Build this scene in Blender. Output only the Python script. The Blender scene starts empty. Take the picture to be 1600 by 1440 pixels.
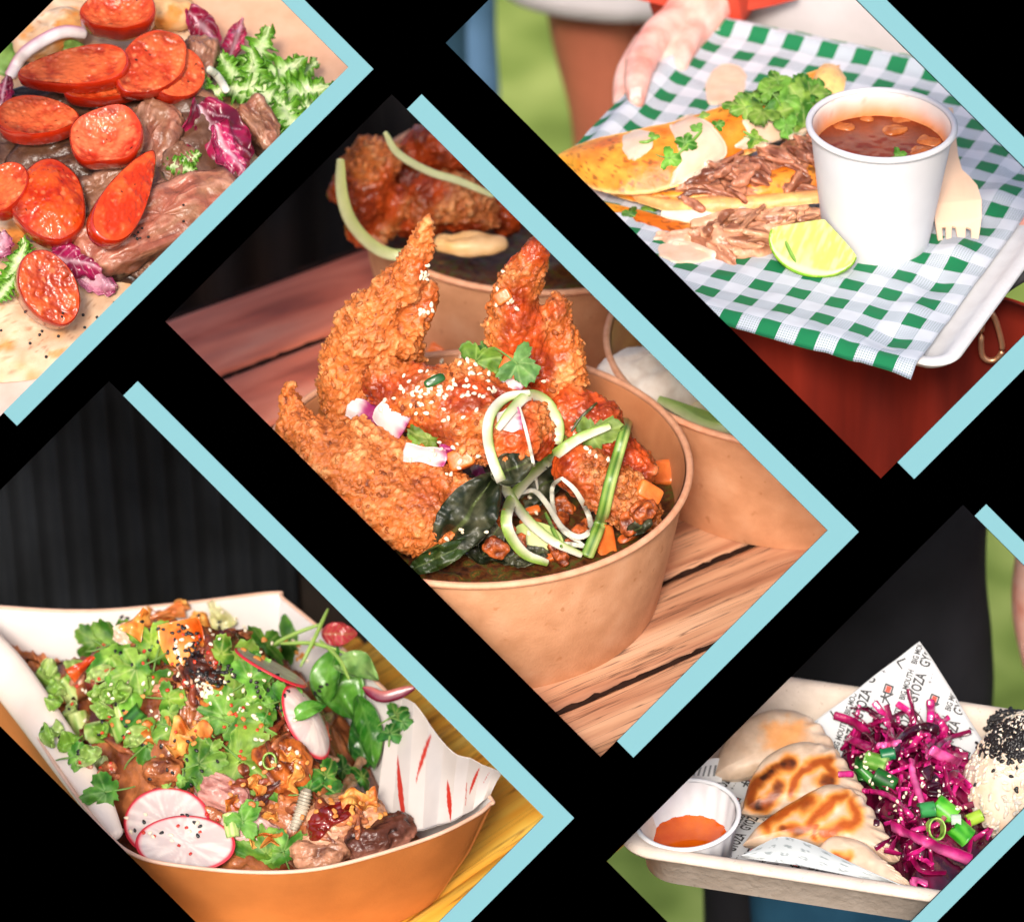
import bpy, math, random
import numpy as np
from mathutils import Matrix, Vector
from mathutils.bvhtree import BVHTree
# ---------------------------------------------------------------- camera, sky, sun, exposure
S = 0.00025                    # one modelling unit (a quarter millimetre) in metres
DC = 7200.0                    # camera distance to the display board, in units
TH = math.radians(33.0)        # the camera looks down by this much
cs, sn = math.cos(TH), math.sin(TH)
AX = np.array([1.0, 0, 0]); AU = np.array([0, sn, cs]); AW = np.array([0, -cs, sn])   # right, up the board, towards camera
SUN_EL, SUN_AZ = 39.5, -7.0   # elevation; azimuth from straight behind the camera, + = from the right
scene = bpy.context.scene
cam_d = bpy.data.cameras.new('camera'); cam = bpy.data.objects.new('camera', cam_d)
scene.collection.objects.link(cam); scene.camera = cam
cam.matrix_world = Matrix(((1, 0, 0, 0), (0, AU[1], AW[1], AW[1]*DC*S), (0, AU[2], AW[2], AW[2]*DC*S), (0, 0, 0, 1)))
cam_d.sensor_width = 36.0; cam_d.lens = 36.0*DC/1600.0
cam_d.clip_start = 0.05; cam_d.clip_end = 200
cam_d.dof.use_dof = True; cam_d.dof.focus_distance = (DC+150)*S
cam_d.dof.aperture_fstop = cam_d.lens/1000.0/(62*S)
world = bpy.data.worlds.new('World'); scene.world = world; world.use_nodes = True
wn = world.node_tree; bgn = wn.nodes['Background']
sky = wn.nodes.new('ShaderNodeTexSky'); sky.sky_type = 'NISHITA'; sky.sun_disc = False
sky.sun_elevation = math.radians(SUN_EL); sky.sun_rotation = math.radians(180-SUN_AZ)
sky.air_density = 0.8; sky.dust_density = 3.5; sky.ozone_density = 0.6
wn.links.new(sky.outputs[0], bgn.inputs[0]); bgn.inputs[1].default_value = 0.15
sun_d = bpy.data.lights.new('sun', 'SUN'); sun_d.energy = 1.9; sun_d.angle = math.radians(11.0); sun_d.color = (1.0, 0.93, 0.84)
sun = bpy.data.objects.new('sun', sun_d); scene.collection.objects.link(sun)
_e, _a = math.radians(SUN_EL), math.radians(SUN_AZ)
_sd = Vector((math.cos(_e)*math.sin(_a), -math.cos(_e)*math.cos(_a), math.sin(_e)))
sun.rotation_euler = _sd.to_track_quat('Z', 'Y').to_euler(); sun.location = _sd*3
scene.view_settings.view_transform = 'Standard'; scene.view_settings.look = 'None'
scene.view_settings.exposure = 0.62; scene.view_settings.gamma = 1.0
scene.cycles.use_denoising = True
rnd = random.Random(7); rng = np.random.default_rng(7)
U = rnd.uniform
# ---------------------------------------------------------------- maths helpers
def A(*v): return np.array(v, dtype=float)
def nrm(v):
    v = np.asarray(v, float); return v/(np.linalg.norm(v, axis=-1, keepdims=True)+1e-12)
def SP(px, py, d):
    k = 1+d/DC
    return AX*(px-800)*k + AU*(720-py)*k - AW*d
def rdir(px, py): return nrm(AX*(px-800)+AU*(720-py)-AW*DC)
CO = AW*DC
def rig(R, t):
    T = np.eye(4); T[:3, :3] = R; T[:3, 3] = t; return T
def axes(z, x):
    z = nrm(z); x = np.asarray(x, float); x = nrm(x-z*np.dot(x, z)); y = np.cross(z, x)
    return np.stack([x, y, z], 1)
def rot(ax, deg):
    return np.array(Matrix.Rotation(math.radians(deg), 3, ax))
class Frame:
    def __init__(s, R, t): s.T = rig(R, t); s.R = R; s.t = np.asarray(t, float)
    def loc(s, p): return (np.asarray(p)-s.t)@s.R
    def wld(s, p): return np.asarray(p)@s.R.T+s.t
    def at(s, px, py, z=0.0):
        o = s.loc(CO); d = rdir(px, py)@s.R; return o+d*((z-o[2])/d[2])
    def atY(s, px, py, y=0.0):
        o = s.loc(CO); d = rdir(px, py)@s.R; return o+d*((y-o[1])/d[1])
    def pose(s, p, yaw=0, pitch=0, roll=0):
        return rig(s.R@rot('Z', yaw)@rot('X', pitch)@rot('Y', roll), s.wld(p))
SF = Frame(np.stack([AX, AU, AW], 1), A(0, 0, 0))
def kz(T): return 1+(-np.dot(T[:3, 3], AW))/DC
# noise
def _h(i, j, k, s):
    n = (i.astype(np.int64)*374761393+j.astype(np.int64)*668265263+k.astype(np.int64)*1274126177+s*974634777) & 0xffffffff
    n = ((n ^ (n >> 13))*1274126177) & 0xffffffff
    n = ((n ^ (n >> 16))*668265263) & 0xffffffff
    return ((n ^ (n >> 15)) & 0xffffff)/float(0xffffff)
def vn(P, s=0):
    P = np.asarray(P, float); i = np.floor(P); f = P-i; f = f*f*(3-2*f); i = i.astype(np.int64); r = 0
    for a in (0, 1):
        for b in (0, 1):
            for c in (0, 1):
                w = (f[:, 0] if a else 1-f[:, 0])*(f[:, 1] if b else 1-f[:, 1])*(f[:, 2] if c else 1-f[:, 2])
                r = r+w*_h(i[:, 0]+a, i[:, 1]+b, i[:, 2]+c, s)
    return r*2-1
def fbm(P, sc, o=4, s=0, g=.5):
    r = 0; a = 1.0; t = 0
    for q in range(o):
        r = r+a*vn(P*sc+q*17.3, s+q); t += a; a *= g; sc *= 2.03
    return r/t
def ridge(P, sc, o=3, s=0):
    r = 0; a = 1.0; t = 0
    for q in range(o):
        r = r+a*(1-np.abs(vn(P*sc+q*7.7, s+q))*2); t += a; a *= .5; sc *= 2.1
    return r/t
def worley(P, sc, s=0):
    P = P*sc; i = np.floor(P).astype(np.int64); m1 = np.full(len(P), 9.0); m2 = np.full(len(P), 9.0)
    for a in (-1, 0, 1):
        for b in (-1, 0, 1):
            for c in (-1, 0, 1):
                ii = i+np.array([a, b, c]); q = [ii[:, 0], ii[:, 1], ii[:, 2]]
                d = (ii[:, 0]+_h(*q, s)-P[:, 0])**2+(ii[:, 1]+_h(*q, s+1)-P[:, 1])**2+(ii[:, 2]+_h(*q, s+2)-P[:, 2])**2
                m2 = np.minimum(m2, np.maximum(m1, d)); m1 = np.minimum(m1, d)
    return np.sqrt(m1), np.sqrt(m2)
def sstep(a, b, x):
    t = np.clip((x-a)/(b-a), 0, 1); return t*t*(3-2*t)
def vnormals(V, F):
    V = np.asarray(V, float); F = np.asarray(F); N = np.zeros_like(V)
    n = np.cross(V[F[:, 1]]-V[F[:, 0]], V[F[:, 2]]-V[F[:, 0]])
    if F.shape[1] == 4: n = n+np.cross(V[F[:, 2]]-V[F[:, 0]], V[F[:, 3]]-V[F[:, 0]])
    for c in range(F.shape[1]):
        for a in range(3): N[:, a] += np.bincount(F[:, c], n[:, a], len(V))
    return nrm(N)
def L(r, g, b):                     # a colour picked as sRGB 0..255, as linear
    f = lambda c: (c/255/12.92 if c/255 <= .04045 else ((c/255+.055)/1.055)**2.4)
    return (f(r), f(g), f(b))
def mixc(a, b, t):
    t = np.asarray(t)[:, None]; return np.asarray(a)*(1-t)+np.asarray(b)*t
# ---------------------------------------------------------------- materials
MATS = {}
def M(name, stops=None, sc=.02, det=4.0, rough=.5, bump=0.0, bsc=.1, coat=0.0, sss=0.0, spec=.5, trans=0.0,
      attr=False, str_=(1, 1, 1), dist=0.0, metal=0.0, rv=0.0, var=.25, sssr=8.0, bdet=5.0, emit=0, leaf=0.0):
    if name in MATS: return MATS[name]
    m = bpy.data.materials.new(name); m.use_nodes = True; nt = m.node_tree; N = nt.nodes; K = nt.links.new
    b = N['Principled BSDF']
    tc = N.new('ShaderNodeTexCoord'); mp = N.new('ShaderNodeMapping'); K(tc.outputs['Object'], mp.inputs[0])
    mp.inputs['Scale'].default_value = [q/S for q in str_]
    nz = N.new('ShaderNodeTexNoise'); K(mp.outputs[0], nz.inputs['Vector'])
    nz.inputs['Scale'].default_value = sc; nz.inputs['Detail'].default_value = det; nz.inputs['Distortion'].default_value = dist
    if stops:
        cr = N.new('ShaderNodeValToRGB'); K(nz.outputs[0], cr.inputs[0]); e = cr.color_ramp.elements
        for i, (p, c) in enumerate(stops):
            q = e[i] if i < 2 else e.new(p)
            q.position = p; q.color = (*c, 1)
        out = cr.outputs[0]
    if attr:
        at = N.new('ShaderNodeAttribute'); at.attribute_name = 'Col'
        mr = N.new('ShaderNodeMapRange'); K(nz.outputs[0], mr.inputs[0]); mr.inputs[1].default_value = .25; mr.inputs[2].default_value = .75
        mr.inputs[3].default_value = 1-var; mr.inputs[4].default_value = 1+var
        vm = N.new('ShaderNodeVectorMath'); vm.operation = 'SCALE'; K(at.outputs['Color'], vm.inputs[0]); K(mr.outputs[0], vm.inputs['Scale'])
        out = vm.outputs[0]
        wt = N.new('ShaderNodeAttribute'); wt.attribute_name = 'Wet'
        m2 = N.new('ShaderNodeMapRange'); K(wt.outputs['Fac'], m2.inputs[0]); m2.inputs[3].default_value = rough; m2.inputs[4].default_value = .1
        K(m2.outputs[0], b.inputs['Roughness'])
    else: b.inputs['Roughness'].default_value = rough
    if rv:
        oi = N.new('ShaderNodeObjectInfo'); hs = N.new('ShaderNodeHueSaturation'); K(out, hs.inputs['Color'])
        m3 = N.new('ShaderNodeMapRange'); K(oi.outputs['Random'], m3.inputs[0]); m3.inputs[3].default_value = 1-rv; m3.inputs[4].default_value = 1+rv
        K(m3.outputs[0], hs.inputs['Value']); out = hs.outputs[0]
    K(out, b.inputs['Base Color'])
    b.inputs['Coat Weight'].default_value = coat; b.inputs['Coat Roughness'].default_value = .12
    b.inputs['Subsurface Weight'].default_value = sss; b.inputs['Subsurface Radius'].default_value = (1, .5, .3); b.inputs['Subsurface Scale'].default_value = sssr*S
    b.inputs['Specular IOR Level'].default_value = spec; b.inputs['Transmission Weight'].default_value = trans; b.inputs['Metallic'].default_value = metal
    if bump:
        n2 = N.new('ShaderNodeTexNoise'); K(mp.outputs[0], n2.inputs['Vector']); n2.inputs['Scale'].default_value = bsc; n2.inputs['Detail'].default_value = bdet
        bp = N.new('ShaderNodeBump'); K(n2.outputs[0], bp.inputs['Height']); bp.inputs['Strength'].default_value = 1.0; bp.inputs['Distance'].default_value = bump*S
        K(bp.outputs[0], b.inputs['Normal'])
    if leaf:                         # thin translucent leaf or paper
        tr = N.new('ShaderNodeBsdfTranslucent'); K(out, tr.inputs[0]); mx = N.new('ShaderNodeMixShader'); mx.inputs[0].default_value = leaf
        K(b.outputs[0], mx.inputs[1]); K(tr.outputs[0], mx.inputs[2]); K(mx.outputs[0], N['Material Output'].inputs[0])
    MATS[name] = m; return m
def nodes_of(m): return m.node_tree.nodes, m.node_tree.links.new
# ---------------------------------------------------------------- objects
REG = []; REGON = [True]
class Th:
    def __init__(s, o, T): s.o = o; s.T = T
def setT(o, T, parentT=None):
    if parentT is not None: T = np.linalg.inv(parentT)@T
    m = np.array(T, float); m[:3, 3] *= S
    o.matrix_basis = Matrix(m.tolist())
def link(o): scene.collection.objects.link(o); return o
def mesh(name, V, F, col=None, wet=None, uv=None, smooth=True, sharp=None):
    V = np.asarray(V, float)*S; me = bpy.data.meshes.new(name)
    if isinstance(F, np.ndarray):
        n, k = F.shape; me.vertices.add(len(V)); me.vertices.foreach_set('co', V.astype(np.float32).ravel())
        me.loops.add(n*k); me.loops.foreach_set('vertex_index', F.astype(np.int32).ravel())
        me.polygons.add(n); me.polygons.foreach_set('loop_start', np.arange(0, n*k, k, dtype=np.int32))
        me.update(calc_edges=True)
    else: me.from_pydata(V.tolist(), [], [list(map(int, f)) for f in F])
    me.polygons.foreach_set('use_smooth', [smooth]*len(me.polygons))
    if sharp: me.set_sharp_from_angle(angle=math.radians(sharp))
    if col is not None:
        a = me.color_attributes.new('Col', 'FLOAT_COLOR', 'POINT'); c = np.ones((len(V), 4)); c[:, :3] = np.clip(col, 0, 1); a.data.foreach_set('color', c.ravel())
    if wet is not None:
        a = me.attributes.new('Wet', 'FLOAT', 'POINT'); a.data.foreach_set('value', np.asarray(wet, float))
    if uv is not None:
        l = me.uv_layers.new(name='UVMap'); vi = np.zeros(len(me.loops), np.int32); me.loops.foreach_get('vertex_index', vi)
        l.data.foreach_set('uv', np.asarray(uv, float)[vi].ravel())
    me.validate(); return me
def thing(name, label, cat, T, group=None):
    o = link(bpy.data.objects.new(name, None)); o.empty_display_size = .01; setT(o, T)
    o['label'] = label; o['category'] = cat
    if group: o['group'] = group
    return Th(o, T)
def register(V, F, T):
    W = np.asarray(V)@T[:3, :3].T+T[:3, 3]
    REG.append(BVHTree.FromPolygons(W.tolist(), F.tolist() if isinstance(F, np.ndarray) else [list(map(int, f)) for f in F]))
def part(name, VF, mat, th, reg=False, kind=None, label=None, T=None, data=None, **kw):
    """one mesh that is a part of th (a Th); T = its own world pose if it has one"""
    V, F = VF[0], VF[1]
    me = data or mesh(name, V, F, **kw)
    if not me.materials: me.materials.append(mat)
    o = link(bpy.data.objects.new(name, me)); o.parent = th.o
    if T is not None: setT(o, T, th.T)
    if kind: o['kind'] = kind
    if label: o['label'] = label
    TT = th.T if T is None else T
    if reg and REGON[0]: register(V, F, TT)
    return Th(o, TT)
def solo(name, VF, mat, T, label=None, cat=None, group=None, kind=None, reg=False, data=None, **kw):
    V, F = VF[0], VF[1]
    me = data or mesh(name, V, F, **kw)
    if not me.materials: me.materials.append(mat)
    o = link(bpy.data.objects.new(name, me)); setT(o, T)
    if label: o['label'] = label
    if cat: o['category'] = cat
    if group: o['group'] = group
    if kind: o['kind'] = kind
    if reg and REGON[0]: register(V, F, T)
    return Th(o, T)
def clear_reg(): REG.clear()
def hit(px, py, lift=0.0):
    d = rdir(px, py); best = None
    for b in REG:
        r = b.ray_cast(Vector(CO), Vector(d))
        if r[0] is not None and (best is None or r[3] < best[2]): best = (np.array(r[0]), np.array(r[1]), r[3])
    if best is None: return None
    p, n, t = best
    if np.dot(n, d) > 0: n = -n
    return p+n*lift*.4-d*lift*.8, n, t
def hitpose(px, py, ang=0.0, lift=0.0, cam_=.5, spin=0.0, up=0.0):
    """pose on the visible surface at a pixel; x axis at ang degrees on screen; z between surface normal and camera"""
    h = hit(px, py, lift)
    if h is None: return None
    ns = [h[1]]
    for q in range(4):
        g = hit(px+8*math.cos(q*1.57), py+8*math.sin(q*1.57))
        if g is not None: ns.append(g[1])
    n = nrm(np.mean(ns, 0))
    z = nrm(n*(1-cam_)+AW*cam_+A(0, 0, up)); a = math.radians(ang)
    return rig(axes(z, AX*math.cos(a)+AU*math.sin(a)), h[0])
def face(p, n, ang):
    """pose at world point p; n = normal as (right, up, towards camera); x axis at ang degrees on screen"""
    a = math.radians(ang); return rig(axes(AX*n[0]+AU*n[1]+AW*n[2], AX*math.cos(a)+AU*math.sin(a)), p)
def drape(pts, lift=6.0, n=24, smooth=2):
    """world points of a path given in pixels, lying on what is there"""
    P = spline(np.array([[a, b, 0] for a, b in pts], float), n)[:, :2]; d = []
    for x, y in P:
        h = hit(x, y); d.append(np.nan if h is None else h[2])
    d = np.array(d)
    if np.isnan(d).all(): return None
    ok = ~np.isnan(d); d = np.interp(np.arange(len(d)), np.where(ok)[0], d[ok])
    for q in range(smooth):
        e = np.pad(d, 1, 'edge'); sm = (e[:-2]+e[1:-1]*2+e[2:])/4; d = np.minimum(sm, d+3)
    return np.array([CO+rdir(x, y)*(t-lift) for (x, y), t in zip(P, d)])
# ---------------------------------------------------------------- shapes (all return vertices, faces)
def spline(P, n):
    P = np.asarray(P, float)
    if len(P) == 2: return P[0]+(P[1]-P[0])*np.linspace(0, 1, n)[:, None]
    Q = np.vstack([2*P[0]-P[1], P, 2*P[-1]-P[-2]]); out = []
    for u in np.linspace(0, len(P)-1-1e-9, n):
        i = int(u); t = u-i; a, b, c, d = Q[i:i+4]
        out.append(.5*(2*b+(c-a)*t+(2*a-5*b+4*c-d)*t*t+(3*b-a-3*c+d)*t**3))
    return np.array(out)
def grid_faces(nu, nv, wrap=False):
    i = np.arange(nu-1)[:, None]; j = np.arange(nv if wrap else nv-1)[None, :]; j2 = (j+1) % nv
    return np.stack([i*nv+j, i*nv+j2, (i+1)*nv+j2, (i+1)*nv+j], -1).reshape(-1, 4)
def tube(P, ra, rb=None, hint=(0, 0, 1), n=12, sq=1.0, roundend=True, m=None):
    P = np.asarray(P, float); ra = np.atleast_1d(np.asarray(ra, float)); rb = ra if rb is None else np.atleast_1d(np.asarray(rb, float))
    m = m or max(8, len(P)); 
    if len(ra) == 1: ra = np.repeat(ra, len(P))
    if len(rb) == 1: rb = np.repeat(rb, len(P))
    ra, rb = [np.interp(np.linspace(0, 1, len(P)), np.linspace(0, 1, len(q)), q) for q in (ra, rb)]
    Q = spline(np.hstack([P, ra[:, None], rb[:, None]]), m); P, ra, rb = Q[:, :3], np.maximum(Q[:, 3], .05), np.maximum(Q[:, 4], .05)
    if roundend:
        t0 = nrm(P[0]-P[1]); t1 = nrm(P[-1]-P[-2]); e0, e1 = min(ra[0], rb[0]), min(ra[-1], rb[-1]); k = [.98, .9, .7, .4]
        P = np.vstack([[P[0]+t0*e0*q for q in k], P, [P[-1]+t1*e1*q for q in k[::-1]]])
        w = np.sqrt(1-np.array(k)**2)
        ra = np.concatenate([ra[0]*w, ra, ra[-1]*w[::-1]]); rb = np.concatenate([rb[0]*w, rb, rb[-1]*w[::-1]])
    T = nrm(np.gradient(P, axis=0)); H = np.asarray(hint, float)
    if H.ndim == 1: H = np.repeat(H[None], len(P), 0)
    elif len(H) != len(P): H = nrm(spline(H, len(P)))
    B = nrm(np.cross(H, T)); N = np.cross(T, B)
    a = np.linspace(0, 2*np.pi, n, endpoint=False); c = np.sign(np.cos(a))*np.abs(np.cos(a))**sq; s_ = np.sign(np.sin(a))*np.abs(np.sin(a))**sq
    V = P[:, None]+ra[:, None, None]*c[None, :, None]*B[:, None]+rb[:, None, None]*s_[None, :, None]*N[:, None]
    V = V.reshape(-1, 3); F = grid_faces(len(P), n, True); k = len(V)
    V = np.vstack([V, P[0], P[-1]])
    f = [[k, (j+1) % n, j, j] for j in range(n)]+[[k+1, (len(P)-1)*n+j, (len(P)-1)*n+(j+1) % n, (len(P)-1)*n+(j+1) % n] for j in range(n)]
    return V, tri(np.vstack([F, f]))
def tri(F):
    F = np.asarray(F); a = F[:, [0, 1, 2]]; b = F[:, [0, 2, 3]]; F = np.vstack([a, b])
    return F[(F[:, 0] != F[:, 1]) & (F[:, 1] != F[:, 2]) & (F[:, 0] != F[:, 2])]
def join(*parts):
    V, F, o = [], [], 0
    for v, f in parts: V.append(v); F.append(np.asarray(f)+o); o += len(v)
    k = max(f.shape[1] for f in F)
    if any(f.shape[1] != k for f in F): F = [tri(f) if f.shape[1] == 4 else f for f in F]
    return np.vstack(V), np.vstack(F)
def union(parts, voxel, smooth=0):
    V, F = join(*[(v, tri(f) if np.asarray(f).shape[1] == 4 else f) for v, f in parts])
    me = bpy.data.meshes.new('tmp'); me.from_pydata(V.tolist(), [], F.tolist()); o = link(bpy.data.objects.new('tmp', me))
    md = o.modifiers.new('r', 'REMESH'); md.mode = 'VOXEL'; md.voxel_size = voxel
    if smooth: s_ = o.modifiers.new('s', 'SMOOTH'); s_.iterations = smooth; s_.factor = .5
    dg = bpy.context.evaluated_depsgraph_get(); ev = o.evaluated_get(dg); m2 = ev.to_mesh()
    v = np.zeros(len(m2.vertices)*3, np.float32); m2.vertices.foreach_get('co', v)
    m2.calc_loop_triangles(); f = np.zeros(len(m2.loop_triangles)*3, np.int32); m2.loop_triangles.foreach_get('vertices', f)
    ev.to_mesh_clear(); bpy.data.objects.remove(o); bpy.data.meshes.remove(me)
    return v.reshape(-1, 3).astype(float), f.reshape(-1, 3)
def ball(a, b, c, e=1.0, nu=24, nv=32):
    """superellipsoid: e=1 round, towards 0 boxy"""
    ph = np.linspace(-np.pi/2, np.pi/2, nu)[:, None]; th = np.linspace(0, 2*np.pi, nv, endpoint=False)[None]
    f = lambda w: np.sign(w)*np.abs(w)**e
    V = np.stack([a*f(np.cos(ph))*f(np.cos(th)), b*f(np.cos(ph))*f(np.sin(th)), c*f(np.sin(ph))*np.ones_like(th)], -1).reshape(-1, 3)
    return V, grid_faces(nu, nv, True)
def lump(a, b, c, e=.8, amp=4, sc=.05, nu=30, nv=40, s=0, o=3):
    V, F = ball(a, b, c, e, nu, nv); N = nrm(V/np.array([a*a, b*b, c*c])); d = fbm(V+s*31.7, sc, o, s)
    return V+N*(amp*d)[:, None], F, d
def lathe(prof, n=72):
    P = np.asarray(prof, float); a = np.linspace(0, 2*np.pi, n, endpoint=False)
    V = np.stack([P[:, 0][:, None]*np.cos(a), P[:, 0][:, None]*np.sin(a), np.repeat(P[:, 1][:, None], n, 1)], -1).reshape(-1, 3)
    return V, grid_faces(len(P), n, True)
def loft(rings, cap0=True, cap1=True):
    m, n = len(rings), len(rings[0]); V = np.vstack(rings); F = grid_faces(m, n, True); k = len(V); f = []
    if cap0: V = np.vstack([V, rings[0].mean(0)]); f += [[k, (j+1) % n, j, j] for j in range(n)]; k += 1
    if cap1: V = np.vstack([V, rings[-1].mean(0)]); f += [[k, (m-1)*n+j, (m-1)*n+(j+1) % n, (m-1)*n+(j+1) % n] for j in range(n)]
    return V, (tri(np.vstack([F, f])) if f else F)
def rrect(w, h, r, z, cx=0, cy=0, n=10, side=1):
    out = []
    for (sx, sy, a0) in ((1, 1, 0), (-1, 1, 90), (-1, -1, 180), (1, -1, 270)):
        for a in np.linspace(a0, a0+90, n):
            out.append([cx+sx*(w/2-r)+r*math.cos(math.radians(a)), cy+sy*(h/2-r)+r*math.sin(math.radians(a)), z])
    out = np.array(out)
    if side > 1:                                  # cut the straight sides into short pieces
        d = np.roll(out, -1, 0)-out; out = np.vstack([out[i]+d[i]*(np.arange(side if i % n == n-1 else 1)/(side if i % n == n-1 else 1))[:, None] for i in range(len(out))])
    return out
def thick(V, F, t):
    """give a sheet a thickness: closed shell"""
    V = np.asarray(V, float); F = np.asarray(F); N = vnormals(V, F); n = len(V)
    E = {}
    for f in F:
        for i in range(len(f)):
            a, b = int(f[i]), int(f[(i+1) % len(f)])
            if a != b:
                if (b, a) in E: del E[(b, a)]
                else: E[(a, b)] = 1
    V2 = np.vstack([V+N*t/2, V-N*t/2]); G = F[:, ::-1]+n
    side = np.array([[a, a+n, b+n, b][::-1] for a, b in E]).reshape(-1, 4)
    if F.shape[1] == 4: return V2, np.vstack([F, G, side])
    return V2, np.vstack([F, G, side[:, [0, 1, 2]], side[:, [0, 2, 3]]])
def sheet(fn, nu, nv, t=0):
    u = np.repeat(np.linspace(0, 1, nu), nv); v = np.tile(np.linspace(0, 1, nv), nu)
    V = fn(u, v); F = grid_faces(nu, nv)
    if t:
        V, F = thick(V, F, t); u = np.tile(u, 2); v = np.tile(v, 2)
    return V, F, u, v
def box(w, d, h, b=1.5, c=(0, 0, 0)):
    return loft([rrect(w-2*b, d-2*b, b, -h/2, n=3), rrect(w, d, b*1.5, -h/2+b, n=3), rrect(w, d, b*1.5, h/2-b, n=3), rrect(w-2*b, d-2*b, b, h/2, n=3)])
def leafV(Ln, W, bend=.3, fold=.2, wave=.1, s=0, nu=22, nv=9, tip=.8, jag=0):
    def fn(u, v):
        w = np.sin(np.pi*np.clip(u, 0, 1)**tip)**.75*W/2+.6; q = v*2-1
        x = (u-.5)*Ln; y = q*w*(1+jag*np.sin(u*40+s)*.5)
        z = -bend*Ln*(u-.5)**2*2+fold*W*np.abs(q)*np.sin(np.pi*u)*.5+wave*W*vn(np.stack([u*5+s, q*1.5, 0*u], 1), s)
        return np.stack([x, y, z], 1)
    return sheet(fn, nu, nv)
def coriander(R, s=0, bend=.25, lobes=3):
    n, m = 64, 8; a = np.linspace(0, 2*np.pi, n, endpoint=False); r0 = rng.uniform(.85, 1.1, 5)
    d = np.abs(((a+np.pi) % (2*np.pi))-np.pi)
    lb = rng.uniform(.8, 1.12, 3)[np.clip(np.floor((((a+np.pi) % (2*np.pi))-np.pi+1.08*1.5)/1.08), 0, 2).astype(int)]
    env = (.26+.74*(.24+.76*np.abs(np.cos(d*(1.45 if int(s) % 2 else 2.25)))**.7)*lb)*(1-.55*sstep(1.9, 2.9, d))
    r = R*env*(1+.13*np.abs(np.sin(a*8+s))**.7+.06*np.sin(a*23+2*s)); sx, sy = rng.uniform(.85, 1.2, 2)
    k = np.linspace(0, 1, m)[:, None]; x = (k*r*np.cos(a)).ravel()*sx; y = (k*r*np.sin(a)).ravel()*sy
    q = np.hypot(x, y)/R; z = -bend*R*q**2+R*.09*np.cos(a*3*1)[None].repeat(m, 0).ravel()*q+R*.1*vn(np.stack([x/R*3+s, y/R*3, 0*x], 1), s)
    return np.stack([x, y, z], 1), grid_faces(m, n, True)
def disc(a, b, t, bow=0.0, s=0, n=72, wob=.03, m=14, egg=0.0):
    """sliced round: top face and side+bottom as two meshes"""
    th = np.linspace(0, 2*np.pi, n, endpoint=False); o = 1+wob*vn(np.stack([np.cos(th)*1.5+s, np.sin(th)*1.5, 0*th], 1), s)
    R = np.stack([a*np.cos(th)*o, b*np.sin(th)*o], 1); g = max(24, 2*m)
    gu, gv = np.meshgrid(np.linspace(-1, 1, g), np.linspace(-1, 1, g), indexing='ij'); gu, gv = gu.ravel(), gv.ravel()
    x, y = gu*np.sqrt(1-gv*gv/2), gv*np.sqrt(1-gu*gu/2); q = np.hypot(x, y); ph = np.arctan2(y, x); oo = 1+wob*vn(np.stack([np.cos(ph)*1.5+s, np.sin(ph)*1.5, 0*ph], 1), s)
    top = [np.c_[x*a*oo*.97, y*b*oo*.97*(1+egg*x), t/2-bow*(1-q*q)]]; R[:, 1] *= 1+egg*np.cos(th)
    side = [np.c_[R*q, np.full(n, z)] for q, z in ((.97, t/2), (1.0, t/2-1.5), (1.02, t*.2), (1.0, -t*.3), (.93, -t/2), (.5, -t/2-bow*.3), (.01, -t/2-bow*.3))]
    V = top[0]; V2 = np.vstack(side)
    return (V, grid_faces(g, g)[:, ::-1]), (V2, grid_faces(len(side), n, True)[:, ::-1])
def many(shape, Ts):
    """copies of one small shape at many poses, joined"""
    V, F = shape; out = [V@T[:3, :3].T*sc+T[:3, 3] for T, sc in Ts]; k = len(V)
    return np.vstack(out), np.vstack([F+i*k for i in range(len(out))])
I4 = np.eye(4)

def projuv(W):
    """board coordinates (x-y, x+y in photograph pixels) on the line of sight of world points"""
    q = W-CO; w = -(q@AW); x = 800+(q@AX)*DC/w; y = 720-(q@AU)*DC/w
    return x-y, x+y
def crop(V, F, T, umin=-9e9, umax=9e9, vmin=-9e9, vmax=9e9):
    """leave out the part of a thing that lies in a neighbouring cell"""
    u, v = projuv(np.asarray(V)@T[:3, :3].T+T[:3, 3]); ok = (u > umin) & (u < umax) & (v > vmin) & (v < vmax)
    F = np.asarray(F); F = F[ok[F].all(1)]; used = np.unique(F); m = np.full(len(V), -1); m[used] = np.arange(len(used))
    return np.asarray(V)[used], m[F]
# ---------------------------------------------------------------- the black board with its five openings, and the cyan trims
OPEN = {'A': (-687, 439, 83, 650), 'B': (-244, 465, 759, 2121), 'C': (629, 1338, 763, 2124), 'D': (-1135, -425, 765, 2125), 'E': (-1200, 717, 2293, 2864)}
OPEN['E'] = (-397, 717, 2293, 2862)
def uv2s(u, v): return A((u+v)/2-800, 720-(v-u)/2, 0)
us = sorted({-2300, 2300, *[q for o in OPEN.values() for q in o[:2]]}); vs = sorted({-1300, 4200, *[q for o in OPEN.values() for q in o[2:]]})
Vb, Fb = [], []; T_ = 8.0
def inside(u, v): return any(a < u < b and c < v < d for a, b, c, d in OPEN.values())
solid = {}
for i in range(len(us)-1):
    for j in range(len(vs)-1):
        solid[i, j] = not inside((us[i]+us[i+1])/2, (vs[j]+vs[j+1])/2)
X0, X1, Y0, Y1 = -110-800, 1710-800, 720-1550, 720+45      # the board's own outline, a little larger than what is seen
def clip(P):
    for ax, lim, sg in ((0, X0, 1), (0, X1, -1), (1, Y0, 1), (1, Y1, -1)):
        out = []
        for a, b in zip(P, P[1:]+P[:1]):
            da, db = sg*(a[ax]-lim), sg*(b[ax]-lim)
            if da >= 0: out.append(a)
            if (da >= 0) != (db >= 0): t = da/(da-db); out.append(a+(b-a)*t)
        P = out
        if len(P) < 3: return []
    return P
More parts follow.
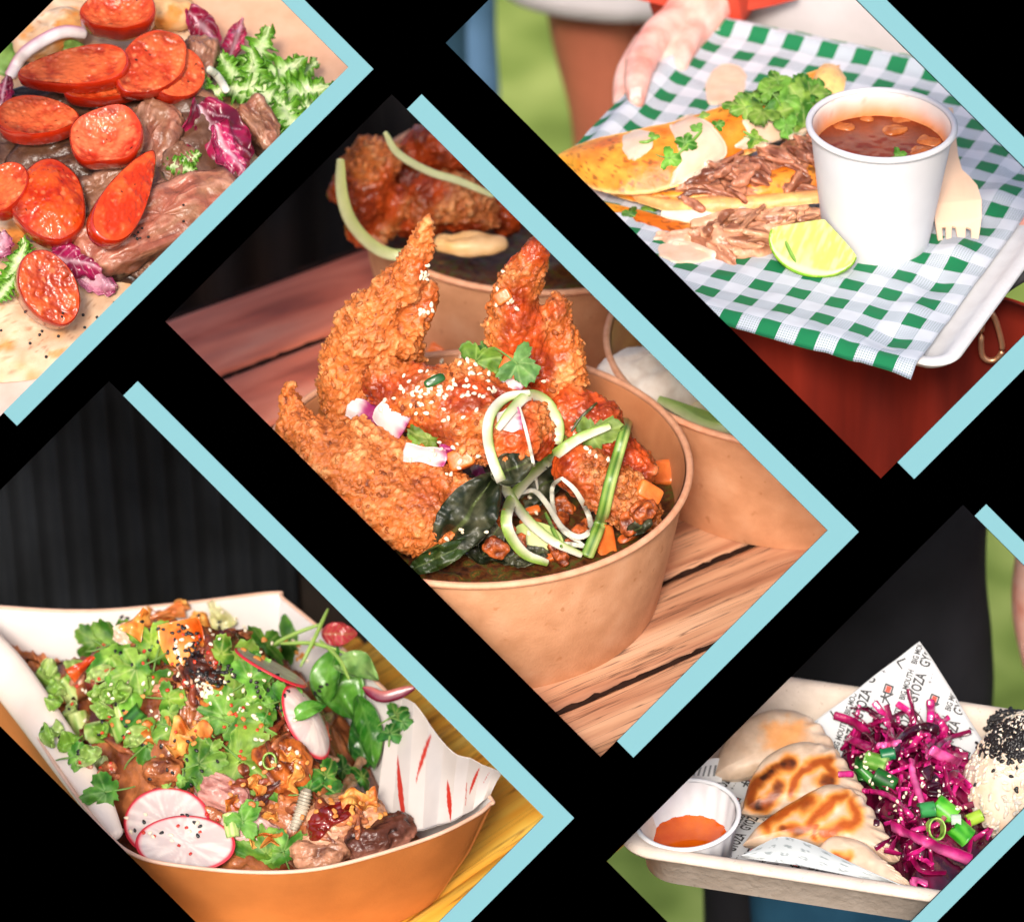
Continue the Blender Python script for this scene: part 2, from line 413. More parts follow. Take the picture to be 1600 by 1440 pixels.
def prism(P, z0, z1):
    n, k = len(P), len(Vb); Vb.extend([q+A(0, 0, z1) for q in P]+[q+A(0, 0, z0) for q in P])
    Fb.append(list(range(k, k+n))); Fb.append(list(range(k+n, k+2*n))[::-1])
    Fb.extend([k+n+i, k+n+(i+1) % n, k+(i+1) % n, k+i] for i in range(n))
for (i, j), ok in solid.items():
    if ok:
        P = clip([uv2s(us[i], vs[j]), uv2s(us[i], vs[j+1]), uv2s(us[i+1], vs[j+1]), uv2s(us[i+1], vs[j])])
        if P: prism(P, -T_, 0)
black = M('black_velvet', [(0, (0.0, 0.0, 0.0)), (1, (0.0, 0.0, 0.0))], spec=0, rough=1)
solo('black_board', (np.array(Vb), Fb), black, SF.T, kind='structure', smooth=False)
cyan = M('cyan_card', [(0, L(104, 150, 158)), (1, L(105, 151, 159))], rough=.8, spec=.1)
def trim(pts, label):
    P = np.array(clip([uv2s(*p) for p in pts])); n = len(P); V = np.vstack([P+A(0, 0, .5), P+A(0, 0, 5)])
    F = [list(range(n))[::-1], list(range(n, 2*n))]+[[i, (i+1) % n, n+(i+1) % n, n+i] for i in range(n)]
    solo('cyan_trim', (V, F), cyan, SF.T, label, 'trim', smooth=False)
def ell(u1, v1, du, dv, u0, v0, label):  # opening's right corner (u1, v1), trim widths, where both legs stop
    trim([(u1, v0), (u1+du, v0), (u1+du, v1+dv), (u0, v1+dv), (u0, v1), (u1, v1)], label)
ell(439, 650, 36, 42, -638, 131, 'pale cyan right-angled trim round the right corner of the sausage and steak opening')
ell(465, 2121, 46, 51, -193, 807, 'pale cyan right-angled trim round the right corner of the fried chicken opening')
ell(1338, 2124, 46, 52, 680, 812, 'pale cyan right-angled trim round the taco and broth opening')
ell(-425, 2125, 45, 49, -1100, 811, 'pale cyan right-angled trim round the right corner of the loaded salad tray opening')
ell(717, 2862, 36, 40, -350, 2328, 'pale cyan right-angled trim along the edges of the dumpling opening')
# ================================================================ fried chicken bowl
B = Frame(np.eye(3), SP(745, 917, 450))        # origin: centre of the bowl's foot on the table; z up
kb = kz(B.T)
plankm = M('weathered_wood', [(0.25, L(104, 58, 40)), (.4, L(180, 124, 92)), (.55, L(210, 160, 124)), (.75, L(224, 184, 152))], sc=.018, det=7, rough=.62, bump=4, bsc=.03, str_=(.09, 1, 1), dist=.4, rv=.08)
def crackle(m, col, sc=.05, w=.02):            # fine dark cracks running along the grain
    N, K = nodes_of(m); b = N['Principled BSDF']; old = b.inputs['Base Color'].links[0].from_socket; mp = [n for n in N if n.type == 'MAPPING'][0]
    m2_ = N.new('ShaderNodeMapping'); K([n for n in N if n.type == 'TEX_COORD'][0].outputs['Object'], m2_.inputs[0]); m2_.inputs['Scale'].default_value = (.022/S, 1/S, 1/S)
    t = N.new('ShaderNodeTexNoise'); K(m2_.outputs[0], t.inputs[0]); t.inputs['Scale'].default_value = sc; t.inputs['Detail'].default_value = 4
    a = N.new('ShaderNodeMath'); a.operation = 'SUBTRACT'; K(t.outputs[0], a.inputs[0]); a.inputs[1].default_value = .5
    c = N.new('ShaderNodeMath'); c.operation = 'ABSOLUTE'; K(a.outputs[0], c.inputs[0])
    r = N.new('ShaderNodeMapRange'); K(c.outputs[0], r.inputs[0]); r.inputs[1].default_value = 0; r.inputs[2].default_value = w; r.inputs[3].default_value = .8; r.inputs[4].default_value = 0
    x = N.new('ShaderNodeMix'); x.data_type = 'RGBA'; K(r.outputs[0], x.inputs[0]); K(old, x.inputs[6]); x.inputs[7].default_value = (*col, 1); K(x.outputs[2], b.inputs['Base Color'])
crackle(plankm, L(60, 38, 30), .07, .016)
redm = M('red_stained_wood', [(0.25, L(104, 44, 32)), (.42, L(206, 108, 82)), (.58, L(232, 138, 110)), (.75, L(242, 164, 136))], sc=.012, det=4, rough=.55, bump=3, bsc=.03, str_=(.2, 1, 1), dist=.6)
def plank(Ln, w, h, s):
    V, F = box(Ln, w, h, 3)
    V, F = sheet(lambda u, v: np.stack([(u-.5)*Ln, (v-.5)*w+1.5*vn(np.stack([u*30, v*0, u*0+s], 1), s)*np.abs(2*v-1), -((np.abs(v*2-1))**18)*9+1.6*vn(np.stack([u*25, v*9, 0*u+s], 1), s)], 1), 120, 26)[:2]
    n, m = 120, 26; e = [i*m for i in range(n)]+[(n-1)*m+j for j in range(1, m)]+[i*m+m-1 for i in range(n-2, -1, -1)]+[j for j in range(m-2, 0, -1)]
    k = len(V); D = V[e].copy(); D[:, 2] = -h; V = np.vstack([V, D]); q = len(e)
    side = np.array([[e[i], e[(i+1) % q], k+(i+1) % q, k+i] for i in range(q)])
    return V, tri(np.vstack([F[:, ::-1], side[:, ::-1]]))
tb = thing('plank_table', 'weathered reddish plank table the kraft chicken bowls stand on', 'table', B.T)
g1 = B.at(866, 1110, 0); g2 = B.at(1140, 990, 0); yaw = math.degrees(math.atan2((g2-g1)[1], (g2-g1)[0])); ux = A(math.cos(math.radians(yaw)), math.sin(math.radians(yaw)), 0); uy = A(-ux[1], ux[0], 0)
edge0 = np.dot(g1, uy)
offs = [-150, 0, 210, 420, 640, 850, 1050, 1240]
far = np.dot(B.at(560, 385, 0), uy)
y = edge0-112; i = 0; ws = [108, 190, 200, 185, 205, 195, 190, 200, 190]
while y < far-40:
    w = ws[i % 9]; w = min(w, far-y) if far-y-w > 60 else far-y
    V, F = plank(3000, w-9, 60, i)
    c = (g1+g2)/2; c = ux*(np.dot(c, ux)+U(-60, 60))+uy*(y+w/2)
    TT = B.T@rig(rot('Z', yaw), c); V, F = crop(V, F, TT, -330, 556, 690, 2205)
    if len(F): part('plank', (V, F), plankm if i < 4 else redm, tb, T=TT, reg=(i < 4), label=None if i < 4 else 'reddish stained plank')
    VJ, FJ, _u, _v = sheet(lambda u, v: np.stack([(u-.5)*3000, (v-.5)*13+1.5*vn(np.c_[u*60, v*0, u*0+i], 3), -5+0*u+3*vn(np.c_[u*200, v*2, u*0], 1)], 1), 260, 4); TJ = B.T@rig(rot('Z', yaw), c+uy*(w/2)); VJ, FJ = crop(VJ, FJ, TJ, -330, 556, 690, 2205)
    if len(FJ): part('dark_joint', (VJ, FJ[:, ::-1]), M('gap_shade', [(.3, L(30, 18, 14)), (.7, L(56, 36, 28))], rough=.9, spec=.1), tb, T=TJ)  # dark strip stands in for the shade down in the plank gap
    y += w; i += 1
apron = M('shaded_apron_wood', [(.3, L(48, 30, 22)), (.7, L(104, 70, 52))], sc=.03, str_=(.2, 1, 1), rough=.7, bump=3)  # table's front face, its shade put into a darker wood colour
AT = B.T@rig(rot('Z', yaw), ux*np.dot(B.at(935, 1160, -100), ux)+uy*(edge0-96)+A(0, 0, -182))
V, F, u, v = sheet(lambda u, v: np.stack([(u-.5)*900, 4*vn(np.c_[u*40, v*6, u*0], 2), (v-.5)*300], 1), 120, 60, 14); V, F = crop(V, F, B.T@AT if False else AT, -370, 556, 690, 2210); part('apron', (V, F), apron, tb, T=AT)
# bowls
kraft = M('kraft_paper', [(.3, L(196, 138, 98)), (.55, L(212, 154, 114)), (.75, L(220, 166, 128))], sc=.02, det=8, rough=.75, bump=1.1, bsc=.22, spec=.25)
def speckle(m, col, sc=.09, th=.72):
    N, K = nodes_of(m); b = N['Principled BSDF']; old = b.inputs['Base Color'].links[0].from_socket; mp = [n for n in N if n.type == 'MAPPING'][0]
    t = N.new('ShaderNodeTexNoise'); K(mp.outputs[0], t.inputs[0]); t.inputs['Scale'].default_value = sc; t.inputs['Detail'].default_value = 2
    r = N.new('ShaderNodeMapRange'); K(t.outputs[0], r.inputs[0]); r.inputs[1].default_value = th; r.inputs[2].default_value = th+.06; r.inputs[4].default_value = .55
    x = N.new('ShaderNodeMix'); x.data_type = 'RGBA'; K(r.outputs[0], x.inputs[0]); K(old, x.inputs[6]); x.inputs[7].default_value = (*col, 1); K(x.outputs[2], b.inputs['Base Color'])
speckle(kraft, L(178, 112, 66), .045, .68)
kraft_in = M('kraft_inside', [(.3, L(196, 122, 78)), (.7, L(212, 140, 94))], sc=.02, rough=.45, spec=.4)
rimm = M('kraft_rim', [(.3, L(218, 150, 112)), (.7, L(234, 174, 138))], sc=.05, rough=.5, spec=.4)
def bowl(T, k, label, reg=True, um=9e9, ul=-9e9):
    t = thing('paper_bowl', label, 'bowl', T, 'kraft paper bowls on the plank table')
    R0, R1, H = 285*k, 328*k, 227*k; cr = lambda VF: crop(VF[0], VF[1], T, ul, um)
    part('wall', cr(lathe([(2, 6), (R0-16, 6), (R0-12, 0), (R0-2, 0), (R0, 3), (R0+(R1-R0)*.5, H*.5), (R1-5, H-9), (R1-5, H)], 128)), kraft, t, reg=reg, sharp=50)
    part('lining', cr(lathe([(R1-8, H), (R1-10, H-4), (R0+(R1-R0)*.5-6, H*.5), (R0-6, 12), (2, 12)], 128)), kraft_in, t, reg=reg)
    a = np.linspace(0, 2*np.pi, 13); part('rolled_rim', cr(lathe([(R1+6*math.cos(q), H+1-6*math.sin(q)) for q in a], 128)), rimm, t)
    return t
bowl(B.T, kb, 'kraft paper bowl in front, heaped with saucy chicken wings and cucumber ribbons', ul=-375)
# chicken
crust = M('fried_crust', attr=True, rough=.5, sc=.12, det=5, var=.22, bump=2.2, bsc=.16, spec=.5, sss=.08, sssr=6, bdet=6)
def chicken(name, parts, label, sauce=0.0, vox=3.0, seed=0, amp=1.0, dark=0.0, sfn=None, frame=B, group='fried chicken pieces in the bowls', smooth=3, um=None):
    V, F = union(parts, vox, smooth); c = V.mean(0); N = vnormals(V, F)
    d1 = fbm(V, .022, 3, seed); f1, f2 = worley(V+6*np.stack([fbm(V, .06, 2, seed+9), fbm(V, .06, 2, seed+5), fbm(V, .06, 2, seed+3)], 1), .062, seed); fl = (f2-f1); r = ridge(V, .075, 3, seed+4); f3, f4 = worley(V, .15, seed+6)
    wet = sstep(.1, .55, fbm(V, .013, 2, seed+20)+sauce*1.6-.55) if sauce else np.zeros(len(V))
    if sfn is not None: wet = np.clip(wet+sfn(V), 0, 1)
    rough = 1-.62*wet
    g5 = fbm(V, .2, 2, seed+8)
    h = amp*(9*d1+(.35+.65*rough)*(9*np.clip(fl, 0, .5)+6*r*np.clip(.5+d1*2, 0, 1))+rough*(4.5*(f4-f3)+2.4*g5))
    V = V+N*h[:, None]-N*4; N2 = vnormals(V, F)
    tone = np.clip(.52+.30*d1+.45*(fl-.3)+.25*r+.15*fbm(V, .25, 2, seed), 0, 1)
    base = mixc(L(92, 34, 12), L(206, 112, 48), sstep(.12, .5, tone)); base = base*(.82+.3*sstep(-.3, .35, fbm(V, .012, 2, seed+31)))[:, None]; base = base*(1-sstep(.55, .95, tone)[:, None])+np.array(L(236, 162, 100))*sstep(.55, .95, tone)[:, None]
    sc = mixc(L(126, 20, 8), L(204, 72, 24), sstep(-.3, .35, fbm(V, .03, 3, seed+2)+.4*(fl-.3)))
    col = base*(1-wet[:, None]*.82)+sc*wet[:, None]*.82
    col *= (1-dark)
    if vox < 5:                          # loose crumbs of batter fried onto the crust
        pk = rng.choice(len(V), 1500); pk = pk[wet[pk] < .45][:560]; cl, cf, _ = lump(5.4, 3.6, 1.9, .7, 2.2, .22, 5, 7, seed)
        Ts = [(rig(axes(N2[i], rng.normal(0, 1, 3)), V[i]+N2[i]*.5), rng.uniform(.4, 1.25)) for i in pk]; CV, CF = many((cl, cf), Ts)
        cc_ = np.repeat(np.clip(col[pk]*rng.uniform(.55, 1.2, (len(pk), 1)), 0, 1), len(cl), 0); F = np.vstack([F, tri(CF)+len(V)]); V = np.vstack([V, CV]); col = np.vstack([col, cc_]); wet = np.r_[wet, np.zeros(len(CV))]
    T = frame.pose(c)
    if um is not None: uu = projuv(T[:3, 3]+V-c)[0]; ok = uu < um; F = F[ok[F].any(1)]
    return solo(name, (V-c, F), crust, T, label, 'chicken', group, reg=True, col=col, wet=wet*.9)
def yp(*p): return [B.atY(a, b, y) for a, b, y in p]
def tb_(p, r, **k): P = [B.atY(a, b, y) for a, b, y in p]; return tube(P, r, n=20, m=22, **k)
# food bed low in the bowl
V, F, u, v = sheet(lambda u, v: np.stack([(12+298*u)*np.cos(v*2*np.pi), (12+298*u)*np.sin(v*2*np.pi), 172-20*u+14*fbm(np.stack([u*300*np.cos(v*6.283), u*300*np.sin(v*6.283), 0*u], 1), .03, 4, 3)], 1), 60, 150)
bed = M('saucy_bed', [(.3, L(48, 26, 14)), (.5, L(96, 52, 24)), (.62, L(70, 74, 28)), (.8, L(170, 84, 40))], sc=.07, det=6, rough=.5, bump=6, bsc=.05, spec=.2)
solo('chicken_sauce_bed', (V*A(kb, kb, kb), F), bed, B.T, 'dark red glossy sauce and scraps lying low in the front kraft bowl', 'sauce', reg=True)
chicken('fried_chicken_wing', [tb_([(560, 720, 40), (548, 640, 50), (556, 560, 60), (585, 500, 60), (622, 450, 60)], [50, 52, 52, 48, 30]), tb_([(585, 520, 50), (625, 535, 50), (640, 560, 60)], [38, 34, 20]), tb_([(612, 460, 60), (640, 420, 62), (660, 375, 64), (668, 340, 66)], [36, 28, 17, 6]), tb_([(640, 500, 60), (664, 478, 62), (676, 455, 62)], [30, 22, 12])],
        'tall crusty golden chicken wing standing up, bare tip pointing at the dark background', seed=1, amp=1.15, sfn=lambda V: .95*np.exp(-((V-B.atY(668, 425, 40))**2).sum(1)/30**2)+.8*np.exp(-((V-B.atY(668, 478, 40))**2).sum(1)/26**2))
chicken('fried_chicken_wing', [tb_([(800, 470, 40), (815, 540, 40), (835, 600, 30), (860, 640, 20)], [40, 56, 54, 40]), tb_([(800, 480, 40), (818, 430, 44), (842, 392, 44), (850, 370, 44)], [42, 34, 24, 12]), tb_([(870, 480, 50), (880, 560, 40), (885, 620, 30)], [22, 34, 32])],
        'upright saucy chicken wing at the right rear of the front bowl', sauce=.55, seed=2)
chicken('fried_chicken_piece', [tb_([(600, 600, 0), (660, 625, -30), (730, 650, -60), (800, 680, -90)], [42, 58, 64, 48]), tb_([(740, 600, -10), (790, 640, -40), (838, 680, -60)], [40, 52, 40])],
        'big glazed chicken piece in the middle of the bowl under scattered sesame seeds', sauce=.56, seed=3, amp=1.25)
chicken('fried_chicken_wing', [tb_([(456, 625, -40), (470, 668, -60), (520, 715, -90), (580, 760, -120), (650, 800, -150)], [18, 38, 58, 70, 70]), tb_([(452, 628, -40), (450, 612, -40), (458, 604, -40)], [15, 13, 8]), tb_([(560, 690, -70), (640, 735, -100), (700, 780, -130)], [36, 48, 46]), tb_([(610, 800, -160), (650, 830, -180), (690, 835, -180)], [40, 40, 30])],
        'crisp golden chicken wing lying across the left of the bowl, pointing to the upper left', seed=4, amp=1.15, sfn=lambda V: .75*np.exp(-((V-B.atY(690, 760, -190))**2).sum(1)/44**2))
chicken('fried_chicken_piece', [tb_([(890, 640, -10), (930, 665, -30), (960, 700, -50)], [40, 46, 40]), tb_([(950, 700, -40), (985, 730, -60), (990, 760, -80)], [40, 42, 30])],
        'red glazed chicken piece by the right wall of the front bowl behind the scallion stalk', sauce=.72, seed=5, amp=1.3)
chicken('fried_chicken_piece', [tb_([(900, 730, -90), (940, 750, -100), (985, 790, -120), (1010, 800, -110)], [44, 46, 40, 28])],
        'small brown and red chicken piece low at the right edge of the front bowl', sauce=.5, seed=6, amp=.9, dark=.12)
# farther bowls with their food
P2 = B.at(850, 482, 0); P3 = B.at(1250, 712, 0)
bowl(B.pose(P2), kb*.97, 'blurred kraft bowl standing behind the upright chicken wings, full of dark fried chicken', um=545)
bowl(B.pose(P3), kb*.97, 'blurred kraft bowl at the right cyan corner with white onion and green slices', um=560)
def LY(*q): return [B.atY(p[0], p[1], P2[1]-110+(p[2] if len(p) > 2 else 0)) for p in q]
def rel(P, *q): return [P+A(*a) for a in q]
chicken('fried_chicken_piece', [tube(LY((575, 350), (572, 300), (590, 262)), [40, 54, 44], n=18, m=16), tube(LY((530, 300), (548, 280), (580, 250)), [20, 34, 40], n=12), tube(LY((600, 350), (622, 310)), [30, 34], n=12)], 'dark craggy fried chicken lump at the left of the rear bowl', seed=11, dark=.2, vox=4, sauce=.5, amp=1.3)
chicken('fried_chicken_piece', [tube(LY((650, 345), (690, 318), (740, 330)), [34, 48, 42], n=18, m=16), tube(LY((660, 300), (700, 300)), [30, 30], n=14)], 'red brown fried chicken lump in the middle of the rear bowl', seed=12, dark=.1, vox=4, sauce=.5, amp=1.6, um=545)
chicken('fried_chicken_piece', [tube(LY((655, 240, 60), (700, 225, 60), (760, 260, 60)), [40, 54, 50], n=18, m=16), tube(LY((640, 285, 40), (720, 275, 50), (790, 330, 50)), [30, 40, 44], n=14)], 'glossy dark red chicken piece topping the rear bowl next to the cyan trim', seed=13, dark=.3, vox=4, sauce=.9, amp=1.3, um=545)
chicken('fried_chicken_piece', [tube(rel(P2, (60, -80, 220), (130, -60, 250), (200, -20, 230)), [60, 70, 60], n=18, m=16)], 'red glazed chicken lump at the right of the rear bowl', seed=14, dark=.3, vox=6, sauce=.8, amp=1.3, um=545)
ribm = M('cucumber_ribbon_flesh', attr=True, rough=.35, var=.08, sc=.05, spec=.5, sss=.15, sssr=6)
def ribbon(name, P, w, th, label, cat, cols, group=None, taper=.6, hint=None, mat=None, frame=B, n=12, w2=None, um=None):
    """a flat peeled strip; cols = colour across from one edge to the other"""
    P = np.asarray(P); c = P.mean(0); m = len(P)
    wr = w/2*(1-(1-taper)*np.abs(np.linspace(-1, 1, m))**4) if w2 is None else np.linspace(w/2, w2/2, m)
    V, F = tube(P-c, wr, np.full(m, th/2), hint=AW if hint is None else hint, n=n, m=m)
    if um is not None: F = F[(projuv(V+c)[0] < um)[F].all(1)]
    a = np.tile(np.cos(np.linspace(0, 2*np.pi, n, endpoint=False)), (len(V)-2)//n); a = np.r_[a, 0, 0]; t = (a+1)/2
    cc = np.array(cols); x = np.linspace(0, 1, len(cc)); col = np.stack([np.interp(t, x, cc[:, i]) for i in range(3)], 1)
    return solo(name, (V, F), mat or ribm, rig(np.eye(3), c), label, cat, group, reg=False, col=col)
def Z5(*p): return [(640+a/3.2, 520+b/3.2) for a, b in p]
pale, grn, dgr, wht = L(206, 208, 164), L(134, 164, 70), L(66, 112, 34), L(216, 213, 196)
def dr(name, pts, w, label, cols, th=3, lift=12, n=34, **k):
    P = drape(pts, lift, n)
    if P is not None: return ribbon(name, P, w*.96, th, label, 'vegetable', cols, 'cucumber ribbons and onion strips on the chicken', **k)
# onion, carrot, cucumber and herb garnish
onionm = M('onion_flesh', attr=True, rough=.3, var=.12, sc=.05, spec=.5, sss=.12, sssr=6)
def onion(px, py, ln, w, ang, label, purple=.25, s=0, cat='onion'):
    V, F, u, v = sheet(lambda u, v: np.stack([(u-.5)*ln*(1-.2*np.abs(v-.5)), (v-.5)*w*(1-.35*u*(s % 3-1))*(1-.12*np.sin(u*9+s)), 5*np.sin(np.pi*v)+3*np.sin(u*2.6)+2*vn(np.stack([u*4+s, v*3, 0*u], 1), s)], 1), 18, 14, 4)
    t = sstep(1-purple-.25, 1-purple+.1, u+.12*vn(np.stack([u*3, v*8, 0*u], 1), s)); col = mixc(L(214, 198, 194), L(160, 48, 108), t)
    T = hitpose(px, py, ang, 4, .5)
    if T is not None: solo('onion_piece', (V, F), onionm, T, label, cat, 'diced red onion on the chicken', reg=True, col=col)
onion(565, 642, 52, 34, -20, 'purple edged onion piece left of the other diced onion', .55, 1)
onion(584, 657, 22, 30, 70, 'small bright purple onion wedge between two white onion pieces', .95, 2)
onion(612, 655, 62, 34, -32, 'long white onion slice beside the purple wedge', .03, 3)
onion(663, 712, 72, 26, -8, 'white onion slice with clean edges below the chopped coriander', .02, 4)
onion(803, 592, 46, 44, -50, 'white onion piece beneath the coriander at the upright saucy wing', .02, 5)
onion(795, 658, 40, 30, 10, 'white onion piece seen inside the loop of cucumber ribbon', .02, 6)
onion(747, 738, 26, 16, -60, 'little pink onion scrap beside the dark fried leaf', .6, 7)
onion(697, 700, 24, 14, 0, 'purple onion sliver between white onion and carrot', .9, 8)
carrotm = M('carrot', [(.3, L(214, 96, 34)), (.7, L(236, 128, 56))], sc=.05, rough=.3, spec=.55, sss=.2, sssr=8, bump=.8, bsc=.1)
for px, py, a, b, c, ang, lab in [(1040, 742, 36, 40, 30, -4, 'bright orange carrot cube at the right rim of the front bowl'), (722, 716, 40, 30, 24, 20, 'orange carrot cube beside the white onion slice'), (800, 574, 34, 30, 22, -30, 'orange carrot cube against the upright saucy wing'),
                                  (683, 552, 34, 30, 24, 60, 'orange carrot cube topped with sesame seeds at the bowl centre'), (786, 462, 26, 20, 16, 30, 'pale orange cube stuck to the upright saucy wing'), (1012, 770, 26, 40, 20, 60, 'orange pepper strip near the right rim of the bowl'), (945, 850, 30, 56, 18, 10, 'orange pepper strip behind the scallion stalk')]:
    V, F, d = lump(a*.55, b*.55, c*.55, .35, 1.5, .06, 18, 24, 3); T = hitpose(px, py, ang, 5, .45)
    solo('carrot_cube', (V, F), carrotm, T, lab, 'carrot', 'carrot and pepper pieces on the chicken', reg=True)
greenm = M('leaf_green', attr=True, rough=.5, var=.3, sc=.07, bump=2.0, bsc=.07, spec=.35, leaf=.2)
def leafcol(V, c1, c2, vein=None, u=None, v=None, s=0):
    t = sstep(-.35, .35, fbm(V, .04, 3, s)); col = mixc(c1, c2, t)
    return col
def cori(px, py, R, ang, label, s=0, c1=L(62, 104, 28), c2=L(112, 152, 58), group='coriander leaves', cam_=.55, lift=6, name='coriander_leaf', reg=False, cat='herb', bend=.25):
    T = hitpose(px, py, ang, lift, cam_)
    if T is None: return
    V, F = coriander(R, s, bend); n = len(V)
    ph = np.arctan2(V[:, 1], V[:, 0]); rr = np.hypot(V[:, 0], V[:, 1])/R
    vein = np.zeros(n)
    for a in (0, .7, -.7, 1.35, -1.35): vein = np.maximum(vein, np.exp(-((np.sin(ph-a)*rr*R)/1.5)**2)*(np.cos(ph-a) > 0)*(rr > .06))
    col = mixc(c1, c2, sstep(-.4, .4, fbm(V, .05, 3, s))); col = col*(1-.45*vein[:, None])+np.array(L(160, 190, 110))*.45*vein[:, None]
    col = np.clip(col*rng.uniform(.7, 1.3)*np.array([rng.uniform(.8, 1.35), 1, rng.uniform(.7, 1.2)]), 0, 1)
    V2, F2 = thick(V, F, 1.6); col = np.vstack([col, col]); q = U(-.5, .5)
    SV, SF_ = tube(np.array([[0, 0, 0], [-R*.8, R*.2*q, -R*.2], [-R*1.25, R*.6*q, -R*.45]]), [1.8, 1.6, 1.3], n=6, m=8)
    F2 = np.vstack([tri(F2) if F2.shape[1] == 4 else F2, SF_+len(V2)]); V2 = np.vstack([V2, SV]); col = np.vstack([col, np.tile(np.array(L(120, 160, 80)), (len(SV), 1))])
    return solo(name, (V2, F2), greenm, T, label, cat, group, col=col, reg=reg)
cori(672, 686, 34, 160, 'chopped dark coriander bunch above the white onion slice', 1)
cori(655, 690, 22, 60, 'small coriander leaf tucked beside the chopped bunch', 2)
cori(745, 566, 40, 10, 'coriander leaf left of the upright saucy wing', 3)
cori(770, 562, 34, 200, 'coriander leaf overlapping its neighbour behind the sesame sprinkled chicken', 4, L(50, 100, 40), L(96, 140, 70))
cori(808, 568, 36, -40, 'round coriander leaf lying on the white onion by the upright saucy wing', 5, L(60, 112, 44), L(110, 156, 76))
cori(880, 688, 44, 200, 'frilly coriander leaf under the crossing cucumber ribbon', 6)
cori(925, 680, 40, 20, 'pale coriander leaf behind the scallion stalk', 7, L(96, 128, 56), L(142, 168, 90))
# fried basil leaves
basil = M('fried_leaf', attr=True, rough=.4, var=.4, sc=.06, det=6, bump=3, bsc=.06, spec=.45)
def fried(px, py, ln, w, ang, label, s, bend=.3, cam_=.6, lift=14, c1=L(26, 34, 16), c2=L(88, 88, 66)):
    V, F, u, v = leafV(ln, w, bend, .35, .3, s, 60, 26); V[:, 2] += 9*fbm(V, .035, 3, s)+5*ridge(V, .05, 2, s); u, v = np.tile(u, 2), np.tile(v, 2); q = np.abs(v*2-1)
    col = mixc(c1, c2, sstep(-.2, .5, fbm(np.vstack([V, V]), .03, 4, s))); col = col*(1-(q < .06)[:, None]*.6)+np.array(L(96, 110, 60))*(q < .06)[:, None]*.6
    V, F = thick(V, F, 3); T = hitpose(px, py, ang, lift, cam_); solo('fried_basil_leaf', (V, F), basil, T, label, 'leaf', 'dark fried basil leaves in the front bowl', col=col, reg=True)
fried(728, 800, 165, 84, 52, 'large wrinkled dark fried basil leaf, middle of the bowl front', 1)
fried(838, 770, 150, 56, 40, 'shiny dark green fried leaf crossing behind the cucumber ribbons', 2, .15)
fried(765, 862, 110, 50, -15, 'dark fried leaf low against the front rim of the bowl', 3)
fried(695, 866, 130, 34, 25, 'pointed fried leaf hanging over the front rim of the bowl', 4, .4, .6, 10, L(40, 58, 20), L(110, 120, 60))
fried(800, 730, 70, 50, 20, 'small dark leaf behind the loop of cucumber ribbon', 5)
for px, py, ln, w, ang, lab, q in [(822, 872, 80, 36, 10, 'dark fried leaf lying under the cucumber slice at the front rim', 11), (900, 850, 70, 34, 30, 'dark fried leaf right of the cucumber slice', 12), (775, 835, 80, 40, 60, 'small fried leaf between the big leaf and the cucumber slice', 13), (1000, 815, 60, 28, 50, 'dark green leaf strip by the right front rim', 14)]: fried(px, py, ln, w, ang, lab, q, .2, .4, 8)
for px, py, a, b, ang, lab in [(870, 868, 40, 14, 20, 'orange pepper strip under the ribbons near the front rim'), (925, 846, 44, 16, 60, 'orange pepper strip left of the scallion stalk foot'), (985, 838, 44, 18, 40, 'orange pepper strip along the right front rim'), (884, 790, 40, 16, -50, 'red orange pepper strip behind the white onion loop'), (832, 800, 26, 14, 20, 'red pepper scrap between the ribbons')]:
    V, F, d = lump(a*.5, b*.5, 6, .5, 2, .06, 14, 20, int(a)); T = hitpose(px, py, ang, 6, .4); solo('pepper_strip', (V, F), carrotm, T, lab, 'pepper', 'carrot and pepper pieces on the chicken', reg=True)
for i in range(16):
    x, y = U(760, 1010), U(790, 880)
    if ((x-745)/322)**2+((y-728)/168)**2 > .93: continue
    V, F, d = lump(U(14, 24), U(10, 15), 8, .7, 9, .1, 20, 28, i); T = hitpose(x, y, U(0, 180), 4, .4)
    if T is not None: solo('batter_scrap', (V, F), crust, T, 'small brown saucy batter scrap low in the front of the bowl', 'chicken', 'batter scraps in the front bowl', reg=True, col=mixc(L(90, 34, 14), L(186, 92, 40), sstep(-.4, .4, d)), wet=np.full(len(V), .4))
# cucumber slice
(t1, t2) = disc(44, 30, 9, -3, 3); T = hitpose(842, 848, -25, 12, .5); V = np.vstack([t1[0]]); r = np.hypot(V[:, 0]/44, V[:, 1]/30)
cu = thing('cucumber_slice', 'pale green cucumber slice under the ribbons at the bowl front', 'cucumber', T)
part('flesh', t1, ribm, cu, col=mixc(L(214, 220, 160), L(190, 206, 128), sstep(.3, .8, r)), reg=True); part('peel', t2, M('peel', [(.3, L(84, 120, 40)), (.7, L(130, 160, 70))], rough=.4), cu)
dr('cucumber_ribbon', Z5((440, 480), (520, 375), (600, 310), (690, 350), (745, 460), (735, 560), (700, 640)), 19, 'curled cucumber ribbon forming the top right of the tall loop', [wht, pale, grn])
dr('cucumber_ribbon', Z5((860, 1110), (700, 1030), (560, 900), (455, 730), (395, 560), (400, 420), (480, 325), (600, 300)), 18, 'long white cucumber ribbon forming the left side of the tall loop', [grn, pale, wht, wht], lift=16)
dr('cucumber_ribbon', Z5((690, 1150), (570, 1100), (490, 980), (495, 870), (570, 750), (690, 640), (840, 530), (1000, 465)), 20, 'green edged cucumber ribbon crossing over the tall loop', [wht, pale, grn, grn], lift=24)
dr('onion_strip', Z5((560, 800), (625, 790), (690, 860), (760, 970), (840, 1020), (900, 990), (895, 910), (830, 790), (760, 725)), 10, 'white curled onion strip looping beside the scallion stalk', [wht, wht], lift=20)
